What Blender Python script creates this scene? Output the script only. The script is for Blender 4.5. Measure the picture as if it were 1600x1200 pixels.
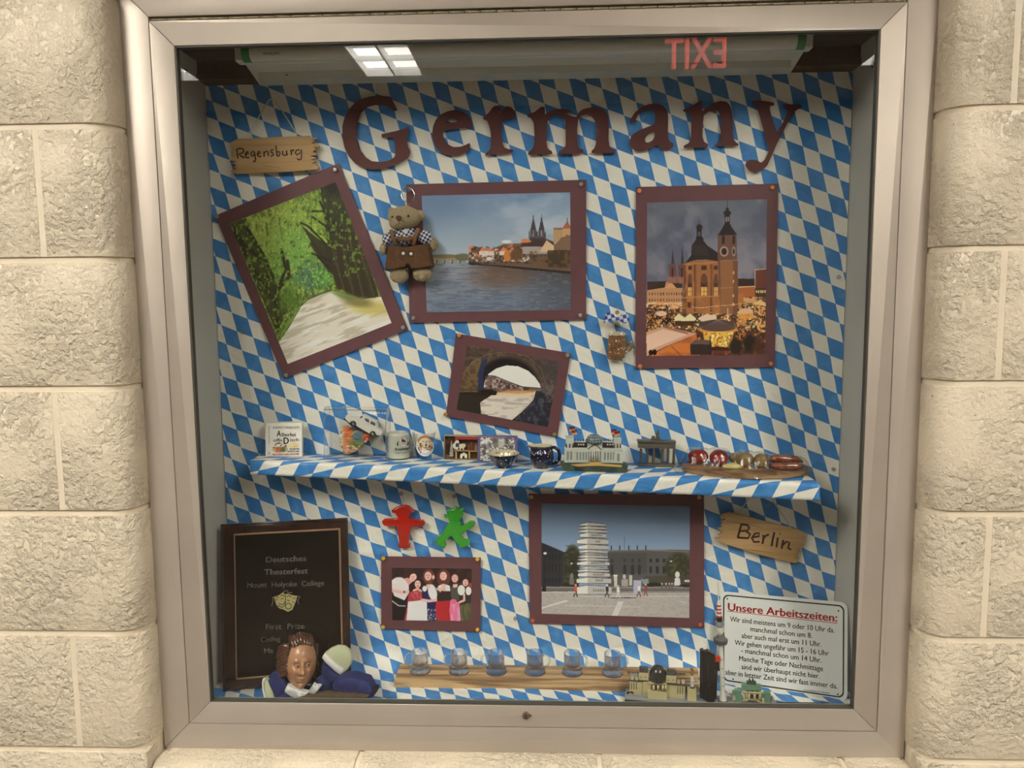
import bpy, bmesh, math, random
import numpy as np
from mathutils import Vector, Matrix
random.seed(7); rng = np.random.default_rng(7)
for o in list(bpy.data.objects): bpy.data.objects.remove(o)
SC = bpy.context.scene; COL = SC.collection
PI = math.pi
# ---------------------------------------------------------------- camera (solved from the photograph)
F = 1186.583568850204; CX, CY, CZ = 0.6154889692219374, -1.2238472098066318, 0.716301221116795
MR = np.array([[0.99915218, 0.03991033, -0.01010417], [-0.00585573, -0.10516576, -0.99443747], [-0.04075094, 0.99365353, -0.10484289]])
def ray(u, v): return MR.T @ np.array([(u-800)/F, (v-600)/F, 1.0])
def at(u, v, y):
    d = ray(u, v); t = (y-CY)/d[1]; return Vector((CX+t*d[0], y, CZ+t*d[2]))
def atz(u, v, z):
    d = ray(u, v); t = (z-CZ)/d[2]; return Vector((CX+t*d[0], CY+t*d[1], z))
def projn(P):
    c = (np.asarray(P, float)-[CX, CY, CZ]) @ MR.T
    return 800+F*c[..., 0]/c[..., 2], 600+F*c[..., 1]/c[..., 2]
cam = bpy.data.cameras.new('camera'); camo = bpy.data.objects.new('camera', cam); COL.objects.link(camo)
cam.sensor_width = 36; cam.lens = F/1600*36; cam.clip_start = .02
m = Matrix.Identity(4)
for i in range(3):
    m[i][0] = MR[0][i]; m[i][1] = -MR[1][i]; m[i][2] = -MR[2][i]
m[0][3], m[1][3], m[2][3] = CX, CY, CZ
camo.matrix_world = m; SC.camera = camo
# ---------------------------------------------------------------- world, exposure
WORLD = .05; EXPO = .2
w = bpy.data.worlds.new('world'); SC.world = w; w.use_nodes = True
w.node_tree.nodes['Background'].inputs[0].default_value = (1.0, .82, .62, 1)
w.node_tree.nodes['Background'].inputs[1].default_value = WORLD
SC.view_settings.view_transform = 'Standard'; SC.view_settings.look = 'None'
SC.view_settings.exposure = EXPO; SC.view_settings.gamma = 1
LG = dict(a=20., b=18., b2=32., c=95., c2=18., d=0.)   # radiance of each corridor light
LAT = '''350,138.5,0,0 375.9,148.8,1,0 402.5,158.8,2,0 428.1,168.5,3,0 454.4,178.1,4,0 481.2,188.8,5,0 506.2,198.8,6,0 393.8,127.5,2,-1 420,137.5,3,-1 445.6,148.1,4,-1 471.9,158.1,5,-1 497.5,167.5,6,-1 358.8,169.4,0,1 385,178.8,1,1 411.2,188.8,2,1 437.5,199.4,3,1 331.9,158.8,-1,1 340.6,188.8,-1,2 368.1,200,0,2 349.4,220,-1,3 488.8,135.6,6,-2 515,146.2,7,-2 628.8,133.8,12,-4 655,144.4,13,-4 681.9,154.4,14,-4 708.1,164.4,15,-4 734.4,173.8,16,-4 700,133.1,15,-5 726.2,143.8,16,-5 752.5,153.1,17,-5 778.8,162.5,18,-5 771.2,131.2,18,-6 796.9,141.2,19,-6 637.5,166.2,12,-3 663.8,176.2,13,-3 645.6,196.9,12,-2 671.9,206.9,13,-2 654.4,228.1,12,-1 680.6,238.1,13,-1 742.5,205.6,16,-3 813.1,205,19,-4 750.6,237.5,16,-2 915,129.4,24,-8 940.6,138.1,25,-8 967.5,148.1,26,-8 993.8,159.4,27,-8 987.5,127.5,27,-9 1013.8,137.5,28,-9 1040,148.1,29,-9 1066.9,156.9,30,-9 1059.4,127.5,30,-10 1085.6,136.9,31,-10 922.5,160.6,24,-7 949.4,171.2,25,-7 975,180.6,26,-7 1001.2,190,27,-7 956.2,201.9,25,-6 982.5,212.5,26,-6 1048.1,178.8,29,-8 1054.4,211.2,29,-7 960,116.9,26,-9 1031.9,116.9,29,-10 1160,133.8,34,-11 1186.9,144.4,35,-11 1213.1,154.4,36,-11 1179.4,112.5,35,-12 1206.9,123.8,36,-12 1233.1,133.1,37,-12 1259.4,145,38,-12 1285,155,39,-12 1311.9,165,40,-12 1253.1,112.5,38,-13 1278.1,123.1,39,-13 1305,133.8,40,-13 1331.9,141.2,41,-13 1166.9,165.6,34,-10 1173.8,198.8,34,-9 1220.6,187.5,36,-10 1246.9,197.5,37,-10 1272.5,206.9,38,-10 1299.4,216.9,39,-10 1325.6,228.1,40,-10 1265,176.2,38,-11 1292.5,185.6,39,-11 1318.8,196.2,40,-11 1227.5,218.8,36,-9 1254.4,228.8,37,-9 1325,111.2,41,-14 361.9,567.5,-5,16 387.5,575.6,-4,16 412.5,585,-3,16 438.1,594.4,-2,16 463.8,603.8,-1,16 489.4,613.1,0,16 514.4,622.5,1,16 370.6,595.6,-5,17 396.2,604.4,-4,17 421.9,613.8,-3,17 446.9,622.5,-2,17 471.9,631.9,-1,17 497.5,641.2,0,17 347.5,588.1,-6,17 353.8,615.6,-6,18 380,624.4,-5,18 405,633.1,-4,18 429.4,641.9,-3,18 455.6,651.9,-2,18 480,660.6,-1,18 505.6,670,0,18 361.2,643.8,-6,19 387.5,651.9,-5,19 413.8,661.2,-4,19 370.6,671.9,-6,20 395.6,680.6,-5,20 376.9,698.8,-6,21 488.8,688.1,-1,19 506.2,593.8,1,15 583.1,545.6,5,12 608.8,555.6,6,12 633.8,565,7,12 659.4,574.4,8,12 683.8,583.8,9,12 626.2,537.5,7,11 651.9,546.2,8,11 676.9,555.6,9,11 701.2,565,10,11 668.8,527.5,9,10 694.4,536.2,10,10 566.2,566.2,4,13 591.9,575,5,13 616.9,584.4,6,13 642.5,593.8,7,13 667.5,603.8,8,13 691.9,613.1,9,13 548.8,584.4,3,14 574.4,593.8,4,14 599.4,603.8,5,14 625,613.1,6,14 650,622.5,7,14 675,631.9,8,14 531.9,603.1,2,15 557.5,613.1,3,15 581.9,622.5,4,15 607.5,632.5,5,15 632.5,641.2,6,15 658.1,651.2,7,15 682.5,660.6,8,15 904.4,565,19,8 930,575,20,8 955.6,585,21,8 980,594.4,22,8 1005.6,603.8,23,8 1031.2,613.8,24,8 1056.2,623.8,25,8 911.9,593.8,19,9 936.9,603.8,20,9 961.9,613.1,21,9 986.9,623.1,22,9 1012.5,632.5,23,9 1037.5,642.5,24,9 1062.5,651.9,25,9 894.4,612.5,18,10 919.4,622.5,19,10 944.4,632.5,20,10 969.4,641.9,21,10 994.4,651.9,22,10 1018.8,661.2,23,10 1045,670.6,24,10 901.2,641.2,18,11 926.2,650.6,19,11 951.9,660.6,20,11 975.6,670,21,11 921.9,546.2,20,7 1023.8,584.4,24,7 1050,594.4,25,7 1075,603.8,26,7 1190.6,593.8,31,5 1216.9,603.8,32,5 1243.1,614.4,33,5 1265,624.4,34,5 1290.6,634.4,35,5 1229.4,554.4,33,3 1256.2,565,34,3 1276.9,575,35,3 1301.9,585,36,3 1171.9,613.8,30,6 1198.1,623.8,31,6 1223.1,633.1,32,6 1249.4,644.4,33,6 1270.6,653.1,34,6 1296.9,663.8,35,6 1236.2,585,33,4 1261.2,595,34,4 1283.1,604.4,35,4 1307.5,615,36,4 1178.8,643.8,30,7 1205,653.1,31,7 1230,662.5,32,7 1256.9,673.8,33,7 1276.2,681.9,34,7 1185.6,672.5,30,8 1211.9,681.9,31,8 1272.5,546.2,35,2 1296.9,555.6,36,2 538.1,781.9,0,22 563.1,790.6,1,22 587.5,800,2,22 612.5,808.1,3,22 578.8,772.5,2,21 604.4,781.2,3,21 554.4,761.9,1,21 546.2,808.1,0,23 570.6,818.8,1,23 595.6,825.6,2,23 553.8,836.2,0,24 578.1,846.2,1,24 603.1,854.4,2,24 627.5,863.1,3,24 561.9,865.6,0,25 586.2,873.1,1,25 569.4,892.5,0,26 645.6,770,5,20 670.6,780.6,6,20 695,789.4,7,20 654.4,798.1,5,21 678.1,808.1,6,21 661.9,826.9,5,22 669.4,854.4,5,23 694.4,863.1,6,23 645.6,845.6,4,23 737.5,779.4,9,19 761.9,789.4,10,19 786.2,798.8,11,19 810.6,808.8,12,19 744.4,807.5,9,20 770,816.9,10,20 793.8,827.5,11,20 818.1,837.5,12,20 778.8,771.2,11,18 803.8,780.6,12,18 711.2,768.8,8,19 756.2,761.2,10,18 751.9,835.6,9,21 776.9,845,10,21 801.2,855,11,21 825,865,12,21 760,863.8,9,22 784.4,872.5,10,22 808.8,883.1,11,22 766.9,892.5,9,23 791.2,900.6,10,23 1118.1,776.2,26,13 1143.8,786.2,27,13 1168.8,795.6,28,13 1195,806.9,29,13 1218.8,815.6,30,13 1187.5,776.2,29,12 1239.4,796.9,31,12 1264.4,808.8,32,12 1106.2,822.5,25,15 1113.8,851.9,25,16 1138.8,861.9,26,16 1164.4,871.9,27,16 1188.8,880.6,28,16 1213.8,890.6,29,16 1239.4,901.2,30,16 1121.2,881.2,25,17 1145.6,890.6,26,17 1170.6,898.8,27,17 1271.2,837.5,32,13 1258.8,778.8,32,11 1277.5,866.2,32,14 1257.5,881.2,31,15 763.1,965.6,8,26 788.1,975.6,9,26 812.5,985,10,26 837.5,994.4,11,26 861.2,1003.1,12,26 771.2,993.1,8,27 795.6,1003.1,9,27 879.4,984.4,13,25 903.1,994.4,14,25 928.1,1004.4,15,25 868.8,1030,12,27 936.2,1032.5,15,26 568.8,966.9,-1,29 576.2,990.6,-1,30 600.6,1001.2,0,30 625,1010.6,1,30 553.1,983.1,-2,30 583.8,1020,-1,31 608.8,1029.4,0,31 560.6,1010.6,-2,31 591.2,1047.5,-1,32 615,1054.4,0,32 566.9,1038.8,-2,32 595,1063.8,-1,33 642.5,991.9,2,29 665.6,1000.6,3,29 688.8,1008.8,4,29 706.2,989.4,5,28 730.6,1000,6,28 929.3,388,22,1 955.1,398.1,23,1 979.9,407.9,24,1 936.8,418,22,2 961.9,427.8,23,2 987.8,437.9,24,2 973.9,378.3,24,0 944.3,448.8,22,3 969.4,458.1,23,3 1234,364,35,-4 1261.5,373.5,36,-4 1287,384,37,-4 1311.5,394.5,38,-4 1227,333,35,-5 1254,343,36,-5 1280.5,353,37,-5 1305,364,38,-5 1241.5,394,35,-3 1268,404.5,36,-3 1293,414.5,37,-3 1317,424.5,38,-3 1221.5,415,34,-2 1248.5,425,35,-2 1275.5,435,36,-2 1298.5,444.5,37,-2 1228,444.5,34,-1 1300,332,38,-6'''
# ---------------------------------------------------------------- helpers
def S(r, g=None, b=None):
    if g is None: r, g, b = r
    f = lambda c: (c/255/12.92) if c/255 <= .04045 else ((c/255+.055)/1.055)**2.4
    return (f(r), f(g), f(b))
MATS = {}
def mat(name, col, rough=.6, metal=0., noise=0., nscale=60., bump=0., bscale=200., spec=.5, coat=0., trans=0., ior=1.45, emit=None, alpha=1., sub=0., var=None, detail=3.):
    if name in MATS: return MATS[name]
    m = bpy.data.materials.new(name); m.use_nodes = True; nt = m.node_tree; N = nt.nodes; L = nt.links
    b = N['Principled BSDF']
    b.inputs['Base Color'].default_value = (*col, 1); b.inputs['Roughness'].default_value = rough
    b.inputs['Metallic'].default_value = metal; b.inputs['Specular IOR Level'].default_value = spec
    b.inputs['Coat Weight'].default_value = coat; b.inputs['Transmission Weight'].default_value = trans
    b.inputs['IOR'].default_value = ior; b.inputs['Alpha'].default_value = alpha
    if sub: b.inputs['Subsurface Weight'].default_value = sub; b.inputs['Subsurface Radius'].default_value = (.004, .002, .001)
    if emit: b.inputs['Emission Color'].default_value = (*emit[:3], 1); b.inputs['Emission Strength'].default_value = emit[3]
    tc = None
    if noise or bump:
        tc = N.new('ShaderNodeTexCoord')
    if noise:
        n = N.new('ShaderNodeTexNoise'); n.inputs['Scale'].default_value = nscale; n.inputs['Detail'].default_value = detail
        L.new(tc.outputs['Object'], n.inputs['Vector'])
        r = N.new('ShaderNodeMix'); r.data_type = 'RGBA'
        c2 = var if var else tuple(c*(1-noise) for c in col)
        r.inputs[6].default_value = (*col, 1); r.inputs[7].default_value = (*c2, 1)
        mr = N.new('ShaderNodeMapRange'); mr.inputs[1].default_value = .35; mr.inputs[2].default_value = .65
        L.new(n.outputs['Fac'], mr.inputs[0]); L.new(mr.outputs[0], r.inputs[0]); L.new(r.outputs[2], b.inputs['Base Color'])
    if bump:
        n = N.new('ShaderNodeTexNoise'); n.inputs['Scale'].default_value = bscale; n.inputs['Detail'].default_value = 4
        L.new(tc.outputs['Object'], n.inputs['Vector'])
        bp = N.new('ShaderNodeBump'); bp.inputs['Strength'].default_value = bump; bp.inputs['Distance'].default_value = .002
        L.new(n.outputs['Fac'], bp.inputs['Height']); L.new(bp.outputs[0], b.inputs['Normal'])
    MATS[name] = m; return m
def wood(name, c1, c2, scale=(6, 60, 90), rough=.5, coat=0., axis_rot=(0, 0, 0), bump=.1, lo=.4, hi=.6):
    if name in MATS: return MATS[name]
    m = bpy.data.materials.new(name); m.use_nodes = True; nt = m.node_tree; N = nt.nodes; L = nt.links
    b = N['Principled BSDF']; b.inputs['Roughness'].default_value = rough; b.inputs['Coat Weight'].default_value = coat
    tc = N.new('ShaderNodeTexCoord'); mp = N.new('ShaderNodeMapping'); mp.inputs['Scale'].default_value = scale
    mp.inputs['Rotation'].default_value = axis_rot
    n = N.new('ShaderNodeTexNoise'); n.inputs['Scale'].default_value = 1; n.inputs['Detail'].default_value = 6; n.inputs['Distortion'].default_value = .6
    L.new(tc.outputs['Object'], mp.inputs['Vector']); L.new(mp.outputs[0], n.inputs['Vector'])
    r = N.new('ShaderNodeValToRGB'); r.color_ramp.elements[0].position = lo; r.color_ramp.elements[1].position = hi
    r.color_ramp.elements[0].color = (*c1, 1); r.color_ramp.elements[1].color = (*c2, 1)
    L.new(n.outputs['Fac'], r.inputs[0]); L.new(r.outputs[0], b.inputs['Base Color'])
    bp = N.new('ShaderNodeBump'); bp.inputs['Strength'].default_value = bump; bp.inputs['Distance'].default_value = .001
    L.new(n.outputs['Fac'], bp.inputs['Height']); L.new(bp.outputs[0], b.inputs['Normal'])
    MATS[name] = m; return m
def vcmat(name, rough=.35, coat=0., spec=.5, bump=0.):
    if name in MATS: return MATS[name]
    m = bpy.data.materials.new(name); m.use_nodes = True; N = m.node_tree.nodes; L = m.node_tree.links
    b = N['Principled BSDF']; b.inputs['Roughness'].default_value = rough; b.inputs['Coat Weight'].default_value = coat
    b.inputs['Specular IOR Level'].default_value = spec
    a = N.new('ShaderNodeAttribute'); a.attribute_name = 'Col'
    L.new(a.outputs['Color'], b.inputs['Base Color'])
    MATS[name] = m; return m
def clearmat(name, tint=(1, 1, 1), f0=1.5, rough=.0, extra=0.):
    """thin clear sheet: transparent with a fresnel gloss"""
    if name in MATS: return MATS[name]
    m = bpy.data.materials.new(name); m.use_nodes = True; N = m.node_tree.nodes; L = m.node_tree.links
    N.remove(N['Principled BSDF']); out = N['Material Output']
    t = N.new('ShaderNodeBsdfTransparent'); t.inputs[0].default_value = (*tint, 1)
    g = N.new('ShaderNodeBsdfGlossy'); g.inputs['Roughness'].default_value = rough
    # Schlick fresnel, the same on both faces of the sheet
    ge = N.new('ShaderNodeNewGeometry'); dt = N.new('ShaderNodeVectorMath'); dt.operation = 'DOT_PRODUCT'; L.new(ge.outputs['Normal'], dt.inputs[0]); L.new(ge.outputs['Incoming'], dt.inputs[1])
    def mth(op, a_, b_=None):
        n_ = N.new('ShaderNodeMath'); n_.operation = op; n_.use_clamp = op in ('SUBTRACT', 'MULTIPLY_ADD')
        for q_, v_ in enumerate((a_, b_)):
            if v_ is None: continue
            if isinstance(v_, (int, float)): n_.inputs[q_].default_value = v_
            else: L.new(v_, n_.inputs[q_])
        return n_
    r0 = ((f0-1)/(f0+1))**2+extra
    p5 = mth('POWER', mth('SUBTRACT', 1.0, mth('ABSOLUTE', dt.outputs['Value']).outputs[0]).outputs[0], 5.0)
    fm = mth('MULTIPLY_ADD', p5.outputs[0], 1-r0); fm.inputs[2].default_value = r0
    mx = N.new('ShaderNodeMixShader'); L.new(fm.outputs[0], mx.inputs[0])
    L.new(t.outputs[0], mx.inputs[1]); L.new(g.outputs[0], mx.inputs[2]); L.new(mx.outputs[0], out.inputs[0])
    MATS[name] = m; return m

def glassmat(name, mixf=.5, ior=1.3, tint=(.97, .98, .98)):
    """clear glassware: part straight-through, part refracting"""
    if name in MATS: return MATS[name]
    m = bpy.data.materials.new(name); m.use_nodes = True; N = m.node_tree.nodes; L = m.node_tree.links
    N.remove(N['Principled BSDF']); out = N['Material Output']
    t = N.new('ShaderNodeBsdfTransparent'); t.inputs[0].default_value = (*tint, 1)
    g = N.new('ShaderNodeBsdfGlass'); g.inputs['IOR'].default_value = ior; g.inputs['Roughness'].default_value = .0
    mx = N.new('ShaderNodeMixShader'); mx.inputs[0].default_value = mixf
    L.new(t.outputs[0], mx.inputs[1]); L.new(g.outputs[0], mx.inputs[2]); L.new(mx.outputs[0], out.inputs[0])
    MATS[name] = m; return m
WM = {}
def empty(name, loc=(0, 0, 0), M=None):
    o = bpy.data.objects.new(name, None); COL.objects.link(o); o.empty_display_size = .02
    o.matrix_world = M if M is not None else Matrix.Translation(Vector(loc))
    WM[o.name] = o.matrix_world.copy(); return o
def tag(o, label=None, cat=None, group=None, kind=None):
    if label: o['label'] = label
    if cat: o['category'] = cat
    if group: o['group'] = group
    if kind: o['kind'] = kind
    return o
def thing(name, label, cat, loc=(0, 0, 0), group=None, M=None): return tag(empty(name, loc, M), label, cat, group)
def wm(o): return WM[o.name] if o is not None and o.name in WM else Matrix.Identity(4)
def link(name, me, mt=None, parent=None, smooth=False, world=True):
    """mesh coordinates are world coordinates unless world=False (then: local to the parent)"""
    if world and parent is not None: me.transform(wm(parent).inverted())
    if mt is not None:
        me.materials.clear()
        for q in (mt if isinstance(mt, (list, tuple)) else [mt]): me.materials.append(q)
    if smooth: me.polygons.foreach_set('use_smooth', [True]*len(me.polygons))
    me.update()
    o = bpy.data.objects.new(name, me); COL.objects.link(o)
    if parent is not None:
        o.parent = parent; WM[o.name] = wm(parent).copy()
    return o
def raw(name, V, Fc, mt=None, parent=None, smooth=False, world=True):
    me = bpy.data.meshes.new(name); me.from_pydata([tuple(v) for v in V], [], [tuple(f) for f in Fc]); me.validate()
    return link(name, me, mt, parent, smooth, world)
class MB:
    """collects shapes into one mesh"""
    def __init__(s): s.b = bmesh.new()
    def box(s, a, b, bev=0, M=None, seg=2, mi=0):
        bm = bmesh.new(); r = bmesh.ops.create_cube(bm, size=1)
        a, b = Vector(a), Vector(b)
        for v in bm.verts: v.co = Vector(((a[i]+b[i])/2+v.co[i]*(b[i]-a[i]) for i in range(3)))
        if bev: bmesh.ops.bevel(bm, geom=bm.edges[:], offset=bev, segments=seg, affect='EDGES', profile=.5)
        return s._join(bm, M, mi)
    def _join(s, bm, M=None, mi=0):
        if M is not None: bm.transform(M)
        me = bpy.data.meshes.new('t'); 
        for f in bm.faces: f.material_index = mi
        bm.to_mesh(me); bm.free(); s.b.from_mesh(me); bpy.data.meshes.remove(me); return s
    def lathe(s, prof, n=32, M=None, mi=0, sq=None, cap=True):
        """prof: (r, z) list; axis z"""
        V = []; Fc = []
        for r, z in prof:
            for k in range(n):
                a = 2*PI*k/n; x, y = math.cos(a)*r, math.sin(a)*r
                if sq: x, y = sq(x, y, z)
                V.append((x, y, z))
        for i in range(len(prof)-1):
            for k in range(n):
                k2 = (k+1) % n; Fc.append((i*n+k, i*n+k2, (i+1)*n+k2, (i+1)*n+k))
        if cap and prof[0][0] > 1e-6: Fc.append(tuple(range(n))[::-1])
        if cap and prof[-1][0] > 1e-6: Fc.append(tuple((len(prof)-1)*n+k for k in range(n)))
        return s.mesh(V, Fc, M, mi)
    def mesh(s, V, Fc, M=None, mi=0):
        bm = bmesh.new(); vs = [bm.verts.new(v) for v in V]
        for f in Fc:
            try: bm.faces.new([vs[i] for i in f])
            except Exception: pass
        bmesh.ops.remove_doubles(bm, verts=bm.verts[:], dist=1e-7)
        return s._join(bm, M, mi)
    def cyl(s, p, q, r, r2=None, n=16, mi=0):
        p, q = Vector(p), Vector(q); d = q-p; L = d.length
        M = Matrix.Translation(p) @ d.to_track_quat('Z', 'Y').to_matrix().to_4x4()
        return s.lathe([(r, 0), (r if r2 is None else r2, L)], n, M, mi)
    def ball(s, c, r, M=None, seg=16, mi=0):
        bm = bmesh.new(); bmesh.ops.create_uvsphere(bm, u_segments=seg, v_segments=max(6, seg*2//3), radius=1)
        if not isinstance(r, (tuple, list)): r = (r, r, r)
        R = Matrix.Diagonal((*r, 1)); T = Matrix.Translation(Vector(c))
        bm.transform(T @ (M if M is not None else Matrix.Identity(4)) @ R); return s._join(bm, None, mi)
    def tube(s, pts, r, n=8, closed=False, mi=0, flat=None):
        """swept tube; r scalar or list"""
        P = [Vector(p) for p in pts]; m_ = len(P); V = []; Fc = []; up = None
        for i, p in enumerate(P):
            a = P[(i-1) % m_] if (i > 0 or closed) else P[i]; b = P[(i+1) % m_] if (i < m_-1 or closed) else P[i]
            t = (b-a).normalized()
            if flat: up = Vector((0, 1, 0))
            if up is None: up = Vector((0, 0, 1)) if abs(t.z) < .9 else Vector((0, 1, 0))
            sd = t.cross(up).normalized(); up = sd.cross(t).normalized()
            rr = r[i] if isinstance(r, (list, tuple)) else r
            for k in range(n):
                an = 2*PI*k/n; c_, s_ = math.cos(an), math.sin(an)
                if flat: s_ *= flat
                V.append(p+sd*(c_*rr)+up*(s_*rr))
        R = m_ if closed else m_-1
        for i in range(R):
            j = (i+1) % m_
            for k in range(n):
                k2 = (k+1) % n; Fc.append((i*n+k, i*n+k2, j*n+k2, j*n+k))
        if not closed: Fc.append(tuple(range(n))[::-1]); Fc.append(tuple((m_-1)*n+k for k in range(n)))
        return s.mesh(V, Fc, None, mi)
    def prism(s, poly, d0, d1, to3, mi=0, holes=()):
        """poly in 2D, extruded between depths d0 and d1; to3(x, y, d) -> 3D"""
        bm = bmesh.new(); edges = []; loops = []
        for lp in [poly]+list(holes):
            vs = [bm.verts.new(to3(x, y, d0)) for x, y in lp]; loops.append(vs)
            for i in range(len(vs)): edges.append(bm.edges.new((vs[i], vs[(i+1) % len(vs)])))
        r = bmesh.ops.triangle_fill(bm, use_beauty=True, use_dissolve=False, edges=edges)
        fs = [g for g in r['geom'] if isinstance(g, bmesh.types.BMFace)]
        vmap = {}
        for vs, lp in zip(loops, [poly]+list(holes)):
            for v, (x, y) in zip(vs, lp): vmap[v] = bm.verts.new(to3(x, y, d1))
        for f in fs:
            try: bm.faces.new([vmap[v] for v in reversed(f.verts[:])])
            except Exception: pass
        for vs in loops:
            for i in range(len(vs)):
                a, b = vs[i], vs[(i+1) % len(vs)]
                try: bm.faces.new((a, b, vmap[b], vmap[a]))
                except Exception: pass
        bmesh.ops.recalc_face_normals(bm, faces=bm.faces[:])
        return s._join(bm, None, mi)
    def build(s, name, mt, parent=None, smooth=False, world=True, auto=None):
        me = bpy.data.meshes.new(name); s.b.to_mesh(me); s.b.free()
        o = link(name, me, mt, parent, smooth, world)
        if auto is not None:
            bm = bmesh.new(); bm.from_mesh(me)
            for f in bm.faces: f.smooth = True
            for e in bm.edges:
                if len(e.link_faces) == 2 and e.calc_face_angle(0) > auto: e.smooth = False
            bm.to_mesh(me); bm.free()
        return o
def text_mesh(txt, size=1., bold=0., sx=1., align='CENTER', extrude=0., spacing=1.):
    c = bpy.data.curves.new('t', 'FONT'); c.body = txt; c.size = size; c.align_x = align; c.align_y = 'CENTER'
    c.extrude = extrude; c.resolution_u = 3; c.space_character = spacing
    o = bpy.data.objects.new('t', c); COL.objects.link(o)
    dg = bpy.context.evaluated_depsgraph_get(); dg.update()
    me = bpy.data.meshes.new_from_object(o.evaluated_get(dg)); bpy.data.objects.remove(o); bpy.data.curves.remove(c)
    if bold:      # heavier weight: shifted copies laid over one another
        bm = bmesh.new()
        for dx, dy in ((-bold, 0), (bold, 0), (0, bold*.6), (0, -bold*.6)):
            m2 = me.copy(); m2.transform(Matrix.Translation((dx, dy, dx*.01))); bm.from_mesh(m2); bpy.data.meshes.remove(m2)
        bm.to_mesh(me); bm.free()
    me.transform(Matrix.Diagonal((sx, 1, 1, 1))); return me
def add_text(name, txt, M, size, mt, parent, **k):
    me = text_mesh(txt, size, **k); me.transform(M); me.name = name
    return link(name, me, mt, parent)
def copy_tree(o, parent=None):
    c = o.copy(); COL.objects.link(c); c.parent = parent; WM[c.name] = wm(o).copy()
    for ch in list(o.children): copy_tree(ch, c)
    return c
def fnoise(x, y, seed=0, oct=4, gain=.5):
    """fractal value noise in numpy"""
    x = np.asarray(x, float); y = np.asarray(y, float); out = np.zeros(np.broadcast(x, y).shape); a = 1; tot = 0
    def h(i, j, s): 
        n = np.sin(i*127.1+j*311.7+s*74.7)*43758.5453; return n-np.floor(n)
    for o in range(oct):
        xi, yi = np.floor(x), np.floor(y); fx, fy = x-xi, y-yi; fx = fx*fx*(3-2*fx); fy = fy*fy*(3-2*fy)
        v = (h(xi, yi, seed+o)*(1-fx)+h(xi+1, yi, seed+o)*fx)*(1-fy)+(h(xi, yi+1, seed+o)*(1-fx)+h(xi+1, yi+1, seed+o)*fx)*fy
        out += a*v; tot += a; a *= gain; x = x*2+13.7; y = y*2+7.3
    return out/tot
# ---------------------------------------------------------------- dimensions
DW, DH = 1.1687, 1.1639        # door outer size; door corner at x=0, z=0, y=0
RW = .0381; FW = .0467         # door rail width, outer frame width
REC = .05                      # frame is recessed this far behind the block face
BY = .188                      # cloth on the back panel
ZF = .012                      # cloth on the case floor
ZM = -.0206; CH = .2032        # mortar course
GL = .008
# ---------------------------------------------------------------- materials of the setting
def block_mat():
    m = bpy.data.materials.new('painted_block'); m.use_nodes = True; nt = m.node_tree; N = nt.nodes; L = nt.links
    b = N['Principled BSDF']; b.inputs['Roughness'].default_value = .42
    g = N.new('ShaderNodeNewGeometry')
    n1 = N.new('ShaderNodeTexNoise'); n1.inputs['Scale'].default_value = 95; n1.inputs['Detail'].default_value = 5; n1.inputs['Roughness'].default_value = .6
    n2 = N.new('ShaderNodeTexNoise'); n2.inputs['Scale'].default_value = 9; n2.inputs['Detail'].default_value = 2
    v = N.new('ShaderNodeTexVoronoi'); v.inputs['Scale'].default_value = 110; v.feature = 'SMOOTH_F1'
    for q in (n1, n2, v): L.new(g.outputs['Position'], q.inputs['Vector'])
    a = N.new('ShaderNodeMapRange'); a.inputs[1].default_value = .42; a.inputs[2].default_value = .62; L.new(n1.outputs['Fac'], a.inputs[0])
    a2 = N.new('ShaderNodeMapRange'); a2.inputs[1].default_value = .38; a2.inputs[2].default_value = .62; a2.inputs[3].default_value = .25; L.new(n2.outputs['Fac'], a2.inputs[0])
    mu = N.new('ShaderNodeMath'); mu.operation = 'MULTIPLY'; L.new(a.outputs[0], mu.inputs[0]); L.new(a2.outputs[0], mu.inputs[1])
    v2 = N.new('ShaderNodeMapRange'); v2.inputs[1].default_value = .0; v2.inputs[2].default_value = .4; v2.inputs[3].default_value = -.6; v2.inputs[4].default_value = 0; L.new(v.outputs['Distance'], v2.inputs[0])
    m2 = N.new('ShaderNodeMath'); m2.operation = 'MULTIPLY'; L.new(v2.outputs[0], m2.inputs[0]); L.new(a2.outputs[0], m2.inputs[1])
    ad = N.new('ShaderNodeMath'); ad.operation = 'ADD'; L.new(mu.outputs[0], ad.inputs[0]); L.new(m2.outputs[0], ad.inputs[1])
    bp = N.new('ShaderNodeBump'); bp.inputs['Strength'].default_value = 1.; bp.inputs['Distance'].default_value = .003
    L.new(ad.outputs[0], bp.inputs['Height']); L.new(bp.outputs[0], b.inputs['Normal'])
    # rare dark pits
    n3 = N.new('ShaderNodeTexNoise'); n3.inputs['Scale'].default_value = 130; n3.inputs['Detail'].default_value = 2; L.new(g.outputs['Position'], n3.inputs['Vector'])
    p = N.new('ShaderNodeMapRange'); p.inputs[1].default_value = .74; p.inputs[2].default_value = .78; L.new(n3.outputs['Fac'], p.inputs[0])
    mx = N.new('ShaderNodeMix'); mx.data_type = 'RGBA'; mx.inputs[6].default_value = (.72, .63, .48, 1); mx.inputs[7].default_value = (.3, .25, .19, 1)
    L.new(p.outputs[0], mx.inputs[0]); L.new(mx.outputs[2], b.inputs['Base Color'])
    return m
M_BLOCK = block_mat()
M_MORTAR = mat('painted_mortar', (.74, .65, .50), .5, bump=.25, bscale=120)
M_ALU = mat('brushed_aluminium', (.48, .425, .36), .42, metal=.35, noise=.07, nscale=7, bump=.02, bscale=400)
M_DARK = mat('dark_gap', (.012, .01, .008), .8)
M_PANEL = mat('grey_painted_side_panel', (.56, .54, .48), .5, noise=.08, nscale=5)
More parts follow.
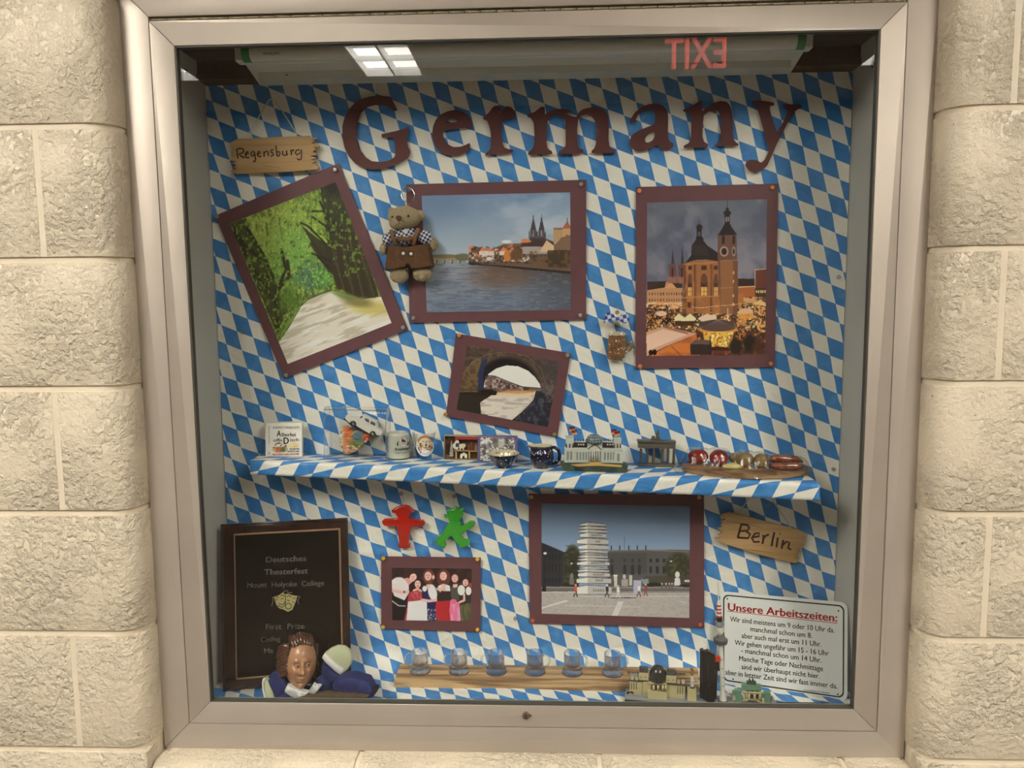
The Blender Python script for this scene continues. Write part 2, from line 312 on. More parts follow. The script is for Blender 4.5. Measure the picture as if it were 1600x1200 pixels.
M_CORK = mat('dark_cork', (.085, .045, .02), .9, noise=.5, nscale=260, bump=.5, bscale=300)
M_CEIL = mat('dark_case_ceiling', (.05, .035, .022), .8)
# ---------------------------------------------------------------- wall of painted blocks round the opening
def structure(name, mb, m, **k):
    o = mb.build(name, m, **k); o['kind'] = 'structure'; return o
OX0, OX1, OZ0, OZ1 = -FW, DW+FW, -FW, DH+FW+.006
XL, XR, ZB, ZT = -1.30, 2.45, ZM-3*CH, ZM+9*CH
wmb = MB(); gy = -REC+.0035
BN = .040; q = .0035
def quarter(cx, cy_, r, a0, n=8): return [(cx+r*math.cos(a0+PI/2*i/n), cy_+r*math.sin(a0+PI/2*i/n)) for i in range(n+1)]
# plan outlines (x, y) of the mortar left and right of the opening follow the bullnose, a little set back
wmb.prism([(XL, .09), (XL, gy)]+quarter(OX0-q-BN, gy+BN, BN, -PI/2)+[(OX0-q, .09)], ZB, ZT, lambda x, y, d: (x, y, d))
wmb.prism([(XR, .09), (OX1+q, .09)]+quarter(OX1+q+BN, gy+BN, BN, PI)+[(XR, gy)], ZB, ZT, lambda x, y, d: (x, y, d))
wmb.box((OX0, -REC+.01, OZ1+.006), (OX1, .09, ZT))
wmb.prism([(.09, ZB), (gy, ZB)]+[(gy+BN*.55-BN*.55*math.cos(t), OZ0-q-BN*.55+BN*.55*math.sin(t)) for t in np.linspace(0, PI/2, 7)]+[(.09, OZ0-q)], OX0-.001, OX1+.001, lambda y, z, d: (d, y, z))
for xv in (-.1648, -.368, 1.3048, 1.508, -.5712, -.7744, 1.7112, 1.9144):
    for r_ in range(-3, 9):
        odd = r_ % 2
        if (round((xv+.1648)/.4064, 2) % 1 == 0 and not odd) or (round((xv+.368)/.4064, 2) % 1 == 0 and odd) or (round((xv-1.3048)/.4064, 2) % 1 == 0 and odd) or (round((xv-1.508)/.4064, 2) % 1 == 0 and not odd):
            wmb.box((xv-.0052, -REC+.0009, ZM+r_*CH+.005), (xv+.0052, -.02, ZM+(r_+1)*CH-.005))
wall = structure('wall_front', wmb, M_MORTAR)
J = .0045
def block(x0, x1, z0, z1, rl=False, rr=False, rt=False):
    bm = bmesh.new(); bmesh.ops.create_cube(bm, size=1)
    a = (x0+(0 if rl else J), -REC, z0+J); b = (x1-(0 if rr else J), .06, z1-(0 if rt else J))
    for v in bm.verts: v.co = Vector([(a[i]+b[i])/2+v.co[i]*(b[i]-a[i]) for i in range(3)])
    def pick(f): return [e for e in bm.edges if all(f(v.co) for v in e.verts)]
    E_ = []
    if rl: E_ += pick(lambda c: abs(c.x-a[0]) < 1e-6 and abs(c.y-a[1]) < 1e-6)
    if rr: E_ += pick(lambda c: abs(c.x-b[0]) < 1e-6 and abs(c.y-a[1]) < 1e-6)
    if rt: E_ += pick(lambda c: abs(c.z-b[2]) < 1e-6 and abs(c.y-a[1]) < 1e-6)
    if E_: bmesh.ops.bevel(bm, geom=E_, offset=(.022 if rt else .040), segments=8, affect='EDGES', profile=.5)
    rest = [e for e in bm.edges if len(e.link_faces) == 2 and e.calc_face_angle(0) > 1.2]
    bmesh.ops.bevel(bm, geom=rest, offset=.0016, segments=2, affect='EDGES', profile=.5)
    me = bpy.data.meshes.new('block'); bm.to_mesh(me); bm.free()
    o = link('block', me, M_BLOCK, wall)
    for p in me.polygons: p.use_smooth = True
    me.shade_smooth() if False else None
    bm = bmesh.new(); bm.from_mesh(me)
    for e in bm.edges:
        if len(e.link_faces) == 2 and e.calc_face_angle(0) > .6: e.smooth = False
    bm.to_mesh(me); bm.free()
    return o
for r in range(-3, 9):
    z0 = ZM+r*CH; z1 = z0+CH
    if r == -1:
        js = [XL+.1, -.1648-.2032-.4064, -.1648-.2032, ]
        js = [-1.18, -.7744, -.368]
        for a, b in zip(js, js[1:]): block(a, b, z0, z1)
        block(-.368, OX0, z0, z1); block(OX0, .30, z0, OZ0, rt=True)
        block(.30, .7064, z0, OZ0, rt=True); block(.7064, 1.11, z0, OZ0, rt=True); block(1.11, OX1, z0, OZ0, rt=True)
        block(OX1, 1.508, z0, z1); block(1.508, 1.9144, z0, z1); block(1.9144, 2.32, z0, z1)
    elif 0 <= r <= 5:
        ej = -.1648 if r % 2 == 0 else -.368
        block(ej, OX0, z0, z1, rr=True)
        block(ej-.4064, ej, z0, z1); block(ej-.8128, ej-.4064, z0, z1)
        ej = 1.3048 if r % 2 == 1 else 1.508
        block(OX1, ej, z0, z1, rl=True)
        block(ej, ej+.4064, z0, z1); block(ej+.4064, ej+.8128, z0, z1)
    else:
        x = -1.18+(.2032 if r % 2 else 0)
        while x < 2.2:
            block(x, x+.4064, z0 if r != 6 else OZ1, z1); x += .4064
# ---------------------------------------------------------------- corridor behind the camera (seen only in the glass)
FLZ, CLZ, BKY = -.80, 1.95, -3.9
structure('floor', MB().box((-5, BKY, FLZ-.05), (6, -REC, FLZ)), mat('corridor_floor_tiles', (.17, .14, .11), .6, noise=.2, nscale=3))
structure('ceiling', MB().box((-5, BKY, CLZ+.06), (6, -REC, CLZ+.1)), mat('ceiling_tiles', (.72, .69, .62), .9, bump=.2, bscale=90))
structure('wall_back', MB().box((-5, BKY-.1, FLZ), (6, BKY, CLZ+.06)), mat('opposite_wall_paint', (.09, .075, .06), .6, noise=.1, nscale=2))
structure('wall_front_lower', MB().box((-5, -REC, FLZ), (6, .05, ZB-.001)), M_MORTAR)
structure('wall_front_left', MB().box((-5, -REC, ZB), (XL-.001, .05, CLZ+.06)), M_MORTAR)
structure('wall_front_right', MB().box((XR+.001, -REC, ZB), (6, .05, CLZ+.06)), M_MORTAR)
structure('wall_front_upper', MB().box((XL, -REC, ZT+.001), (XR, .05, CLZ+.06)), M_MORTAR)
M_TF = mat('white_troffer_metal', (.8, .8, .8), .4)
def troffer(x0, x1, y0, y1, e, k, label, cells=2):
    t = thing('ceiling_light', label, 'light', ((x0+x1)/2, (y0+y1)/2, CLZ+.02))
    fr = MB()
    for a, b in (((x0-.02, y0-.02, CLZ), (x0, y1+.02, CLZ+.05)), ((x1, y0-.02, CLZ), (x1+.02, y1+.02, CLZ+.05)), ((x0, y0-.02, CLZ), (x1, y0, CLZ+.05)), ((x0, y1, CLZ), (x1, y1+.02, CLZ+.05))): fr.box(a, b)
    xm = (x0+x1)/2; fr.box((xm-.006, y0, CLZ), (xm+.006, y1, CLZ+.045))
    n = 6
    for i in range(1, n): yy = y0+(y1-y0)*i/n; fr.box((x0, yy-.003, CLZ+.015), (x1, yy+.003, CLZ+.045))
    fr.box((x0-.02, y0-.02, CLZ+.05), (x1+.02, y1+.02, CLZ+.055)); fr.build('frame', M_TF, t)
    for i, (a, b) in enumerate(((x0, xm-.006), (xm+.006, x1))):
        MB().box((a, y0, CLZ+.046), (b, y1, CLZ+.049)).build('diffuser', mat('lamp_diffuser_%s%d' % (k, i), (.9, .9, .9), .5, emit=(1, .94, .84, e*(1 if i == 0 else .62))), t)
LIGHTS = (('a', -.325, -.025, -2.99, -1.77, 'long ceiling light mirrored in the glass, straight behind the camera'), ('b', -1.85, -1.25, -2.99, -1.77, 'far left ceiling light of the corridor'),
    ('b2', -1.05, -.45, -2.15, -.95, 'ceiling light over the corridor just left of the case'), ('c', 2.3, 2.6, -2.99, -1.77, 'added unseen ceiling light far right in the corridor, brightening the right side'),  # c: no such fixture known, added to brighten the right side
    ('c2', 1.6, 2.2, -2.15, -.95, 'added unseen ceiling light just right of the case, as fill'), ('d', .35, .65, -2.15, -.95, 'ceiling light over the corridor straight before the case'))  # c2: invented fill lamp out of view, balances brightness on the right
for k_, x0_, x1_, y0_, y1_, l_ in LIGHTS:
    if LG[k_] > 0: troffer(x0_, x1_, y0_, y1_, LG[k_], k_, l_)
ex = thing('exit_sign', 'exit sign with red lit letters hanging from the corridor ceiling, mirrored in the glass', 'sign', (1.35, -2.55, 1.88))
MB().box((1.17, -2.56, 1.795), (1.53, -2.53, 1.965), .004).build('housing', mat('exit_sign_housing', (.25, .24, .22), .5), ex)
add_text('lettering', 'EXIT', Matrix.Translation((1.35, -2.5285, 1.88)) @ Matrix.Rotation(PI, 4, 'Z') @ Matrix.Rotation(PI/2, 4, 'X'), .20, mat('exit_red', (.8, .05, .05), .5, emit=(1, .16, .14, 3.2)), ex, bold=.004, sx=.72)
MB().cyl((1.35, -2.545, 1.96), (1.35, -2.545, 2.01), .012).build('stem', M_TF, ex)
# ---------------------------------------------------------------- display case
case = thing('display_case', 'aluminium framed wall display case with glass door set into the painted block wall', 'display case', (DW/2, .05, 0))
def mitre(x0, z0, x1, z1, w, y0, y1, side, g=.0003):
    """trapezoid rail; outer rectangle x0..x1, z0..z1"""
    o = {'l': [(x0, z0+g), (x0, z1-g), (x0+w, z1-w-g), (x0+w, z0+w+g)], 'r': [(x1, z0+g), (x1-w, z0+w+g), (x1-w, z1-w-g), (x1, z1-g)],
         'b': [(x0+g, z0), (x0+w+g, z0+w), (x1-w-g, z0+w), (x1-g, z0)], 't': [(x0+g, z1), (x1-g, z1), (x1-w-g, z1-w), (x0+w+g, z1-w)]}[side]
    mb = MB(); mb.prism(o, y0, y1, lambda x, y, d: (x, d, y))
    bmesh.ops.bevel(mb.b, geom=[e for e in mb.b.edges if all(abs(v.co.y-y0) < 1e-6 for v in e.verts)], offset=.0009, segments=2, affect='EDGES', profile=.5)
    return mb
G = .0013
for s in 'lrb': mitre(-FW, -FW, DW+FW, DH+FW+.006, FW-G, 0, .045, s).build('frame_rail', M_ALU, case, auto=.5)
mitre(-FW, -FW, DW+FW, DH+FW+.006, FW-G, 0, .045, 't').build('frame_rail', M_ALU, case, auto=.5)
MB().box((-.003, .016, -.003), (.001, .06, DH+.004)).box((DW-.001, .016, -.003), (DW+.003, .06, DH+.004)).box((-.003, .016, -.003), (DW+.003, .06, .0005)).box((-.003, .012, DH-.0005), (DW+.003, .06, DH+.008)).build('door_stop', M_DARK, case)
door = raw('door', [(0, .02, 0)], [], None, case)
for s in 'lrbt': 
    o = mitre(0, 0, DW, DH, RW, 0, .018, s).build('door_rail', M_ALU, door, auto=.5)
gk = MB(); a, b, c, d = RW, DW-RW, RW, DH-RW
for q in (((a-.004, .0015, c-.004), (a+.0022, .012, d+.004)), ((b-.0022, .0015, c-.004), (b+.004, .012, d+.004)), ((a, .0015, c-.004), (b, .012, c+.0022)), ((a, .0015, d-.0018), (b, .012, d+.004))): gk.box(*q)
gk.build('glazing_gasket', mat('grey_gasket', (.06, .058, .045), .6), door)
MB().box((RW-.003, GL, RW-.003), (DW-RW+.003, GL+.004, DH-RW+.003)).build('glass_pane', clearmat('clear_pane_glass', (.985, .995, .988), 1.5, 0.0), door)
# lock on the bottom rail
lp = at(822, 1117, 0); lk = MB()
lk.lathe([(.0062, 0), (.0062, .004), (.0052, .0056), (.0, .0058)], 24, Matrix.Translation(lp) @ Matrix.Rotation(PI/2, 4, 'X'))
lk.box(lp+Vector((.004, -.003, -.0018)), lp+Vector((.0088, -.001, .0018)), .0006)
lk.build('lock', mat('dark_chrome', (.35, .3, .25), .18, metal=1.), door, auto=.6)
MB().box(lp+Vector((-.0008, -.0061, -.003)), lp+Vector((.0008, -.0055, .003))).build('keyhole', M_DARK, door)
# piano hinge
hg = MB().box((.001, .004, DH-.0002), (DW-.001, .008, DH+.0045)).build('hinge_leaf', mat('hinge_leaf_metal', (.16, .135, .09), .5, metal=.4), case)
kme = MB().cyl((0, 0, 0), (.0236, 0, 0), .0024, n=10).b; km = bpy.data.meshes.new('hinge_knuckle'); kme.to_mesh(km); kme.free()
km.materials.append(mat('hinge_brass_steel', (.30, .255, .165), .45, metal=.5))
for p in km.polygons: p.use_smooth = True
for i in range(47):
    o = bpy.data.objects.new('hinge_knuckle', km); COL.objects.link(o); o.parent = hg
    o.matrix_local = wm(case).inverted() @ Matrix.Translation((.003+i*.02475, .0035, DH+.0028))
# box of the case
WX0, WX1 = .002, DW-.003
MB().box((WX0-.012, .045, -.01), (WX0, BY+.02, DH+.01)).build('side_panel', M_PANEL, case)
MB().box((WX1, .045, -.01), (WX1+.012, BY+.02, DH+.01)).build('side_panel', M_PANEL, case)
MB().box((WX0, BY+.004, -.01), (WX1, BY+.02, DH+.01)).build('back_panel', M_CORK, case)
MB().box((WX0, .045, ZF-.016), (WX1, BY+.01, ZF-.003)).box((WX0, .018, ZF-.016), (WX1, .045, ZF-.003)).build('floor_panel', M_PANEL, case)
MB().box((WX0, .02, 1.152), (WX1, BY+.01, 1.164)).build('top_panel', M_CEIL, case)
MB().box((WX0, BY-.03, 1.119), (WX1, BY+.004, 1.152), .001).box((WX0, BY-.034, 1.119), (WX1, BY-.0301, 1.131), .001).build('top_batten', M_CORK, case)
for u, v, yy in ((290, 112, .045), (1364, 101, .045)):
    q = at(u, v, .09); x = WX0 if u < 800 else WX1; sgn = 1 if u < 800 else -1
    # where the sight line meets the side panel
    dr = ray(u, v); t = (x-CX)/dr[0]; q = Vector((x, CY+t*dr[1], CZ+t*dr[2]))
    MB().cyl(q, q+Vector((sgn*.0022, 0, 0)), .0055, .0045, 16).build('bolt_head', mat('bolt_steel', (.12, .10, .07), .4, metal=.8), case)
# ---------------------------------------------------------------- checked cloth
def diamond_mat():
    m = bpy.data.materials.new('blue_white_diamond_cloth'); m.use_nodes = True; nt = m.node_tree; N = nt.nodes; L = nt.links
    b = N['Principled BSDF']; b.inputs['Roughness'].default_value = .48; b.inputs['Specular IOR Level'].default_value = .35
    uv = N.new('ShaderNodeUVMap'); uv.uv_map = 'UVMap'; sp = N.new('ShaderNodeSeparateXYZ'); L.new(uv.outputs[0], sp.inputs[0])
    tri = []
    for i in (0, 1):   # square wave with soft edge
        f = N.new('ShaderNodeMath'); f.operation = 'PINGPONG'; f.inputs[1].default_value = 1.0; 
        a = N.new('ShaderNodeMath'); a.operation = 'ADD'; a.inputs[1].default_value = 1000.5; L.new(sp.outputs[i], a.inputs[0]); L.new(a.outputs[0], f.inputs[0])
        s = N.new('ShaderNodeMath'); s.operation = 'SUBTRACT'; s.inputs[1].default_value = .5; L.new(f.outputs[0], s.inputs[0]); tri.append(s)
    mu = N.new('ShaderNodeMath'); mu.operation = 'MULTIPLY'; L.new(tri[0].outputs[0], mu.inputs[0]); L.new(tri[1].outputs[0], mu.inputs[1])
    st = N.new('ShaderNodeMapRange'); st.inputs[1].default_value = -.0008; st.inputs[2].default_value = .0008; L.new(mu.outputs[0], st.inputs[0])
    # mottled blue ink
    g = N.new('ShaderNodeNewGeometry'); n = N.new('ShaderNodeTexNoise'); n.inputs['Scale'].default_value = 45; n.inputs['Detail'].default_value = 5; L.new(g.outputs['Position'], n.inputs['Vector'])
    mr = N.new('ShaderNodeMapRange'); mr.inputs[1].default_value = .5; mr.inputs[2].default_value = .8; L.new(n.outputs['Fac'], mr.inputs[0])
    bl = N.new('ShaderNodeMix'); bl.data_type = 'RGBA'; bl.inputs[6].default_value = (.045, .22, .56, 1); bl.inputs[7].default_value = (.10, .32, .66, 1); L.new(mr.outputs[0], bl.inputs[0])
    mx = N.new('ShaderNodeMix'); mx.data_type = 'RGBA'; mx.inputs[7].default_value = (.84, .82, .74, 1); L.new(bl.outputs[2], mx.inputs[6])
    L.new(st.outputs[0], mx.inputs[0]); L.new(mx.outputs[2], b.inputs['Base Color'])
    n2 = N.new('ShaderNodeTexNoise'); n2.inputs['Scale'].default_value = 28; n2.inputs['Detail'].default_value = 6; n2.inputs['Distortion'].default_value = 1.2; L.new(g.outputs['Position'], n2.inputs['Vector'])
    bp = N.new('ShaderNodeBump'); bp.inputs['Strength'].default_value = .6; bp.inputs['Distance'].default_value = .006; L.new(n2.outputs['Fac'], bp.inputs['Height']); L.new(bp.outputs[0], b.inputs['Normal'])
    return m
M_CLOTH = diamond_mat()
LP = np.array([[float(q) for q in s.split(',')] for s in LAT.split()])
LW = np.array([list(at(u, v, BY)) for u, v in LP[:, :2]])[:, [0, 2]]
AG, *_ = np.linalg.lstsq(np.c_[LW, np.ones(len(LW))], LP[:, 2:], rcond=None)
LR = LP[:, 2:]-np.c_[LW, np.ones(len(LW))] @ AG
def wall_uv(x, z):
    P = np.c_[x, z]; d2 = ((P[:, None, :]-LW[None])**2).sum(2); wt = 1/(d2+.00025)**2
    wt0 = 1/(.05**2)**2*2
    r = (wt @ LR)/(wt.sum(1)[:, None]+wt0)
    return np.c_[P, np.ones(len(P))] @ AG+r
FLP = [(622.5,1082.5,0,34),(646,1085.6,1,34),(598,1076,-1,34),(601,1094,-1,35),(683,1081,3,33),(707.5,1087,4,33),(732,1092,5,33),(728,1079,5,32),(752.5,1084,6,32),(777,1089,7,32),(797,1079,8,31),(822,1085,9,31),(846,1089,10,31),(802.5,1094,8,32),(872.5,1094,11,31),(864,1080.6,11,30),(890.6,1085.6,12,30),(917,1090,13,30),(942.5,1094,14,30),(935,1082.5,14,29),(961,1085.6,15,29)]
FLP = [(u, v, i, j) for u, v, i, j in FLP]
FWd = np.array([list(atz(u, v, ZF)) for u, v, i, j in FLP])[:, :2]; FI = np.array([q[2:] for q in FLP], float)
FA, *_ = np.linalg.lstsq(np.c_[FWd, np.ones(len(FWd))], FI, rcond=None)
def grid_cloth(name, X, Y, Z, UV, parent=None):
    ny, nx = X.shape; V = np.c_[X.ravel(), Y.ravel(), Z.ravel()]
    Fc = [(j*nx+i, j*nx+i+1, (j+1)*nx+i+1, (j+1)*nx+i) for j in range(ny-1) for i in range(nx-1)]
    me = bpy.data.meshes.new(name); me.from_pydata(V.tolist(), [], Fc)
    uvl = me.uv_layers.new(name='UVMap'); li = np.empty(len(me.loops), int); me.loops.foreach_get('vertex_index', li)
    uvl.data.foreach_set('uv', UV.reshape(-1, 2)[li].astype(np.float32).ravel())
    return link(name, me, M_CLOTH, parent, smooth=True)
# back cloth: straight down the panel, then a cove on to the floor
RC = .045
s_end = 1.122-ZF-RC+RC*PI/2+.08
ns, nx = 230, 190
s = np.linspace(.0045, s_end, ns); xs = np.linspace(WX0+.001, WX1-.001, nx)
zc = np.where(s < 1.122-ZF-RC, 1.122-s, 0.); yc = np.full(ns, BY)
th = np.clip((s-(1.122-ZF-RC))/RC, 0, PI/2); k = s >= 1.122-ZF-RC
zc[k] = ZF+RC-RC*np.sin(th[k]); yc[k] = BY-RC+RC*np.cos(th[k])
fl = s > 1.122-ZF-RC+RC*PI/2; yc[fl] = BY-RC-(s[fl]-(1.122-ZF-RC+RC*PI/2)); zc[fl] = ZF
X, SS = np.meshgrid(xs, s); Yb = np.repeat(yc[:, None], nx, 1); Zb = np.repeat(zc[:, None], nx, 1)
wu = wall_uv(X.ravel(), (1.122-SS).ravel())
fu = np.c_[X.ravel(), Yb.ravel(), np.ones(X.size)] @ FA
bl = np.clip((SS.ravel()-(1.122-ZF-RC))/(RC*PI/2), 0, 1)[:, None]; bl = bl*bl*(3-2*bl)
UVb = wu*(1-bl)+fu*bl
# wrinkles: long vertical folds at the right, soft creases elsewhere
wr = .0016*(fnoise(X*9, (1.1-SS)*2.2, 3)-.5)*2*(X > -1)
for x0, wd, am in ((.845, .02, .0035), (1.055, .022, .0045), (1.11, .014, .004), (.06, .03, .004), (.52, .03, .0015), (1.005, .018, .003)):
    xc = x0+.012*np.sin(SS*5+x0*20); wr += am*np.exp(-((X-xc)/wd)**2)*(.5+.5*np.sin(SS*4+x0*9))
for z0, am in ((.70, .002), (.34, .002), (.62, .0015), (.25, .002)):
    wr += am*np.exp(-(((1.122-SS)-z0-.02*(X-.5)-.006*np.sin(X*14))/.006)**2)*np.exp(-((X-.30)/.22)**2)
wr += .0035*np.clip((SS-1.0)/.1, 0, 1)*(fnoise(X*16, SS*20, 9)-.35)*2
ny_ = np.where(k, np.cos(th), 1.0)[:, None]; nz_ = np.where(k, np.sin(th), 0.)[:, None]
wr = np.minimum(np.abs(wr), .0036); Yb = Yb-np.abs(wr)*ny_; Zb = Zb+np.abs(wr)*nz_
# the cloth stops raggedly at the side panels
edge_l = .0+.006*fnoise(SS[:, :1]*6, SS[:, :1]*0, 5)
ks = int(np.argmax(s >= 1.122-ZF-RC)); UVb = UVb.reshape(ns, nx, 2)
cloth = tag(grid_cloth('backdrop_cloth', X[:ks+1], Yb[:ks+1], Zb[:ks+1], UVb[:ks+1]), 'blue and white diamond cloth pinned over the back panel of the case', 'cloth')
cloth2 = tag(grid_cloth('floor_cloth', X[ks:], Yb[ks:], Zb[ks:], UVb[ks:]), 'blue and white diamond cloth curving on to the floor of the case', 'cloth')
# ---------------------------------------------------------------- shelf
SX0, SX1 = .083, 1.083
_a, _b = at(413, 707, BY), at(1263, 730.5, BY)
def ztop(x): return _a.z+(_b.z-_a.z)*(x-_a.x)/(_b.x-_a.x)
zl_, zr_ = ztop(SX0), ztop(SX1)
def SFX(x): return .112-.056*(x-SX0)/(SX1-SX0)
SF = .088
def atf(u, v):
    p = at(u, v, SF)
    for _ in range(4): p = at(u, v, SFX(p.x))
    return p
SHP = [(407.5,735,0,0),(438.8,727.5,1,0),(491.9,738.8,3,1),(523,731.3,4,1),(556,725.6,5,1),(575.6,743.8,6,2),(607.5,736,7,2),(640.6,730.6,8,2),(658.8,748.8,9,3),(691,741,10,3),(724,735.6,11,3),(743,753.8,12,4),(773,747.5,13,4),(827.5,758,15,5),(858,752,16,5),(943,758,18,6),(975,750.6,19,6),(1028.8,765.6,21,7),(1062.5,757,22,7),(1094,750,23,7),(1117,768.8,24,8),(1148.8,761.9,25,8),(1183,755.6,26,8),(1236.9,770.6,28,9),(1270,763.8,29,9)]
sp_ = np.array([[atf(u, v).x, ztop(atf(u, v).x)-atf(u, v).z] for u, v, i, j in SHP])
SA, *_ = np.linalg.lstsq(np.c_[sp_, np.ones(len(sp_))], np.array([(q[2]+1, q[3]) for q in SHP], float), rcond=None)
shelf = thing('wall_shelf', 'narrow shelf wrapped in blue and white diamond cloth across the middle of the case', 'shelf', ((SX0+SX1)/2, BY, (zl_+zr_)/2-.02))
V = []; T = .021
MB().mesh([(x, y, ztop(x)-dz) for x in (SX0+.003, SX1-.003) for y in (SFX(x)+.003, BY-.001) for dz in (.0015, T)], [(0, 1, 3, 2), (4, 6, 7, 5), (0, 4, 5, 1), (2, 3, 7, 6), (0, 2, 6, 4), (1, 5, 7, 3)]).build('board', mat('shelf_board', (.25, .17, .1), .7), shelf)
rr_ = .005; prof = [(BY-.0015, 0, -(BY-SF))]
for y in np.linspace(BY-.004, SF+rr_, 12): prof.append((y, 0, -(y-SF)))
for a in np.linspace(0, PI/2, 6)[1:]: prof.append((SF+rr_-rr_*math.sin(a), rr_-rr_*math.cos(a), -rr_+rr_*a*2/(PI/2)))
for d in np.linspace(rr_, .0245, 6)[1:]: prof.append((SF, d, d))
prof += [(SF+.003, .026, .028), (SF+.02, .0245, .045), (BY-.004, .0245, .11)]
xs = np.linspace(SX0, SX1, 150); P_ = np.array(prof)
X, _y = np.meshgrid(xs, P_[:, 0]); _y = BY-(BY-_y)*(BY-SFX(X))/(BY-SF); Tt = np.repeat(P_[:, 2:3], len(xs), 1); Dz = np.repeat(P_[:, 1:2], len(xs), 1)
wob = (fnoise(X*22, Tt*30, 4)-.5)*.0022; ends = np.minimum(X-SX0, SX1-X)
Zs = zl_+(zr_-zl_)*(X-SX0)/(SX1-SX0)-Dz*(1+.16*(X-SX0))+np.abs(wob)*.5
Ys = _y-np.where(Dz > .004, np.abs(wob)*1.2, 0)-.0015*np.exp(-((X-.905)/.01)**2)*(Dz > .003)
UVs = np.c_[X.ravel(), Tt.ravel(), np.ones(X.size)] @ SA
cov = grid_cloth('cloth_cover', X, Ys, Zs, UVs.reshape(X.shape+(2,)), None)
cov.data.transform(wm(shelf).inverted()); cov.parent = shelf; WM[cov.name] = wm(shelf).copy()
for xe, sg in ((SX0, 1), (SX1, -1)):     # folded ends
    pr = [(y, d) for y, d, t in prof]; V = [(xe, BY-(BY-y)*(BY-SFX(xe))/(BY-SF), ztop(xe)-d*(1+.16*(xe-SX0))) for y, d in pr]
    me = bpy.data.meshes.new('cloth_end'); me.from_pydata(V, [], [tuple(range(len(V)))]); uvl = me.uv_layers.new(name='UVMap')
    for lo in me.loops:
        v = V[lo.vertex_index]; uvl.data[lo.index].uv = ((v[1]-SF)*30+(.3 if sg > 0 else 0), (ztop(xe)-v[2])*30)
    link('cloth_end', me, M_CLOTH, shelf)

# ---------------------------------------------------------------- flat prints painted vertex by vertex on real paper
def inpoly(x, y, pts):
    r = np.zeros(x.shape, bool); n = len(pts)
    for i in range(n):
        x1, y1 = pts[i]; x2, y2 = pts[(i+1) % n]
        if y1 == y2: continue
        c = ((y1 > y) != (y2 > y)); r ^= c & (x < (x2-x1)*(y-y1)/(y2-y1)+x1)
    return r
class Cv:
    """canvas over the vertices of a sheet; coordinates are local reading coordinates (ox, oy, s)"""
    def __init__(s, PX, PY, ox, oy, sc): s.x = (PX-ox)*sc; s.y = (PY-oy)*sc; s.c = np.zeros(PX.shape+(3,))
    def fill(s, col): s.c[:] = col; return s
    def put(s, m, col, a=1.):
        m = np.asarray(m, float)*a; s.c = s.c*(1-m[..., None])+np.asarray(col, float)*m[..., None]; return s
    def poly(s, pts, col, a=1.): return s.put(inpoly(s.x, s.y, pts), col, a)
    def rect(s, x0, y0, x1, y1, col, a=1.): return s.put((s.x >= x0) & (s.x <= x1) & (s.y >= y0) & (s.y <= y1), col, a)
    def ell(s, cx, cy, rx, ry, col, a=1., rot=0., soft=.15):
        c_, s_ = math.cos(rot), math.sin(rot); dx, dy = s.x-cx, s.y-cy
        d = np.sqrt(((dx*c_+dy*s_)/rx)**2+((-dx*s_+dy*c_)/ry)**2)
        return s.put(np.clip((1-d)/soft+.5, 0, 1), col, a)
    def line(s, pts, w, col, a=1.):
        m = np.zeros(s.x.shape)
        for (x1, y1), (x2, y2) in zip(pts, pts[1:]):
            dx, dy = x2-x1, y2-y1; L2 = dx*dx+dy*dy+1e-9
            t = np.clip(((s.x-x1)*dx+(s.y-y1)*dy)/L2, 0, 1)
            d = np.hypot(s.x-x1-t*dx, s.y-y1-t*dy); m = np.maximum(m, np.clip((w/2-d)/(w*.25+.8)+.5, 0, 1))
        return s.put(m, col, a)
    def vgrad(s, y0, y1, c0, c1, m=1.):
        t = np.clip((s.y-y0)/(y1-y0), 0, 1)[..., None]; g = np.array(c0)*(1-t)+np.array(c1)*t
        m = (np.ones(s.x.shape)*m)[..., None]; s.c = s.c*(1-m)+g*m; return s
    def tex(s, fx, fy, seed, lo, hi, col, a, m=1., oct=4):
        n = fnoise(s.x*fx, s.y*fy, seed, oct); return s.put(np.clip((n-lo)/(hi-lo), 0, 1)*m, col, a)
def to_lin(c): c = np.clip(c, 0, 255)/255; return np.where(c <= .04045, c/12.92, ((c+.055)/1.055)**2.4)
M_PRINT = vcmat('glossy_photo_print', .28, coat=0.); M_PRINTM = vcmat('matt_printed_card', .6)
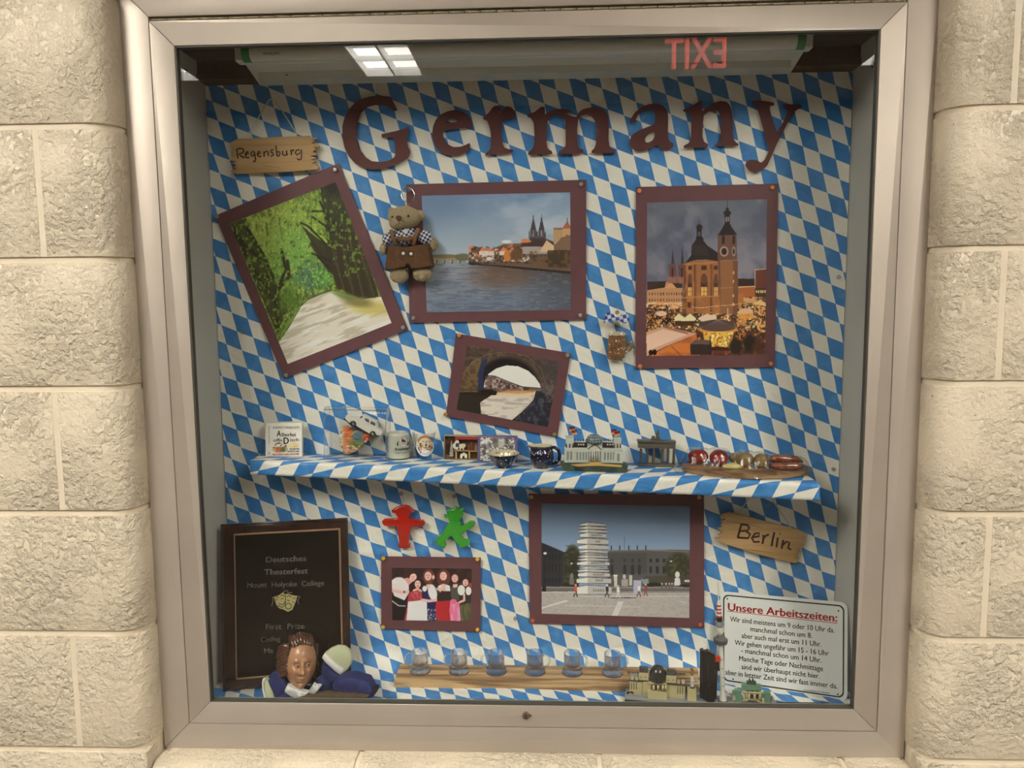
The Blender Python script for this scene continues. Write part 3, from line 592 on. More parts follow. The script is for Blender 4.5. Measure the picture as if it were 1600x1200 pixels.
def sheet(name, q4, res, painter, org, gain, mt, parent, th=.0004, back=True, lin=False):
    """q4: world corners TL, TR, BR, BL; a thin sheet with its own colours"""
    TL, TR, BR, BL = [np.array(v) for v in q4]; nx = max(2, int(np.linalg.norm(TR-TL)/res)); ny = max(2, int(np.linalg.norm(BL-TL)/res))
    a, b = np.meshgrid(np.linspace(0, 1, nx), np.linspace(0, 1, ny)); a = a[..., None]; b = b[..., None]
    P = (TL*(1-a)+TR*a)*(1-b)+(BL*(1-a)+BR*a)*b
    PX, PY = projn(P); cv = Cv(PX, PY, *org); painter(cv)
    col = np.clip(to_lin(cv.c)*np.array(gain), 0, .9)
    V = P.reshape(-1, 3); ii = np.arange(nx*ny).reshape(ny, nx)
    Fq = np.stack([ii[:-1, :-1], ii[:-1, 1:], ii[1:, 1:], ii[1:, :-1]], -1).reshape(-1, 4)[:, ::-1]
    nrm = np.cross(TR-TL, BL-TL); nrm /= np.linalg.norm(nrm)
    if nrm[1] < 0: nrm = -nrm      # away from the camera
    rim = np.r_[ii[0, :], ii[1:, -1], ii[-1, -2::-1], ii[-2:0:-1, 0]]
    V2 = V[rim]+nrm*th; n0 = len(V); k = len(rim)
    faces = Fq.tolist()+[[int(rim[i]), int(rim[(i+1) % k]), n0+(i+1) % k, n0+i] for i in range(k)]+[[n0+i for i in range(k)]]
    me = bpy.data.meshes.new(name); me.from_pydata(np.r_[V, V2].tolist(), [], faces)
    ca = me.color_attributes.new('Col', 'FLOAT_COLOR', 'POINT')
    cc = np.ones((len(V)+k, 4)); cc[:n0, :3] = col.reshape(-1, 3); cc[n0:, :3] = .6
    ca.data.foreach_set('color', cc.astype(np.float32).ravel())
    return link(name, me, mt, parent)
M_CARD = mat('maroon_mount_card', (.140, .052, .062), .55, noise=.12, nscale=30, bump=.08, bscale=600)
def K(l, ox, oy, s): return [(ox+a/s, oy+b/s) for a, b in l]
def card(name, label, cat, pq, prq, painter, org, gain, res=.00095, group='photo prints on maroon card'):
    yc = BY-.0052; C_ = [at(u, v, yc) for u, v in pq]; c0 = sum(C_, Vector())/4
    t = thing(name, label, cat, c0, group)
    mb = MB()
    # slightly bowed card: subdivided sheet
    n = 14; V = []; Fc = []
    for dy in (0, .0007):
        for j in range(n+1):
            for i in range(n+1):
                a, b = i/n, j/n; p = (C_[0]*(1-a)+C_[1]*a)*(1-b)+(C_[3]*(1-a)+C_[2]*a)*b
                bow = .0018*(1-(2*a-1)**2)*0+.0016*((2*b-1)**2)*(1-(2*a-1)**2)
                V.append((p.x, p.y+dy-bow*0, p.z))
    N2 = (n+1)**2
    for j in range(n):
        for i in range(n):
            q = j*(n+1)+i; Fc.append((q, q+n+1, q+n+2, q+1)); Fc.append((N2+q, N2+q+1, N2+q+n+2, N2+q+n+1))
    for i in range(n):
        Fc += [(i, i+1, N2+i+1, N2+i), (n*(n+1)+i+1, n*(n+1)+i, N2+n*(n+1)+i, N2+n*(n+1)+i+1), ((i+1)*(n+1), i*(n+1), N2+i*(n+1), N2+(i+1)*(n+1)), (i*(n+1)+n, (i+1)*(n+1)+n, N2+(i+1)*(n+1)+n, N2+i*(n+1)+n)]
    mb.mesh(V, Fc); mb.build('mount_card', M_CARD, t)
    q4 = [at(u, v, yc-.0006) for u, v in prq]
    sheet('photo_print', q4, res, painter, org, gain, M_PRINT, t)
    return t

def p_forest(c):
    c.fill((95, 115, 45)); x, y = c.x, c.y
    c.tex(.02, .02, 1, .45, .6, (140, 165, 60), 1).tex(.05, .05, 2, .5, .62, (70, 95, 35), .9)
    c.ell(330, 400, 190, 150, (150, 165, 70), .75, soft=.9).ell(470, 520, 120, 170, (110, 160, 70), .8, soft=.9).ell(560, 640, 80, 70, (70, 110, 85), .9, soft=.9)
    c.ell(620, 640, 60, 50, (80, 140, 60), .8, soft=.9).ell(560, 300, 120, 90, (130, 160, 60), .6, soft=.9)
    c.tex(.09, .05, 5, .54, .70, (50, 62, 26), .6).tex(.13, .1, 6, .56, .7, (175, 190, 90), .7)
    # right row of trunks
    c.poly([(600, 165), (690, 150), (800, 400), (905, 740), (860, 765), (760, 735), (700, 700), (650, 600), (560, 470), (500, 370), (560, 420), (640, 480)], (44, 40, 26), .85)
    for a in ([(640, 480), (700, 700)], [(690, 480), (745, 725)], [(730, 430), (800, 745)], [(770, 420), (850, 755)], [(560, 470), (655, 610)], [(700, 380), (720, 520)]): c.line(a, 26, (52, 42, 30), .9)
    for a in ([(665, 500), (725, 710)], [(715, 480), (775, 735)], [(755, 450), (825, 750)], [(800, 480), (880, 740)]): c.line(a, 6, (105, 85, 62), .55)
    for a in ([(640, 480), (540, 380), (500, 360)], [(690, 420), (560, 330)], [(730, 400), (640, 340), (600, 250)], [(660, 560), (560, 520)], [(700, 380), (620, 300), (560, 300)], [(740, 410), (640, 410)], [(650, 600), (590, 540)]): c.line(a, 11, (34, 30, 20), .85)
    c.tex(.07, .05, 8, .58, .66, (110, 150, 50), .7, m=inpoly(x, y, [(560, 300), (700, 150), (800, 420), (870, 640), (700, 640)]))
    # left tree
    c.poly([(130, 365), (215, 335), (270, 480), (340, 640), (400, 760), (440, 800), (410, 860), (380, 930), (360, 900), (310, 780), (230, 600)], (46, 46, 24), .8)
    for a in ([(385, 920), (360, 760), (250, 600), (150, 400)], [(375, 900), (380, 700), (300, 520), (215, 380)], [(380, 720), (420, 600), (400, 500)], [(300, 560), (200, 470), (150, 390)], [(340, 640), (260, 640)], [(370, 720), (440, 640), (430, 560)]): c.line(a, 17, (36, 34, 18), .9)
    for a in ([(400, 860), (405, 740)], [(375, 860), (345, 720)]): c.line(a, 5, (95, 92, 60), .5)
    c.tex(.09, .07, 11, .56, .65, (125, 155, 55), .75, m=(x < 450))
    c.ell(430, 770, 45, 50, (75, 105, 35), .7, soft=.8)
    # path
    c.poly([(655, 712), (700, 722), (820, 760), (920, 745), (990, 890), (432, 1100), (380, 985), (440, 900), (500, 800), (545, 755)], (206, 200, 178))
    m = inpoly(x, y, [(655, 712), (700, 722), (820, 760), (920, 745), (990, 890), (432, 1100), (380, 985), (440, 900), (500, 800), (545, 755)])
    xr = x*.93-y*.36; yr = x*.36+y*.93
    c.put(np.clip((fnoise(xr*.008, yr*.05, 21)-.5)/.12, 0, 1)*m, (165, 158, 130), .7)
    c.put(np.clip((fnoise(xr*.01, yr*.09, 25)-.55)/.1, 0, 1)*m, (222, 218, 200), .8)
    c.ell(860, 800, 110, 40, (185, 172, 85), .8, soft=.8, rot=.1).ell(790, 770, 80, 25, (110, 105, 60), .8, soft=.8, rot=.2).ell(720, 735, 60, 18, (95, 115, 50), .8, soft=.7, rot=.3)
    c.poly([(440, 905), (500, 800), (540, 757), (480, 780), (400, 930), (385, 985)], (110, 135, 55)); c.tex(.12, .12, 30, .5, .6, (60, 80, 30), .8, m=inpoly(x, y, [(440, 905), (500, 800), (540, 757), (480, 780), (380, 930), (385, 985)]))
    c.line([(540, 757), (600, 730), (655, 712)], 10, (60, 75, 45), .8)
    c.ell(670, 180, 40, 40, (28, 28, 18), .8, soft=.8)
def p_river(c):
    x, y = c.x, c.y
    c.vgrad(115, 400, (100, 124, 146), (152, 165, 168))
    c.tex(.006, .012, 3, .45, .7, (165, 176, 182), .55, m=np.clip((x-330)/250, 0, 1)); c.tex(.01, .02, 5, .5, .75, (185, 190, 188), .4, m=np.clip((x-500)/200, 0, 1))
    c.ell(240, 140, 220, 110, (84, 106, 134), .45, soft=.9)
    # water
    wy = 418; m = y > wy
    c.vgrad(wy, 640, (128, 135, 138), (92, 104, 118), m=m); 
    c.put(m*np.clip((x-420)/120, 0, 1)*np.clip((560-y)/140, 0, 1), (62, 50, 44), .85); c.put(m*np.clip((x-600)/200, 0, 1), (52, 56, 60), .55)
    c.tex(.02, .16, 7, .5, .62, (70, 80, 94), .5, m=m); c.tex(.04, .2, 9, .55, .65, (140, 142, 140), .3, m=m)
    c.ell(560, 480, 130, 50, (105, 75, 52), .5, soft=.9)
    # bridge
    c.rect(270, 398, 420, 404, (200, 168, 100)); c.rect(270, 400, 420, 412, (150, 125, 82))
    for bx in range(285, 420, 34): c.ell(bx+14, 416, 11, 9, (120, 130, 132)); c.rect(bx-3, 408, bx+3, 424, (90, 72, 48))
    c.ell(320, 392, 70, 9, (98, 96, 66), .9).ell(400, 396, 36, 16, (84, 88, 58), .9, soft=.4)
    # town
    c.poly([(425, 372), (440, 345), (470, 352), (520, 362), (575, 340), (650, 335), (690, 325), (760, 318), (800, 340), (870, 330), (870, 470), (425, 428)], (96, 76, 60))
    c.tex(.05, .06, 13, .5, .6, (188, 112, 70), .85, m=inpoly(x, y, [(425, 372), (440, 345), (520, 358), (600, 338), (680, 330), (680, 385), (425, 400)]))
    c.tex(.09, .09, 14, .58, .66, (205, 196, 178), .8, m=(y > 360) & (y < 415) & (x > 425) & (x < 690)); c.tex(.1, .1, 15, .56, .64, (48, 42, 36), .8, m=(y > 350) & (y < 425) & (x > 425))
    c.poly([(425, 350), (436, 343), (437, 375), (425, 375)], (190, 120, 84))
    for px in (470, 500, 560, 600): c.poly([(px, 370), (px+16, 352), (px+36, 370)], (196, 112, 66)); c.rect(px, 370, px+36, 388, (206, 198, 184), .9)
    c.ell(595, 390, 17, 24, (176, 110, 52)).ell(632, 385, 26, 26, (92, 66, 40), 1, soft=.4).ell(515, 403, 14, 8, (215, 190, 176))
    c.poly([(650, 352), (668, 318), (752, 312), (770, 350)], (66, 52, 46)); c.rect(660, 350, 768, 382, (150, 140, 130)); c.poly([(735, 372), (765, 322), (798, 340), (798, 372)], (192, 166, 128)); c.poly([(730, 352), (758, 314), (800, 330), (795, 345), (765, 322)], (74, 56, 46))
    c.poly([(650, 335), (662, 314), (690, 318), (700, 330)], (180, 108, 72))
    for sx in (707, 743):
        c.poly([(sx-16, 322), (sx-11, 272), (sx-3, 232), (sx, 202), (sx+3, 232), (sx+12, 272), (sx+16, 320)], (62, 58, 60)); c.rect(sx-14, 275, sx+13, 312, (84, 78, 78), .8)
        c.line([(sx-18, 312), (sx-18, 285)], 4, (70, 64, 64)); c.line([(sx+17, 312), (sx+16, 285)], 4, (70, 64, 64)); c.rect(sx-2, 280, sx+1, 305, (150, 140, 130))
    c.rect(795, 272, 870, 335, (160, 132, 92)); c.rect(795, 268, 835, 276, (120, 92, 62)); c.poly([(835, 268), (855, 238), (870, 262), (870, 282), (835, 282)], (150, 88, 60)); c.line([(855, 225), (855, 245)], 3, (60, 50, 44)); c.rect(835, 272, 870, 310, (172, 140, 98)); c.rect(850, 298, 858, 312, (60, 46, 36))
    c.poly([(800, 345), (830, 310), (870, 298), (870, 400), (800, 400)], (112, 88, 68)); c.rect(770, 365, 870, 440, (58, 48, 36), .85); c.tex(.06, .06, 17, .5, .6, (100, 74, 44), .8, m=(x > 690) & (y > 370) & (y < 440))
    c.ell(590, 328, 20, 6, (226, 224, 220), .9, soft=.8)
    c.poly([(425, 418), (520, 424), (640, 434), (870, 455), (870, 470), (640, 447), (520, 434), (425, 430)], (44, 36, 30)); c.line([(480, 424), (650, 436), (870, 456)], 2.5, (128, 112, 96), .8)
def p_church(c):
    x, y = c.x, c.y; c.fill((92, 96, 106)); c.vgrad(150, 600, (84, 90, 98), (120, 116, 122)); c.tex(.006, .007, 4, .42, .62, (70, 76, 90), .7); c.tex(.01, .008, 6, .5, .7, (128, 126, 130), .5)
    # square and stalls
    c.rect(320, 740, 1020, 1050, (78, 46, 26)); c.tex(.04, .05, 8, .5, .6, (196, 126, 60), .8, m=y > 745); c.tex(.1, .1, 9, .58, .64, (36, 20, 14), .9, m=(y > 745)); c.tex(.15, .15, 10, .62, .68, (250, 215, 150), .9, m=(y > 745) & (y < 900))
    c.tex(.14, .09, 12, .5, .56, (34, 22, 18), .9, m=inpoly(x, y, [(330, 765), (620, 790), (620, 840), (330, 890)]))
    # buildings left
    c.poly([(332, 625), (440, 620), (470, 630), (530, 650), (530, 745), (332, 745)], (166, 122, 82)); c.poly([(332, 618), (440, 615), (432, 652), (332, 668)], (54, 40, 34)); c.poly([(430, 655), (465, 622), (500, 655)], (178, 136, 90)); c.poly([(470, 622), (530, 630), (530, 655), (498, 655)], (60, 42, 34))
    for yy in (680, 715):
        for xx in list(range(342, 426, 16))+list(range(440, 525, 14)): c.rect(xx, yy, xx+6, yy+16, (84, 60, 44))
    c.rect(332, 738, 530, 752, (222, 140, 80), .7); c.tex(.1, .2, 14, .5, .6, (250, 190, 150), .8, m=(y > 735) & (y < 770) & (x < 530))
    # right buildings
    c.rect(848, 602, 945, 648, (44, 32, 28)); c.rect(852, 645, 945, 712, (148, 84, 42)); c.line([(852, 650), (945, 645)], 5, (196, 168, 120)); c.rect(945, 548, 1010, 660, (92, 50, 38)); c.line([(943, 552), (1012, 545)], 5, (176, 150, 116)); c.line([(945, 550), (945, 660)], 4, (176, 150, 116)); c.rect(945, 655, 1010, 718, (60, 44, 34)); 
    for k in range(5): c.rect(950+k*12, 668, 958+k*12, 682, (206, 176, 112))
    c.rect(852, 705, 1010, 740, (206, 150, 84), .8); c.tex(.05, .1, 16, .5, .6, (70, 40, 24), .8, m=(y > 705) & (y < 800) & (x > 850))
    # cathedral spires behind
    for sx, top in ((477, 428), (531, 408)):
        c.poly([(sx-9, 530), (sx, top), (sx+10, 530)], (54, 40, 40)); c.poly([(sx-24, 628), (sx-20, 540), (sx-8, 515), (sx+10, 515), (sx+20, 540), (sx+20, 628)], (96, 62, 52)); c.rect(sx-6, 540, sx+3, 600, (48, 30, 28)); c.line([(sx-20, 545), (sx-20, 520)], 4, (70, 48, 44)); c.rect(sx-24, 590, sx+20, 628, (168, 112, 78), .5)
    # nave
    c.poly([(528, 800), (545, 512), (610, 498), (665, 495), (745, 500), (748, 800)], (136, 88, 50)); c.poly([(528, 800), (545, 512), (552, 510), (556, 800)], (92, 58, 36)); c.tex(.03, .02, 20, .5, .7, (168, 112, 62), .5, m=inpoly(x, y, [(528, 800), (545, 512), (745, 500), (748, 800)]))
    c.poly([(548, 514), (580, 470), (585, 415), (612, 375), (640, 368), (672, 412), (745, 462), (748, 505), (665, 492), (600, 497)], (36, 30, 30)); c.poly([(582, 470), (584, 415), (668, 412), (680, 470)], (46, 38, 36))
    c.rect(614, 318, 641, 375, (34, 28, 28)); c.ell(628, 312, 17, 20, (34, 28, 28)); c.line([(628, 262), (628, 300)], 3, (50, 44, 44)); c.rect(621, 335, 634, 360, (110, 100, 98), .7); c.poly([(605, 378), (612, 362), (644, 362), (655, 380)], (30, 26, 26))
    for wx in (575, 655, 722):
        w_ = 13 if wx != 655 else 19
        c.rect(wx-w_, 600, wx+w_, 698, (70, 44, 32)); c.ell(wx, 600, w_, 28, (70, 44, 32)); c.rect(wx-w_+3, 650, wx+w_-3, 698, (222, 176, 96), .85); c.line([(wx, 585), (wx, 698)], 2.5, (50, 32, 24)); c.line([(wx-w_, 675), (wx+w_, 675)], 2, (60, 38, 26)); c.rect(wx-w_+3, 528, wx+w_-3, 552, (60, 38, 28))
        c.ell(wx, 598, w_+4, 32, (176, 122, 72), .25)
    for bx in (607, 700): c.rect(bx-8, 520, bx+5, 790, (116, 74, 44)); c.rect(bx-8, 520, bx-4, 790, (66, 42, 28))
    c.line([(540, 520), (745, 508)], 5, (160, 112, 68)); c.line([(530, 710), (748, 700)], 6, (166, 114, 64)); c.rect(560, 735, 582, 768, (84, 50, 32)); c.line([(530, 770), (748, 775)], 5, (150, 96, 52))
    # tower
    c.poly([(733, 500), (733, 355), (840, 350), (848, 800), (748, 800)], (92, 66, 52)); c.poly([(733, 355), (765, 305), (770, 290), (803, 290), (812, 308), (843, 352)], (34, 30, 30)); c.rect(772, 235, 801, 292, (38, 32, 32)); c.rect(779, 252, 786, 278, (130, 120, 116)); c.rect(791, 252, 796, 278, (130, 120, 116)); c.ell(787, 228, 22, 14, (32, 28, 28)); c.ell(787, 207, 9, 10, (32, 28, 28)); c.line([(787, 155), (787, 200)], 3, (46, 40, 40))
    c.poly([(748, 500), (845, 500), (848, 800), (748, 800)], (126, 84, 52)); c.line([(748, 500), (845, 495)], 4, (150, 110, 70)); c.line([(748, 655), (848, 650)], 4, (160, 112, 66)); c.rect(820, 500, 848, 800, (88, 56, 38), .6)
    for wx in (765, 824): c.rect(wx-9, 370, wx+8, 405, (40, 30, 28)); c.ell(wx, 370, 9, 14, (40, 30, 28))
    c.ell(769, 447, 24, 29, (150, 130, 112)).ell(769, 447, 16, 20, (44, 34, 32)); c.ell(824, 447, 10, 27, (150, 130, 112)).ell(824, 447, 6, 18, (44, 34, 32))
    for yy in (560, 610, 690, 740): c.rect(818, yy, 826, yy+16, (214, 164, 96), .8)
    c.poly([(848, 690), (880, 680), (880, 740), (848, 760)], (150, 96, 50))
    # market
    c.poly([(485, 822), (512, 795), (545, 820), (575, 797), (608, 822), (600, 850), (490, 845)], (222, 188, 140)); c.line([(485, 822), (512, 797), (545, 822), (575, 797), (608, 824)], 4, (120, 84, 60)); c.rect(492, 842, 600, 868, (60, 34, 20))
    c.poly([(618, 828), (660, 805), (725, 808), (722, 832), (640, 845)], (204, 176, 150)); c.poly([(842, 795), (870, 770), (930, 775), (935, 800), (850, 805)], (196, 158, 120)); c.rect(850, 800, 935, 830, (230, 150, 60), .7)
    c.ell(412, 800, 32, 15, (214, 170, 140), .9); c.poly([(930, 745), (975, 722), (1010, 745), (1010, 760)], (210, 170, 110))
    c.line([(585, 762), (640, 768), (720, 758), (800, 752), (900, 740)], 2, (250, 220, 160), .8); c.line([(790, 770), (790, 832)], 3.5, (240, 220, 180))
    # roof slab lower left
    c.poly([(328, 905), (425, 872), (612, 915), (430, 990), (328, 1042)], (178, 138, 112)); c.poly([(328, 925), (420, 890), (560, 920), (400, 985), (328, 1015)], (202, 166, 138)); c.line([(425, 876), (560, 912)], 6, (110, 60, 44)); c.line([(612, 918), (430, 995), (345, 1040)], 4, (116, 76, 54))
    c.poly([(430, 995), (612, 915), (622, 1042), (345, 1042)], (150, 82, 40)); c.tex(.01, .03, 23, .45, .6, (190, 110, 48), .7, m=inpoly(x, y, [(430, 995), (612, 915), (622, 1042), (345, 1042)])); c.line([(470, 985), (525, 1040)], 3, (60, 34, 22))
    # carousel
    c.poly([(622, 880), (640, 850), (735, 832), (810, 845), (838, 880), (835, 905), (720, 912), (625, 900)], (70, 56, 54)); 
    for k in range(9): c.line([(735, 834), (632+k*25, 888)], 2.5, (130, 112, 104), .7)
    c.ell(735, 890, 112, 26, (196, 132, 62), .95).ell(735, 882, 98, 20, (84, 62, 54)); c.poly([(648, 905), (822, 905), (812, 985), (720, 1002), (664, 985)], (222, 158, 60)); c.tex(.08, .06, 26, .5, .58, (255, 214, 120), .9, m=inpoly(x, y, [(648, 905), (822, 905), (812, 985), (664, 985)])); c.tex(.1, .08, 28, .57, .64, (140, 72, 24), .9, m=inpoly(x, y, [(648, 905), (822, 905), (812, 990), (664, 990)]))
    c.ell(735, 1000, 60, 12, (40, 24, 18)); c.rect(680, 1010, 800, 1030, (96, 36, 24), .8)
    c.poly([(575, 975), (605, 950), (690, 950), (700, 985), (698, 1035), (578, 1035)], (44, 32, 30)); c.poly([(575, 975), (610, 948), (690, 950), (700, 975)], (86, 70, 66)); c.line([(690, 930), (690, 1035)], 6, (30, 20, 18))
    c.ell(835, 985, 38, 46, (28, 20, 14), 1, soft=.5).ell(915, 970, 36, 52, (26, 20, 14), 1, soft=.5); c.ell(965, 1000, 40, 40, (70, 34, 22), .8, soft=.6); c.rect(960, 880, 1005, 1000, (60, 32, 22), .7); c.tex(.06, .06, 31, .56, .64, (226, 160, 90), .9, m=(x > 940) & (y > 760) & (y < 960))
    c.ell(352, 1022, 12, 16, (20, 14, 14)).ell(374, 1020, 12, 17, (20, 14, 14))
def p_bridge(c):
    x, y = c.x, c.y; c.fill((72, 60, 48)); c.tex(.05, .05, 3, .45, .6, (104, 86, 66), .7); c.tex(.09, .09, 4, .55, .65, (48, 40, 34), .7); c.put(np.clip((x-650)/150, 0, 1), (58, 58, 62), .6)
    c.ell(590, 975, 160, 150, (96, 78, 58), .9).ell(592, 985, 146, 152, (20, 18, 22)); c.tex(.05, .08, 7, .55, .65, (44, 40, 42), .5, m=((x-592)/146)**2+((y-985)/152)**2 < 1)
    c.poly([(385, 985), (400, 900), (440, 850), (480, 835), (470, 900), (465, 985)], (104, 84, 56)); c.tex(.08, .08, 9, .5, .6, (70, 56, 38), .8, m=(x < 470) & (y > 850) & (y < 985)); c.poly([(468, 975), (466, 900), (482, 850), (508, 838), (488, 900), (490, 975)], (36, 46, 72))
    # opening: sky
    sky = [(492, 965), (496, 935), (512, 905), (545, 882), (590, 868), (640, 872), (685, 892), (715, 920), (735, 950), (742, 975), (600, 985)]
    c.poly(sky, (226, 222, 200))
    c.poly([(495, 970), (498, 912), (540, 918), (580, 935), (625, 950), (680, 965), (740, 968), (740, 980), (600, 985)], (112, 92, 82)); m = inpoly(x, y, [(495, 970), (498, 912), (540, 918), (580, 935), (625, 950), (680, 965), (700, 975), (600, 985)])
    c.tex(.12, .12, 12, .5, .58, (56, 44, 40), .9, m=m); c.tex(.1, .12, 13, .55, .62, (186, 166, 152), .8, m=m); c.line([(498, 912), (540, 915), (600, 940), (660, 962), (740, 968)], 4, (46, 38, 34))
    # water
    c.poly([(375, 990), (375, 1062), (475, 1080), (545, 1000), (470, 985)], (40, 34, 26)); c.poly([(480, 1080), (475, 1030), (545, 985), (640, 978), (715, 982), (700, 1020), (650, 1070), (612, 1105)], (206, 198, 178))
    m = inpoly(x, y, [(480, 1080), (475, 1030), (545, 985), (640, 978), (715, 982), (700, 1020), (650, 1070), (612, 1105)])
    c.tex(.015, .09, 15, .5, .6, (158, 150, 132), .7, m=m); c.put(m*np.clip((1010-y)/30, 0, 1), (206, 160, 96), .75); c.poly([(548, 985), (545, 975), (715, 975), (712, 985), (640, 992)], (176, 118, 70), .6)
    c.line([(715, 982), (705, 1018), (655, 1070), (612, 1105)], 4, (216, 200, 170)); c.poly([(718, 984), (708, 1020), (655, 1075), (618, 1110), (775, 1140), (800, 1000), (745, 985)], (34, 36, 44)); c.tex(.09, .05, 17, .56, .62, (74, 78, 88), .7, m=inpoly(x, y, [(718, 984), (708, 1020), (655, 1075), (618, 1110), (775, 1140), (800, 1000)]))
    c.poly([(385, 985), (550, 985), (545, 998), (470, 1000), (385, 992)], (30, 24, 22)); c.line([(400, 975), (548, 972)], 5, (56, 46, 38))
    c.poly([(742, 960), (760, 940), (790, 960), (795, 1010), (745, 985)], (76, 70, 66)); c.tex(.08, .08, 19, .55, .62, (110, 100, 90), .6, m=(x > 740) & (y > 930) & (y < 1030))
    c.line([(400, 905), (440, 855), (500, 822), (590, 808), (680, 828), (740, 880), (765, 960)], 3, (140, 118, 90), .5)
def p_women(c):
    x, y = c.x, c.y; c.fill((40, 22, 24)); c.tex(.03, .03, 3, .5, .65, (66, 36, 38), .7)
    sk = (226, 176, 158); bl = (212, 206, 200)
    c.poly([(235, 850), (320, 870), (330, 950), (315, 1020), (235, 1018)], (24, 18, 20)); c.line([(235, 885), (280, 918), (325, 920)], 6, (196, 192, 190))
    c.ell(285, 770, 58, 50, bl, 1, rot=.3); c.poly([(232, 745), (300, 720), (350, 770), (350, 830), (320, 880), (250, 850), (230, 800)], (214, 206, 198)); c.line([(232, 810), (300, 826), (345, 822)], 22, sk); c.ell(250, 750, 22, 14, (240, 236, 230)); c.poly([(318, 730), (355, 720), (375, 750), (350, 775)], (206, 150, 132))
    c.ell(368, 700, 36, 32, (54, 28, 24), 1, rot=.3).ell(380, 722, 24, 28, sk, 1, rot=.4); c.rect(312, 815, 325, 830, (70, 60, 60))
    c.ell(412, 775, 30, 45, (44, 22, 20)).ell(412, 768, 21, 26, sk); c.ell(412, 782, 8, 3, (150, 60, 60)); c.poly([(350, 840), (380, 810), (440, 815), (445, 890), (340, 892)], (156, 44, 54)); c.tex(.1, .1, 7, .55, .6, (206, 110, 112), .7, m=inpoly(x, y, [(350, 840), (380, 810), (440, 815), (445, 890), (340, 892)])); c.line([(385, 812), (410, 800), (435, 815)], 14, sk)
    c.poly([(345, 890), (440, 880), (478, 895), (478, 1022), (332, 1020)], (222, 214, 206)); c.poly([(318, 1018), (345, 892), (340, 960), (333, 1020)], (170, 50, 60))
    c.ell(488, 715, 40, 52, (106, 56, 38)).ell(484, 712, 24, 31, sk); c.ell(520, 720, 9, 14, sk); c.poly([(462, 790), (500, 765), (528, 800), (540, 870), (545, 1020), (480, 1022), (475, 880), (440, 820)], (26, 28, 76)); c.ell(515, 825, 30, 58, (226, 222, 218), 1, rot=-.25); c.ell(460, 800, 16, 20, (226, 222, 218)); c.poly([(470, 770), (500, 768), (492, 800), (470, 800)], sk); c.line([(445, 878), (490, 885), (560, 876)], 20, sk); c.tex(.16, .16, 9, .66, .68, (230, 230, 240), .9, m=inpoly(x, y, [(480, 940), (545, 940), (545, 1022), (480, 1022)]))
    c.ell(592, 725, 46, 62, (92, 48, 36)).ell(590, 712, 24, 30, sk); c.poly([(555, 780), (590, 765), (635, 780), (640, 850), (545, 870)], (224, 218, 214)); c.poly([(550, 812), (640, 818), (640, 885), (545, 890)], (44, 30, 30)); c.poly([(575, 770), (610, 770), (600, 800), (582, 800)], sk); c.line([(550, 800), (575, 800), (600, 808)], 18, sk); c.rect(562, 788, 574, 822, (226, 190, 150), .9); c.poly([(540, 888), (640, 882), (642, 1024), (548, 1022), (535, 940)], (168, 34, 38))
    c.ell(670, 728, 28, 36, (84, 44, 34)).ell(670, 728, 22, 27, sk); c.poly([(640, 790), (668, 770), (705, 785), (700, 880), (645, 880)], (70, 72, 58)); c.ell(715, 810, 26, 36, (228, 224, 218)); c.poly([(655, 770), (690, 768), (685, 790), (660, 792)], sk); c.line([(735, 840), (735, 880), (700, 895)], 15, sk); c.poly([(640, 880), (700, 895), (712, 1025), (640, 1022), (632, 950)], (214, 110, 140)); c.tex(.08, .02, 11, .5, .6, (240, 160, 180), .7, m=inpoly(x, y, [(640, 900), (700, 895), (712, 1025), (640, 1022)])); c.ell(660, 890, 24, 18, (206, 100, 130))
    c.ell(745, 752, 28, 34, (50, 26, 24)).ell(744, 758, 20, 25, sk); c.ell(765, 815, 20, 30, (230, 226, 222)); c.poly([(745, 850), (786, 850), (784, 920), (745, 905)], (46, 46, 44)); c.poly([(705, 915), (786, 895), (783, 1026), (714, 1025)], (76, 78, 48)); c.tex(.08, .02, 13, .5, .6, (110, 110, 70), .6, m=inpoly(x, y, [(705, 915), (786, 895), (783, 1026), (714, 1025)])); c.ell(778, 775, 12, 18, (150, 60, 50))
    for fx, fy in ((378, 722), (412, 766), (482, 710), (588, 708), (670, 726), (744, 756)):
        c.ell(fx-7, fy-4, 3.5, 2.5, (50, 28, 26)).ell(fx+8, fy-4, 3.5, 2.5, (50, 28, 26)).ell(fx+1, fy+13, 7, 2.6, (166, 60, 60)).ell(fx+1, fy+4, 2, 4, (196, 140, 122))
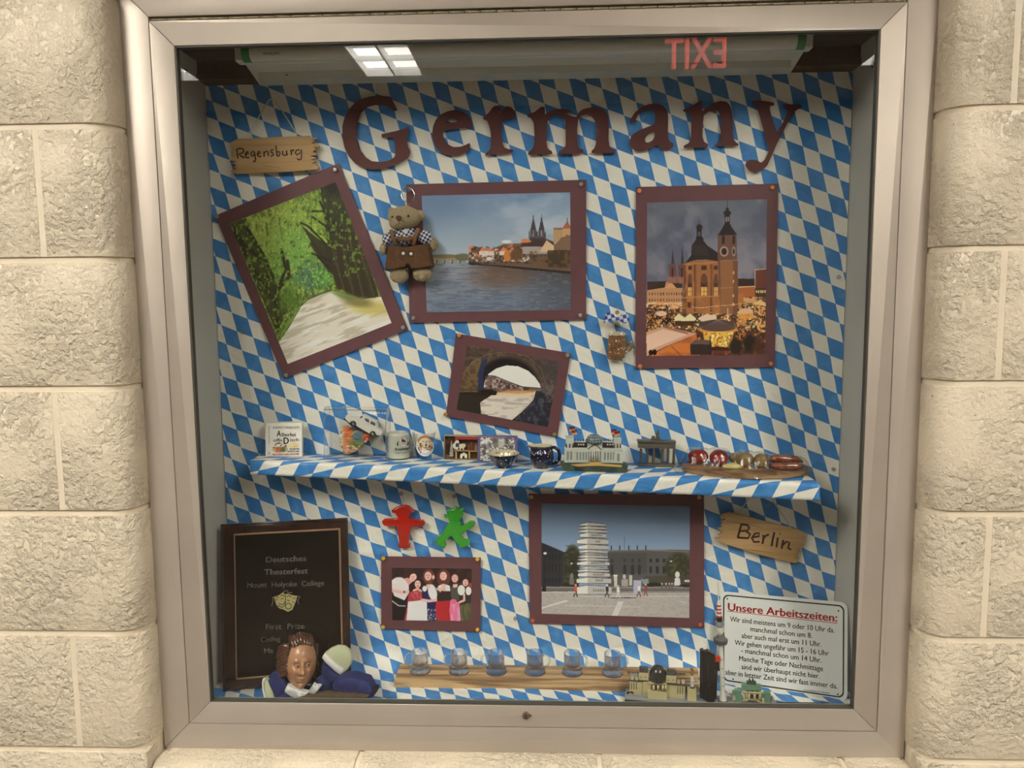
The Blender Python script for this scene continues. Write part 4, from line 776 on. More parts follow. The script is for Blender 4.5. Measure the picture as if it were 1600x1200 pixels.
def p_books(c):
    x, y = c.x, c.y; c.vgrad(180, 540, (74, 92, 108), (124, 146, 166))
    c.poly([(222, 470), (250, 480), (380, 535), (400, 545), (400, 800), (222, 800)], (34, 38, 44)); c.line([(222, 470), (380, 537)], 5, (60, 62, 62)); c.poly([(380, 540), (470, 530), (470, 800), (380, 800)], (44, 48, 40))
    for xx in range(250, 370, 25): c.rect(xx, 560, xx+10, 600, (20, 22, 26)); c.rect(xx, 625, xx+10, 690, (20, 22, 26)); c.rect(xx, 735, xx+10, 770, (18, 18, 20))
    c.ell(455, 600, 60, 110, (40, 44, 28), 1, soft=.3); c.rect(400, 600, 500, 800, (34, 38, 26)); c.tex(.05, .05, 5, .55, .65, (72, 76, 46), .7, m=(x > 390) & (x < 500) & (y > 490) & (y < 780))
    c.poly([(715, 545), (735, 525), (1010, 522), (1335, 525), (1335, 800), (715, 800)], (74, 76, 72)); c.line([(715, 530), (1010, 525), (1335, 540)], 8, (116, 110, 98)); c.line([(1010, 518), (1335, 518)], 5, (150, 130, 112)); c.rect(720, 548, 1010, 700, (56, 58, 60), .6)
    for xx in (745, 808, 876, 940, 1003): c.line([(xx, 495), (xx, 522)], 9, (38, 40, 42)); c.line([(843, 430), (843, 520)], 3, (50, 54, 58))
    for xx in (750, 845, 905, 955): c.rect(xx-12, 650, xx+12, 710, (34, 36, 40)); c.ell(xx, 650, 12, 16, (34, 36, 40)); c.rect(xx-9, 590, xx+9, 620, (40, 42, 46))
    for xx in (1040, 1090, 1140): c.rect(xx-11, 590, xx+11, 618, (28, 30, 34)); c.rect(xx-11, 648, xx+11, 700, (28, 30, 34))
    c.ell(1250, 660, 100, 110, (44, 46, 30), 1, soft=.3); c.tex(.05, .05, 6, .55, .65, (82, 84, 52), .7, m=((x-1250)/100)**2+((y-660)/110)**2 < 1); c.rect(990, 720, 1340, 790, (60, 58, 46), .8); c.ell(1060, 790, 60, 22, (26, 28, 22)); c.ell(430, 790, 50, 20, (24, 26, 22))
    c.rect(215, 800, 1345, 850, (128, 122, 112)); c.rect(215, 812, 1345, 835, (84, 82, 80), .8); c.rect(215, 846, 1345, 1050, (160, 155, 144)); c.tex(.05, .1, 8, .5, .65, (142, 138, 128), .6, m=y > 850)
    c.poly([(222, 955), (400, 900), (430, 908), (222, 966)], (190, 186, 176)); c.poly([(795, 912), (838, 912), (785, 1035), (740, 1035)], (188, 184, 176)); c.poly([(400, 935), (960, 948), (960, 956), (400, 945)], (178, 174, 164), .7); c.poly([(1240, 905), (1310, 920), (1300, 926)], (188, 184, 176)); c.rect(480, 868, 1335, 876, (180, 176, 168), .8); c.ell(830, 884, 110, 4, (70, 68, 66))
    # tower of books: bottom..top  (left edge, spine x, right edge, ytop, ybot)
    B = [(487, 568, 748, 788, 858), (484, 568, 745, 728, 775), (495, 568, 735, 688, 726), (492, 568, 728, 665, 690), (500, 570, 722, 648, 668), (490, 568, 732, 605, 640), (492, 568, 726, 582, 606), (498, 568, 718, 560, 584), (500, 570, 712, 545, 560), (505, 570, 712, 520, 546), (497, 568, 724, 482, 520), (490, 568, 722, 435, 482), (510, 572, 705, 392, 432), (500, 570, 712, 368, 395), (502, 570, 710, 345, 370), (508, 570, 700, 318, 345)]
    for i, (l, s_, r, a, b) in enumerate(B):
        c.poly([(l, a+14), (s_, a), (s_, b), (l, b-4)], (206, 202, 186)); c.poly([(s_, a), (r, a+12), (r, b+2), (s_, b)], (168, 166, 154)); c.line([(l, a+14), (s_, a), (r, a+12)], 4, (60, 58, 56)); c.line([(s_, a), (s_, b)], 2, (130, 126, 116)); c.line([(l, b-3), (s_, b), (r, b+2)], 4, (44, 42, 42))
    def word(cx, cy, n, h):    # faint serif words read as short strokes
        for k in range(n): 
            q = cx-n*h*.31+k*h*.62; c.line([(q, cy-h/2*(1 if k % 3 == 0 else .6)), (q, cy+h/2)], 3, (84, 80, 74), .9); c.ell(q+h*.22, cy+h*.12, h*.2, h*.3, (84, 80, 74), .55)
    word(640, 412, 6, 22); word(648, 460, 4, 16); word(650, 620, 8, 22); word(655, 708, 7, 20); word(660, 750, 4, 24); word(655, 825, 5, 28)
    # statues, kiosk, people
    for sx in (448,): c.ell(sx, 720, 14, 22, (110, 110, 100)); c.rect(sx-18, 740, sx+18, 785, (100, 100, 92))
    c.ell(1240, 710, 18, 24, (196, 190, 180)); c.poly([(1222, 735), (1258, 735), (1265, 790), (1215, 790)], (196, 192, 184)); c.ell(842, 725, 12, 18, (176, 168, 158)); c.rect(822, 745, 868, 795, (150, 142, 132)); c.rect(765, 715, 788, 800, (182, 178, 160)); c.rect(880, 715, 900, 790, (176, 172, 156)); c.rect(760, 712, 792, 722, (206, 200, 180))
    c.poly([(912, 752), (968, 752), (966, 855), (912, 860)], (156, 162, 176)); c.poly([(965, 745), (1025, 742), (1025, 775), (985, 780)], (120, 130, 132))
    for (px, py, c1, c2) in ((478, 790, (196, 82, 50), (24, 24, 26)), (713, 792, (36, 36, 40), (60, 60, 64)), (796, 798, (214, 208, 196), (190, 184, 170)), (952, 790, (222, 214, 206), (110, 60, 56)), (1003, 785, (136, 60, 60), (120, 60, 56))):
        c.ell(px, py-2, 8, 9, (190, 150, 128) if c1[0] > 60 else (200, 196, 190)); c.poly([(px-10, py+6), (px+10, py+6), (px+11, py+46), (px-9, py+46)], c1); c.line([(px, py+44), (px-14, py+82)], 8, c2); c.line([(px, py+44), (px+12, py+84)], 8, c2)
    for px in (1125, 1155, 1180, 1200): c.ell(px, 778, 6, 7, (196, 170, 150)); c.rect(px-6, 785, px+6, 830, (90, 84, 80))
    c.rect(238, 490, 246, 835, (24, 26, 30)); c.ell(248, 550, 13, 9, (190, 196, 200)).ell(447, 626, 9, 7, (170, 174, 176)).ell(1193, 610, 9, 7, (170, 174, 176)); c.rect(228, 800, 256, 838, (24, 24, 26))
    c.poly([(1245, 800), (1262, 782), (1335, 780), (1335, 806)], (30, 30, 34)); c.rect(1295, 750, 1332, 765, (180, 176, 170)); c.rect(220, 838, 480, 846, (176, 172, 160))
GN = (1.32, 1.32, 1.5)
def gn(k): return tuple(g*k for g in GN)
FQ = [(336, 337), (529, 255), (638, 514.6), (443.6, 591.7)]; RQ = [(634.5, 288), (916, 280.8), (916, 499.4), (640, 504.4)]; CQ = [(993.7, 292), (1216.4, 287), (1210.6, 573.8), (992.9, 576)]
BQ = [(712.6, 520.8), (891.7, 552), (871, 682.8), (696.4, 650.5)]; WQ = [(595.5, 869.3), (751.2, 871), (750.7, 987.4), (595.5, 982.5)]; KQ = [(826, 771.5), (1100, 773), (1100.6, 981), (827.7, 974)]
card('mounted_photo', 'tilted photo of a tree lined forest path on maroon card', 'photo', FQ, [(359, 349.5), (524, 284.4), (611.7, 504.7), (449.6, 568.6)], p_forest, (320, 240, 3.3325), gn(1.05), .0008)
card('mounted_photo', 'photo of a river with twin cathedral spires on maroon card', 'photo', RQ, [(658.8, 305.9), (891, 300.5), (891.7, 484), (667, 488.2)], p_river, (580, 260, 2.7917), gn(1.15), .0009)
card('mounted_photo', 'upright evening photo of a church and market on maroon card', 'photo', CQ, [(1011.3, 316.7), (1198.5, 311.2), (1195.7, 553.7), (1009.3, 556.5)], p_church, (920, 270, 3.6375), gn(1.2), .0008)
card('mounted_photo', 'small tilted photo seen through a stone bridge arch on maroon card', 'photo', BQ, [(730.5, 539.5), (874.5, 564.5), (855.9, 666.7), (713.3, 640.5)], p_bridge, (580, 260, 2.7917), gn(1.0), .0008)
card('mounted_photo', 'small photo of six women in dirndls on maroon card', 'photo', WQ, [(612.2, 886.7), (737.2, 888.4), (736, 970.5), (612.9, 969)], p_women, (560, 740, 4.446), gn(1.0), .0007)
card('mounted_photo', 'photo of a giant tower of white books on maroon card', 'photo', KQ, [(846.3, 787), (1078, 791), (1077, 965.6), (846.3, 958.8)], p_books, (800, 750, 4.8), gn(1.15), .0008)

# ---------------------------------------------------------------- thumbtacks
PIN = {}
def pin(u, v, kind, label, y=None, r=None):
    col = {'silver': ((.42, .42, .38), .3, .9), 'copper': ((.75, .26, .09), .3, .6), 'gold': ((.62, .36, .12), .35, .6), 'yellow': ((.72, .42, .03), .35, 0), 'red': ((.62, .10, .03), .35, 0), 'olive': ((.35, .32, .16), .35, .5), 'dark': ((.13, .12, .10), .35, .5)}
    y = BY-.0066 if y is None else y; p = at(u, v, y-.002); rr = r or .0039
    if kind not in PIN:
        t = thing('thumbtack', label, 'thumbtack', p); me = None
        if kind == 'clear': mt = clearmat('clear_plastic_pin', (.86, .86, .84), 1.6, .08, .12)
        else: c_ = col[kind]; mt = mat(kind+'_tack', c_[0], c_[1], metal=c_[2])
        M = Matrix.Translation(p) @ Matrix.Rotation(PI/2, 4, 'X')
        if kind == 'clear': MB().lathe([(0, .006), (.0034, .0058), (.0036, .0045), (.0018, .003), (.0018, .0012), (.0036, .0), (.0036, -.0008), (0, -.001)], 16, M).build('head', mt, t, smooth=True)
        else: MB().lathe([(rr, -.0004), (rr, .0003), (rr*.93, .0009), (rr*.55, .0013), (rr*.5, .0011), (rr*.3, .0014), (0, .0015)], 20, M).build('head', mt, t, smooth=True)
        MB().cyl(p+Vector((0, .0005, 0)), p+Vector((0, .004, 0)), .0006, .0003, 6).build('pin', mat('pin_steel', (.5, .5, .5), .3, metal=1.), t)
        PIN[kind] = t
    else:
        t = copy_tree(PIN[kind]); t.matrix_world = Matrix.Translation(p); WM[t.name] = t.matrix_world.copy(); t['label'] = label
    t['group'] = 'thumbtacks on the back panel'
    return t
for u, v, k, l in ((908, 288, 'silver', 'silver thumbtack at the top right corner of the river photo'), (907, 493, 'silver', 'silver thumbtack at the bottom right corner of the river photo'), (646, 497, 'silver', 'silver thumbtack at the bottom left corner of the river photo'),
    (523.5, 265, 'silver', 'silver thumbtack at the top corner of the forest photo'), (339, 338, 'silver', 'silver thumbtack at the left corner of the forest photo'), (629.5, 511.5, 'silver', 'silver thumbtack at the right corner of the forest photo'), (447, 586.5, 'silver', 'silver thumbtack at the bottom corner of the forest photo'),
    (999, 298, 'copper', 'copper thumbtack at the top left corner of the church photo'), (1207, 293, 'copper', 'copper thumbtack at the top right corner of the church photo'), (1000, 572.5, 'copper', 'copper thumbtack at the bottom left corner of the church photo'), (1204.5, 568.5, 'copper', 'copper thumbtack at the bottom right corner of the church photo'),
    (717.5, 524, 'gold', 'golden thumbtack at the top left corner of the bridge photo'), (887, 555, 'olive', 'dull brass thumbtack at the right corner of the bridge photo'), (696, 647.5, 'gold', 'golden thumbtack at the bottom left corner of the bridge photo'), (866.5, 679, 'olive', 'dull brass thumbtack at the bottom right corner of the bridge photo'),
    (599, 872.5, 'yellow', 'yellow thumbtack at the top left corner of the women photo'), (746, 874, 'yellow', 'yellow thumbtack at the top right corner of the women photo'), (598.5, 980, 'yellow', 'yellow thumbtack at the bottom left corner of the women photo'), (746, 984, 'yellow', 'yellow thumbtack at the bottom right corner of the women photo'),
    (830, 776.5, 'gold', 'golden thumbtack at the top left corner of the book tower photo'), (1092.5, 777, 'gold', 'golden thumbtack at the top right corner of the book tower photo'), (832, 970, 'red', 'red thumbtack at the bottom left corner of the book tower photo'), (1094, 976, 'red', 'red thumbtack at the bottom right corner of the book tower photo'),
    (380, 519, 'clear', 'clear pushpin in the cloth left of the forest photo'), (1310, 433, 'clear', 'clear pushpin in the cloth right of the church photo'), (1302, 733, 'clear', 'clear pushpin in the cloth beside the right end of the shelf'), (805, 966, 'clear', 'clear pushpin in the cloth left of the book tower photo'), (1117, 970, 'clear', 'clear pushpin in the cloth right of the book tower photo')):
    pin(u, v, k, l, y=(BY-.003 if k == 'clear' else None))

# ---------------------------------------------------------------- the cut-out letters
M_LET = mat('maroon_letter_card', (.115, .030, .028), .6, noise=.1, nscale=40, bump=.05, bscale=500)
a_ = lambda l: K(l, 530, 130, 4.3243); b_ = lambda l: K(l, 880, 130, 4.2105)
LET = [('G', [a_([(350,92),(395,185),(372,188),(345,165),(300,150),(240,148),(190,162),(150,200),(125,260),(115,330),(120,400),(140,450),(175,500),(220,528),(280,533),(330,525),(370,505),(382,480),(378,420),(372,385),(355,365),(290,370),(285,345),(380,325),(440,308),(470,290),(472,320),(458,350),(460,400),(470,440),(482,455),(480,478),(470,500),(420,530),(360,560),(300,578),(230,585),(170,575),(110,545),(65,495),(38,440),(22,370),(22,290),(38,230),(65,180),(105,135),(150,108),(210,90),(270,85)])]),
 ('e', [a_([(902,298),(820,305),(710,320),(700,340),(705,370),(730,410),(770,432),(820,430),(860,415),(880,403),(888,425),(875,450),(845,475),(800,488),(745,490),(700,478),(660,445),(635,395),(628,340),(635,290),(655,245),(690,210),(735,190),(780,182),(830,190),(870,215),(892,250),(901,280)]), a_([(720,262),(735,245),(765,238),(795,250),(800,265),(770,265),(735,270)])]),
 ('r', [a_([(970,235),(1010,200),(1040,160),(1060,152),(1082,155),(1090,170),(1085,215),(1098,195),(1115,168),(1135,155),(1165,165),(1190,195),(1185,225),(1165,242),(1135,238),(1110,250),(1098,280),(1095,350),(1105,410),(1115,435),(1140,445),(1178,450),(1170,470),(1080,480),(985,490),(990,472),(1015,455),(1025,430),(1025,350),(1018,300),(1000,255),(972,242)])]),
 ('m', [a_([(1270,215),(1320,195),(1365,160),(1387,160),(1390,185),(1388,215),(1410,200),(1450,180),(1500,172),(1550,178),(1585,195)])+b_([(10,200),(70,222),(88,222),(100,192),(130,172),(180,160),(235,165),(275,185),(295,215),(300,280),(298,370),(305,420),(320,435),(345,440),(342,462),(260,462),(185,460),(187,445),(205,430),(215,400),(218,300),(208,245),(185,215),(150,205),(120,212),(98,240),(92,300),(94,400),(100,425),(135,440),(130,460),(60,468),(0,468)])+a_([(1480,480),(1482,460),(1515,445),(1530,420),(1530,320),(1525,250),(1500,222),(1460,217),(1425,232),(1410,252),(1402,300),(1402,410),(1410,445),(1438,460),(1440,480),(1350,483),(1278,485),(1275,470),(1300,450),(1318,420),(1320,350),(1315,270),(1295,235),(1272,228)])]),
 ('a', [b_([(440,265),(445,235),(470,195),(510,160),(560,140),(610,135),(655,148),(685,180),(690,230),(688,330),(692,370),(705,390),(725,395),(722,420),(700,440),(665,443),(640,435),(620,410),(600,415),(560,438),(510,447),(465,440),(440,415),(435,380),(450,345),(490,315),(550,290),(590,275),(605,250),(605,205),(590,180),(560,175),(520,185),(495,205),(475,240),(455,265)]), b_([(535,370),(550,345),(575,325),(600,318),(602,345),(590,375),(560,392),(540,390)])]),
 ('n', [b_([(788,175),(840,155),(885,125),(905,108),(915,115),(912,160),(915,185),(940,165),(980,135),(1030,118),(1070,122),(1095,145),(1108,180),(1115,230),(1115,320),(1120,370),(1135,390),(1155,400),(1150,412),(1080,412),(1000,415),(1000,402),(1025,390),(1035,360),(1038,280),(1035,215),(1020,185),(990,180),(955,190),(925,210),(918,270),(915,350),(925,385),(955,405),(948,425),(870,425),(790,427),(792,412),(825,395),(840,360),(842,270),(835,215),(815,190),(790,187)])]),
 ('y', [b_([(1240,115),(1300,115),(1385,128),(1388,148),(1360,150),(1358,170),(1370,220),(1405,325),(1440,270),(1480,185),(1475,170),(1445,155),(1440,140),(1500,140),(1560,140),(1570,160),(1530,180),(1500,215),(1450,310),(1400,410),(1370,480),(1340,545),(1305,575),(1260,590),(1220,575),(1200,545),(1205,515),(1235,502),(1275,508),(1300,525),(1325,505),(1350,455),(1345,420),(1320,320),(1290,210),(1270,155),(1245,135)])])]
def chaikin(P, q=.22):
    r = []
    for i in range(len(P)):
        a, b = P[i], P[(i+1) % len(P)]; d = math.hypot(b[0]-a[0], b[1]-a[1]); t = min(q, 1.2/d if d else q)
        r += [(a[0]+(b[0]-a[0])*t, a[1]+(b[1]-a[1])*t), (a[0]+(b[0]-a[0])*(1-t), a[1]+(b[1]-a[1])*(1-t))]
    return r
for i, (ch, loops) in enumerate(LET):
    W2 = [[(at(u, v, BY-.006).x, at(u, v, BY-.006).z) for u, v in chaikin(lp_)] for lp_ in loops]
    mb = MB(); mb.prism(W2[0], BY-.0072, BY-.0062, lambda x, y, d: (x, d, y), holes=W2[1:])
    o = mb.build('paper_letter', M_LET, None); c0 = sum((v.co for v in o.data.vertices), Vector())/len(o.data.vertices)
    o.data.transform(Matrix.Translation(-c0)); o.location = c0
    tag(o, {'G': 'large maroon cut-out letter G at the start of the word', 'e': 'maroon cut-out letter e right after the large G', 'r': 'maroon cut-out letter r between the e and the m', 'm': 'wide maroon cut-out letter m in the middle of the word', 'a': 'maroon cut-out letter a between the m and the n', 'n': 'maroon cut-out letter n between the a and the y', 'y': 'maroon cut-out letter y at the end of the word'}[ch], 'letter', 'cut-out letters of the word at the top')
# ---------------------------------------------------------------- reading frames for placed things
class Loc:
    """local frame M of a thing; P(a, b, w) = point of the local plane y=w seen at reading coordinates (a, b)"""
    def __init__(s, M, ox, oy, sc):
        s.M = M; s.I = M.inverted(); s.o = s.I @ Vector((CX, CY, CZ)); s.R = s.I.to_3x3(); s.ox, s.oy, s.sc = ox, oy, sc
    def P(s, a, b, w=0.):
        d = s.R @ Vector(ray(s.ox+a/s.sc, s.oy+b/s.sc)); t = (w-s.o.y)/d.y; return s.o+d*t
    def Pz(s, a, b, z):
        d = s.R @ Vector(ray(s.ox+a/s.sc, s.oy+b/s.sc)); t = (z-s.o.z)/d.z; return s.o+d*t
    def q(s, l, w=0.): return [(s.P(a, b, w).x, s.P(a, b, w).z) for a, b in l]
    def box(s, mb, a0, b0, a1, b1, w0, w1, bev=0, mi=0):
        p, r = s.P(a0, b0, w0), s.P(a1, b1, w0); return mb.box((min(p.x, r.x), w0, min(p.z, r.z)), (max(p.x, r.x), w1, max(p.z, r.z)), bev, mi=mi)
    def pr(s, mb, l, w0, w1, mi=0, holes=(), bev=0):
        mb.prism(s.q(l, w0), w0, w1, lambda x, y, d: (x, d, y), mi=mi, holes=[s.q(h, w0) for h in holes])
        return mb
    def stroke(s, mb, l, w, r, n=6, flat=None): return mb.tube([s.P(a, b, w) for a, b in l], r, n, flat=flat)
    def text(s, name, txt, aL, bL, aR, bR, hcap, w, mt, parent, bold=0., th=.0002, spacing=1.):
        """baseline from (aL, bL) to (aR, bR); hcap: cap height in reading units"""
        A, B = s.P(aL, bL, w), s.P(aR, bR, w); k = (s.P(aL, bL, w)-s.P(aL, bL-hcap, w)).length
        return text_on(name, txt, A, B, k, Vector((0, -1, 0)), mt, parent, bold, th, world=False, spacing=spacing)
def text_on(name, txt, A, B, cap, nrm, mt, parent, bold=0., th=.0002, world=True, spacing=1.):
    me = text_mesh(txt, 1., bold=bold, align='LEFT', spacing=spacing); V = np.array([v.co[:] for v in me.vertices])
    x0, x1 = V[:, 0].min(), V[:, 0].max(); ex = (B-A); L = ex.length; ex.normalize(); nrm = nrm.normalized(); ey = ex.cross(-nrm) if False else nrm.cross(ex)
    ref = text_mesh('H', 1., align='LEFT'); Vr = np.array([v.co[:] for v in ref.vertices]); yb, yt = Vr[:, 1].min(), Vr[:, 1].max(); bpy.data.meshes.remove(ref)
    for v in me.vertices:
        c = v.co; p = A+ex*((c.x-x0)/(x1-x0)*L)+ey*((c.y-yb)/(yt-yb)*cap)+nrm*th; v.co = p
    me.name = name; return link(name, me, mt, parent, world=world)
def lthing(name, label, cat, M, ox, oy, sc, group=None):
    t = thing(name, label, cat, group=group, M=M); return t, Loc(M, ox, oy, sc)
T_ = Matrix.Translation
# ---------------------------------------------------------------- fluorescent fixture
fx = thing('fluorescent_fixture', 'unlit white fluorescent strip light under the top of the case', 'light fixture', (.58, .09, 1.15))
prf = [(.152, 1.1515), (.152, 1.1055), (.112, 1.1055), (.1115, 1.1165), (.085, 1.121), (.040, 1.141), (.036, 1.1515)]
FXL, FXR = .118, 1.044
mb = MB()
Vf = [(FXL-.006*(i in (0, 5, 6))+.012*(i in (2, 3)), y, z) for i, (y, z) in enumerate(prf)]+[(FXR+.006*(i in (0, 5, 6))-.012*(i in (2, 3)), y, z) for i, (y, z) in enumerate(prf)]
k7 = len(prf); mb.mesh(Vf, [(i, (i+1) % k7, k7+(i+1) % k7, k7+i) for i in range(k7)]+[tuple(range(k7))[::-1], tuple(k7+i for i in range(k7))])
mb.build('reflector_housing', mat('white_enamel_glossy', (.62, .64, .58), .12, coat=.6), fx)
tb = MB().cyl((.141, .055, 1.1285), (1.021, .055, 1.1285), .0128, n=28).build('fluorescent_tube', mat('tube_white_glass', (.66, .66, .60), .25), fx, auto=.6)
for x0, x1 in ((.128, .141), (1.021, 1.034)): MB().cyl((x0, .055, 1.1285), (x1, .055, 1.1285), .0133, n=28).build('tube_cap', mat('green_tube_cap', (.02, .22, .06), .4), fx, auto=.6)
for x0, x1 in ((.116, .128), (1.034, 1.046)): MB().box((x0, .044, 1.114), (x1, .066, 1.15), .003).build('lamp_holder', mat('white_plastic_holder', (.6, .6, .56), .4), fx)
A = at(412, 86, .0425); B = at(437, 85.2, .0425); text_on('maker_lettering', 'PHILIPS', A, B, .0040, Vector((0, -1, -.25)), mat('grey_print', (.12, .12, .11), .6), tb, bold=.015)
for u, v in ((448, 117), (1086, 99.5), (1125, 98.5)): 
    q = at(u, v, .1118); MB().box(q+Vector((-.005 if v < 110 else -.002, -.0012, -.001)), q+Vector((.005 if v < 110 else .002, .0003, .0008)), .0004).build('clip', M_DARK, fx)
# ---------------------------------------------------------------- wooden place signs
M_PLANK = wood('pale_basswood', (.40, .24, .09), (.52, .33, .15), (3, 30, 90), .6, bump=.15, lo=.35, hi=.65)
M_BURN = mat('burnt_lettering', (.030, .006, .004), .5)
M_STR = mat('white_cord', (.62, .60, .54), .8)
def plank_sign(name, label, word, out, org, strokes, r, strings, streaks):
    yc = BY-.013; c0 = at(org[0]+sum(p[0] for p in out)/len(out)/org[2], org[1]+sum(p[1] for p in out)/len(out)/org[2], yc)
    t, L = lthing(name, label, 'sign', T_(c0), *org, group=None)
    mb = MB(); L.pr(mb, out, 0, .0055); bmesh.ops.bevel(mb.b, geom=[e for e in mb.b.edges if len(e.link_faces) == 2 and e.calc_face_angle(0) > 1], offset=.0005, segments=1, affect='EDGES')
    b = mb.build('board', M_PLANK, t, world=False)
    for i, ls in enumerate(strokes):
        mb = MB()
        for s_ in ls: L.stroke(mb, s_, -.0001, r, 8, flat=.35)
        mb.build('letter', M_BURN, b, world=False)
    for s_ in streaks:
        mb = MB(); L.stroke(mb, s_, .0001, [r*.3, r*.7, r*.4][:len(s_)], 6, flat=.2); mb.build('grain_streak', mat('wood_dark_streak', (.26, .15, .06), .7), b, world=False)
    mb = MB()
    for s_ in strings: mb.tube([L.P(*p) for p in s_], .0011, 6)
    mb.build('hanging_cord', M_STR, t, world=False)
    return t
plank_sign('place_sign', 'jagged pale wooden sign reading Regensburg hanging on a cord', 'Regensburg',
 [(160,150),(230,120),(400,118),(700,98),(1000,85),(1385,72),(1400,105),(1490,95),(1500,120),(1420,140),(1470,165),(1415,195),(1500,205),(1535,230),(1530,265),(1450,245),(1490,290),(1425,340),(1480,345),(1500,380),(1395,402),(1460,420),(1510,440),(1410,455),(1480,490),(1415,515),(1470,525),(1530,575),(1510,620),(1440,625),(1100,650),(700,668),(300,685),(185,688),(110,640),(190,610),(200,598),(140,590),(190,560),(180,530),(110,520),(200,485),(110,475),(140,440),(130,400),(145,350),(110,330),(150,290),(120,255),(80,200)],
 (350, 205, 10.3226),
 [[[(205,290),(215,365),(225,440)],[(208,290),(265,275),(310,288),(318,320),(300,350),(240,370),(285,410),(335,430)]], [[(345,378),(395,352),(388,328),(355,340),(342,385),(362,430),(412,425)]], [[(488,335),(452,332),(430,370),(448,405),(480,385),(495,335),(500,400),(512,460),(492,495),(470,478)]], [[(540,372),(588,348),(575,322),(546,338),(536,380),(560,415),(602,402)]], [[(640,328),(648,412)],[(650,352),(680,320),(710,332),(718,402)]], [[(798,302),(762,303),(750,330),(788,355),(797,385),(755,406)]], [[(838,232),(848,320),(855,402)],[(855,342),(890,325),(905,358),(892,395),(857,404)]], [[(943,318),(948,378),(980,397),(1008,370),(1010,310)],[(1010,350),(1022,392)]], [[(1075,298),(1088,388)],[(1080,332),(1108,300),(1136,310)]], [[(1220,300),(1168,308),(1150,348),(1175,386),(1215,360),(1245,292),(1250,400),(1243,450),(1210,462),(1178,440)]]],
 .00125, [[(370,90,.002),(735,-520,.008)], [(930,-340,.006),(1170,40,.002)], [(735,-520,.008),(800,-500,.009),(930,-340,.006)]], [[(570,550),(700,565),(980,600)]])
plank_sign('place_sign', 'tilted jagged pale wooden sign reading Berlin hanging below the shelf', 'Berlin',
 [(380,345),(470,325),(560,340),(700,375),(900,430),(1150,495),(1350,545),(1465,610),(1400,620),(1450,650),(1390,660),(1450,715),(1385,715),(1400,745),(1340,770),(1380,790),(1320,800),(1380,820),(1320,840),(1350,860),(1300,880),(1350,900),(1330,925),(1330,950),(1290,960),(1050,905),(800,840),(500,745),(360,700),(295,650),(370,640),(330,610),(400,575),(325,530),(390,510),(370,480),(400,460),(365,440),(430,410),(380,385)],
 (1080, 760, 8.0),
 [[[(628,475),(605,550),(582,638)],[(615,475),(700,482),(728,515),(705,552),(612,560)],[(690,562),(737,598),(712,648),(582,638)]], [[(765,638),(850,622),(848,582),(795,590),(758,645),(785,695),(855,692)]], [[(900,605),(905,650),(890,718)],[(892,665),(930,618),(972,600)]], [[(1040,572),(1020,660),(1005,748)]], [[(1082,640),(1065,762)],[(1105,590),(1115,592)]], [[(1152,668),(1130,778)],[(1140,735),(1190,690),(1228,702),(1212,775),(1250,790)]]],
 .0019, [[(590,345,.002),(690,195,.007),(860,-40,.010)], [(1240,520,.002),(1180,400,.006),(860,-40,.010)]], [[(640,780),(800,800),(1000,830)], [(420,430),(700,470),(900,520)]])
# ---------------------------------------------------------------- teddy bear key ring
def fuzzy(c, r, seed, amp=.0016, n=64, M=None, sc=420):
    V = []; m_ = n//2+2; Fc = []
    th = np.linspace(0, PI, m_); ph = np.linspace(0, 2*PI, n, endpoint=False)
    for i in range(m_):
        for j in range(n): V.append((math.sin(th[i])*math.cos(ph[j]), math.sin(th[i])*math.sin(ph[j]), math.cos(th[i])))
    V = np.array(V); P = V*np.array(r); 
    d = fnoise(P[:, 0]*sc+P[:, 1]*311+seed*9, P[:, 2]*sc+P[:, 1]*533, seed, 2)-.4
    P = P+V*(d*amp)[:, None]
    if M is not None: P = P @ np.array(M.to_3x3()).T
    P = P+np.array(c)
    for i in range(m_-1):
        for j in range(n): Fc.append((i*n+j, (i+1)*n+j, (i+1)*n+(j+1) % n, i*n+(j+1) % n))
    return P.tolist(), Fc
def check_mat(name, c1, c2, scale, rough=.8):
    if name in MATS: return MATS[name]
    m = bpy.data.materials.new(name); m.use_nodes = True; N = m.node_tree.nodes; L = m.node_tree.links; b = N['Principled BSDF']; b.inputs['Roughness'].default_value = rough
    tc = N.new('ShaderNodeTexCoord'); mp = N.new('ShaderNodeMapping'); mp.inputs['Scale'].default_value = (1, .001, 1); mp.inputs['Rotation'].default_value = (0, .25, 0)
    ch = N.new('ShaderNodeTexChecker'); ch.inputs['Scale'].default_value = scale; ch.inputs[1].default_value = (*c1, 1); ch.inputs[2].default_value = (*c2, 1)
    L.new(tc.outputs['Object'], mp.inputs[0]); L.new(mp.outputs[0], ch.inputs[0]); L.new(ch.outputs[0], b.inputs['Base Color']); MATS[name] = m; return m
yb = BY-.024
bear, L = lthing('teddy_bear_keyring', 'small plush teddy bear in brown lederhosen hanging from a key ring on the river photo', 'toy', T_(at(640, 385, yb)), 590, 290, 7.5)
M_FUR = mat('beige_plush_fur', (.47, .37, .22), .95, noise=.3, nscale=500, bump=.9, bscale=900)
M_SUE = mat('brown_suede', (.115, .045, .014), .85, noise=.3, nscale=90, bump=.2, bscale=900)
M_GING = check_mat('blue_white_gingham', (.02, .025, .09), (.62, .62, .66), 230)
def fz(mb, a, b, w, ra, rb, rd, seed, amp=.0016, M=None, n=64):
    px = (L.P(a+1, b, w)-L.P(a, b, w)).length; V, Fc = fuzzy(L.P(a, b, w), (ra*px, rd, rb*px), seed, amp, n, M); mb.mesh(V, Fc); return mb
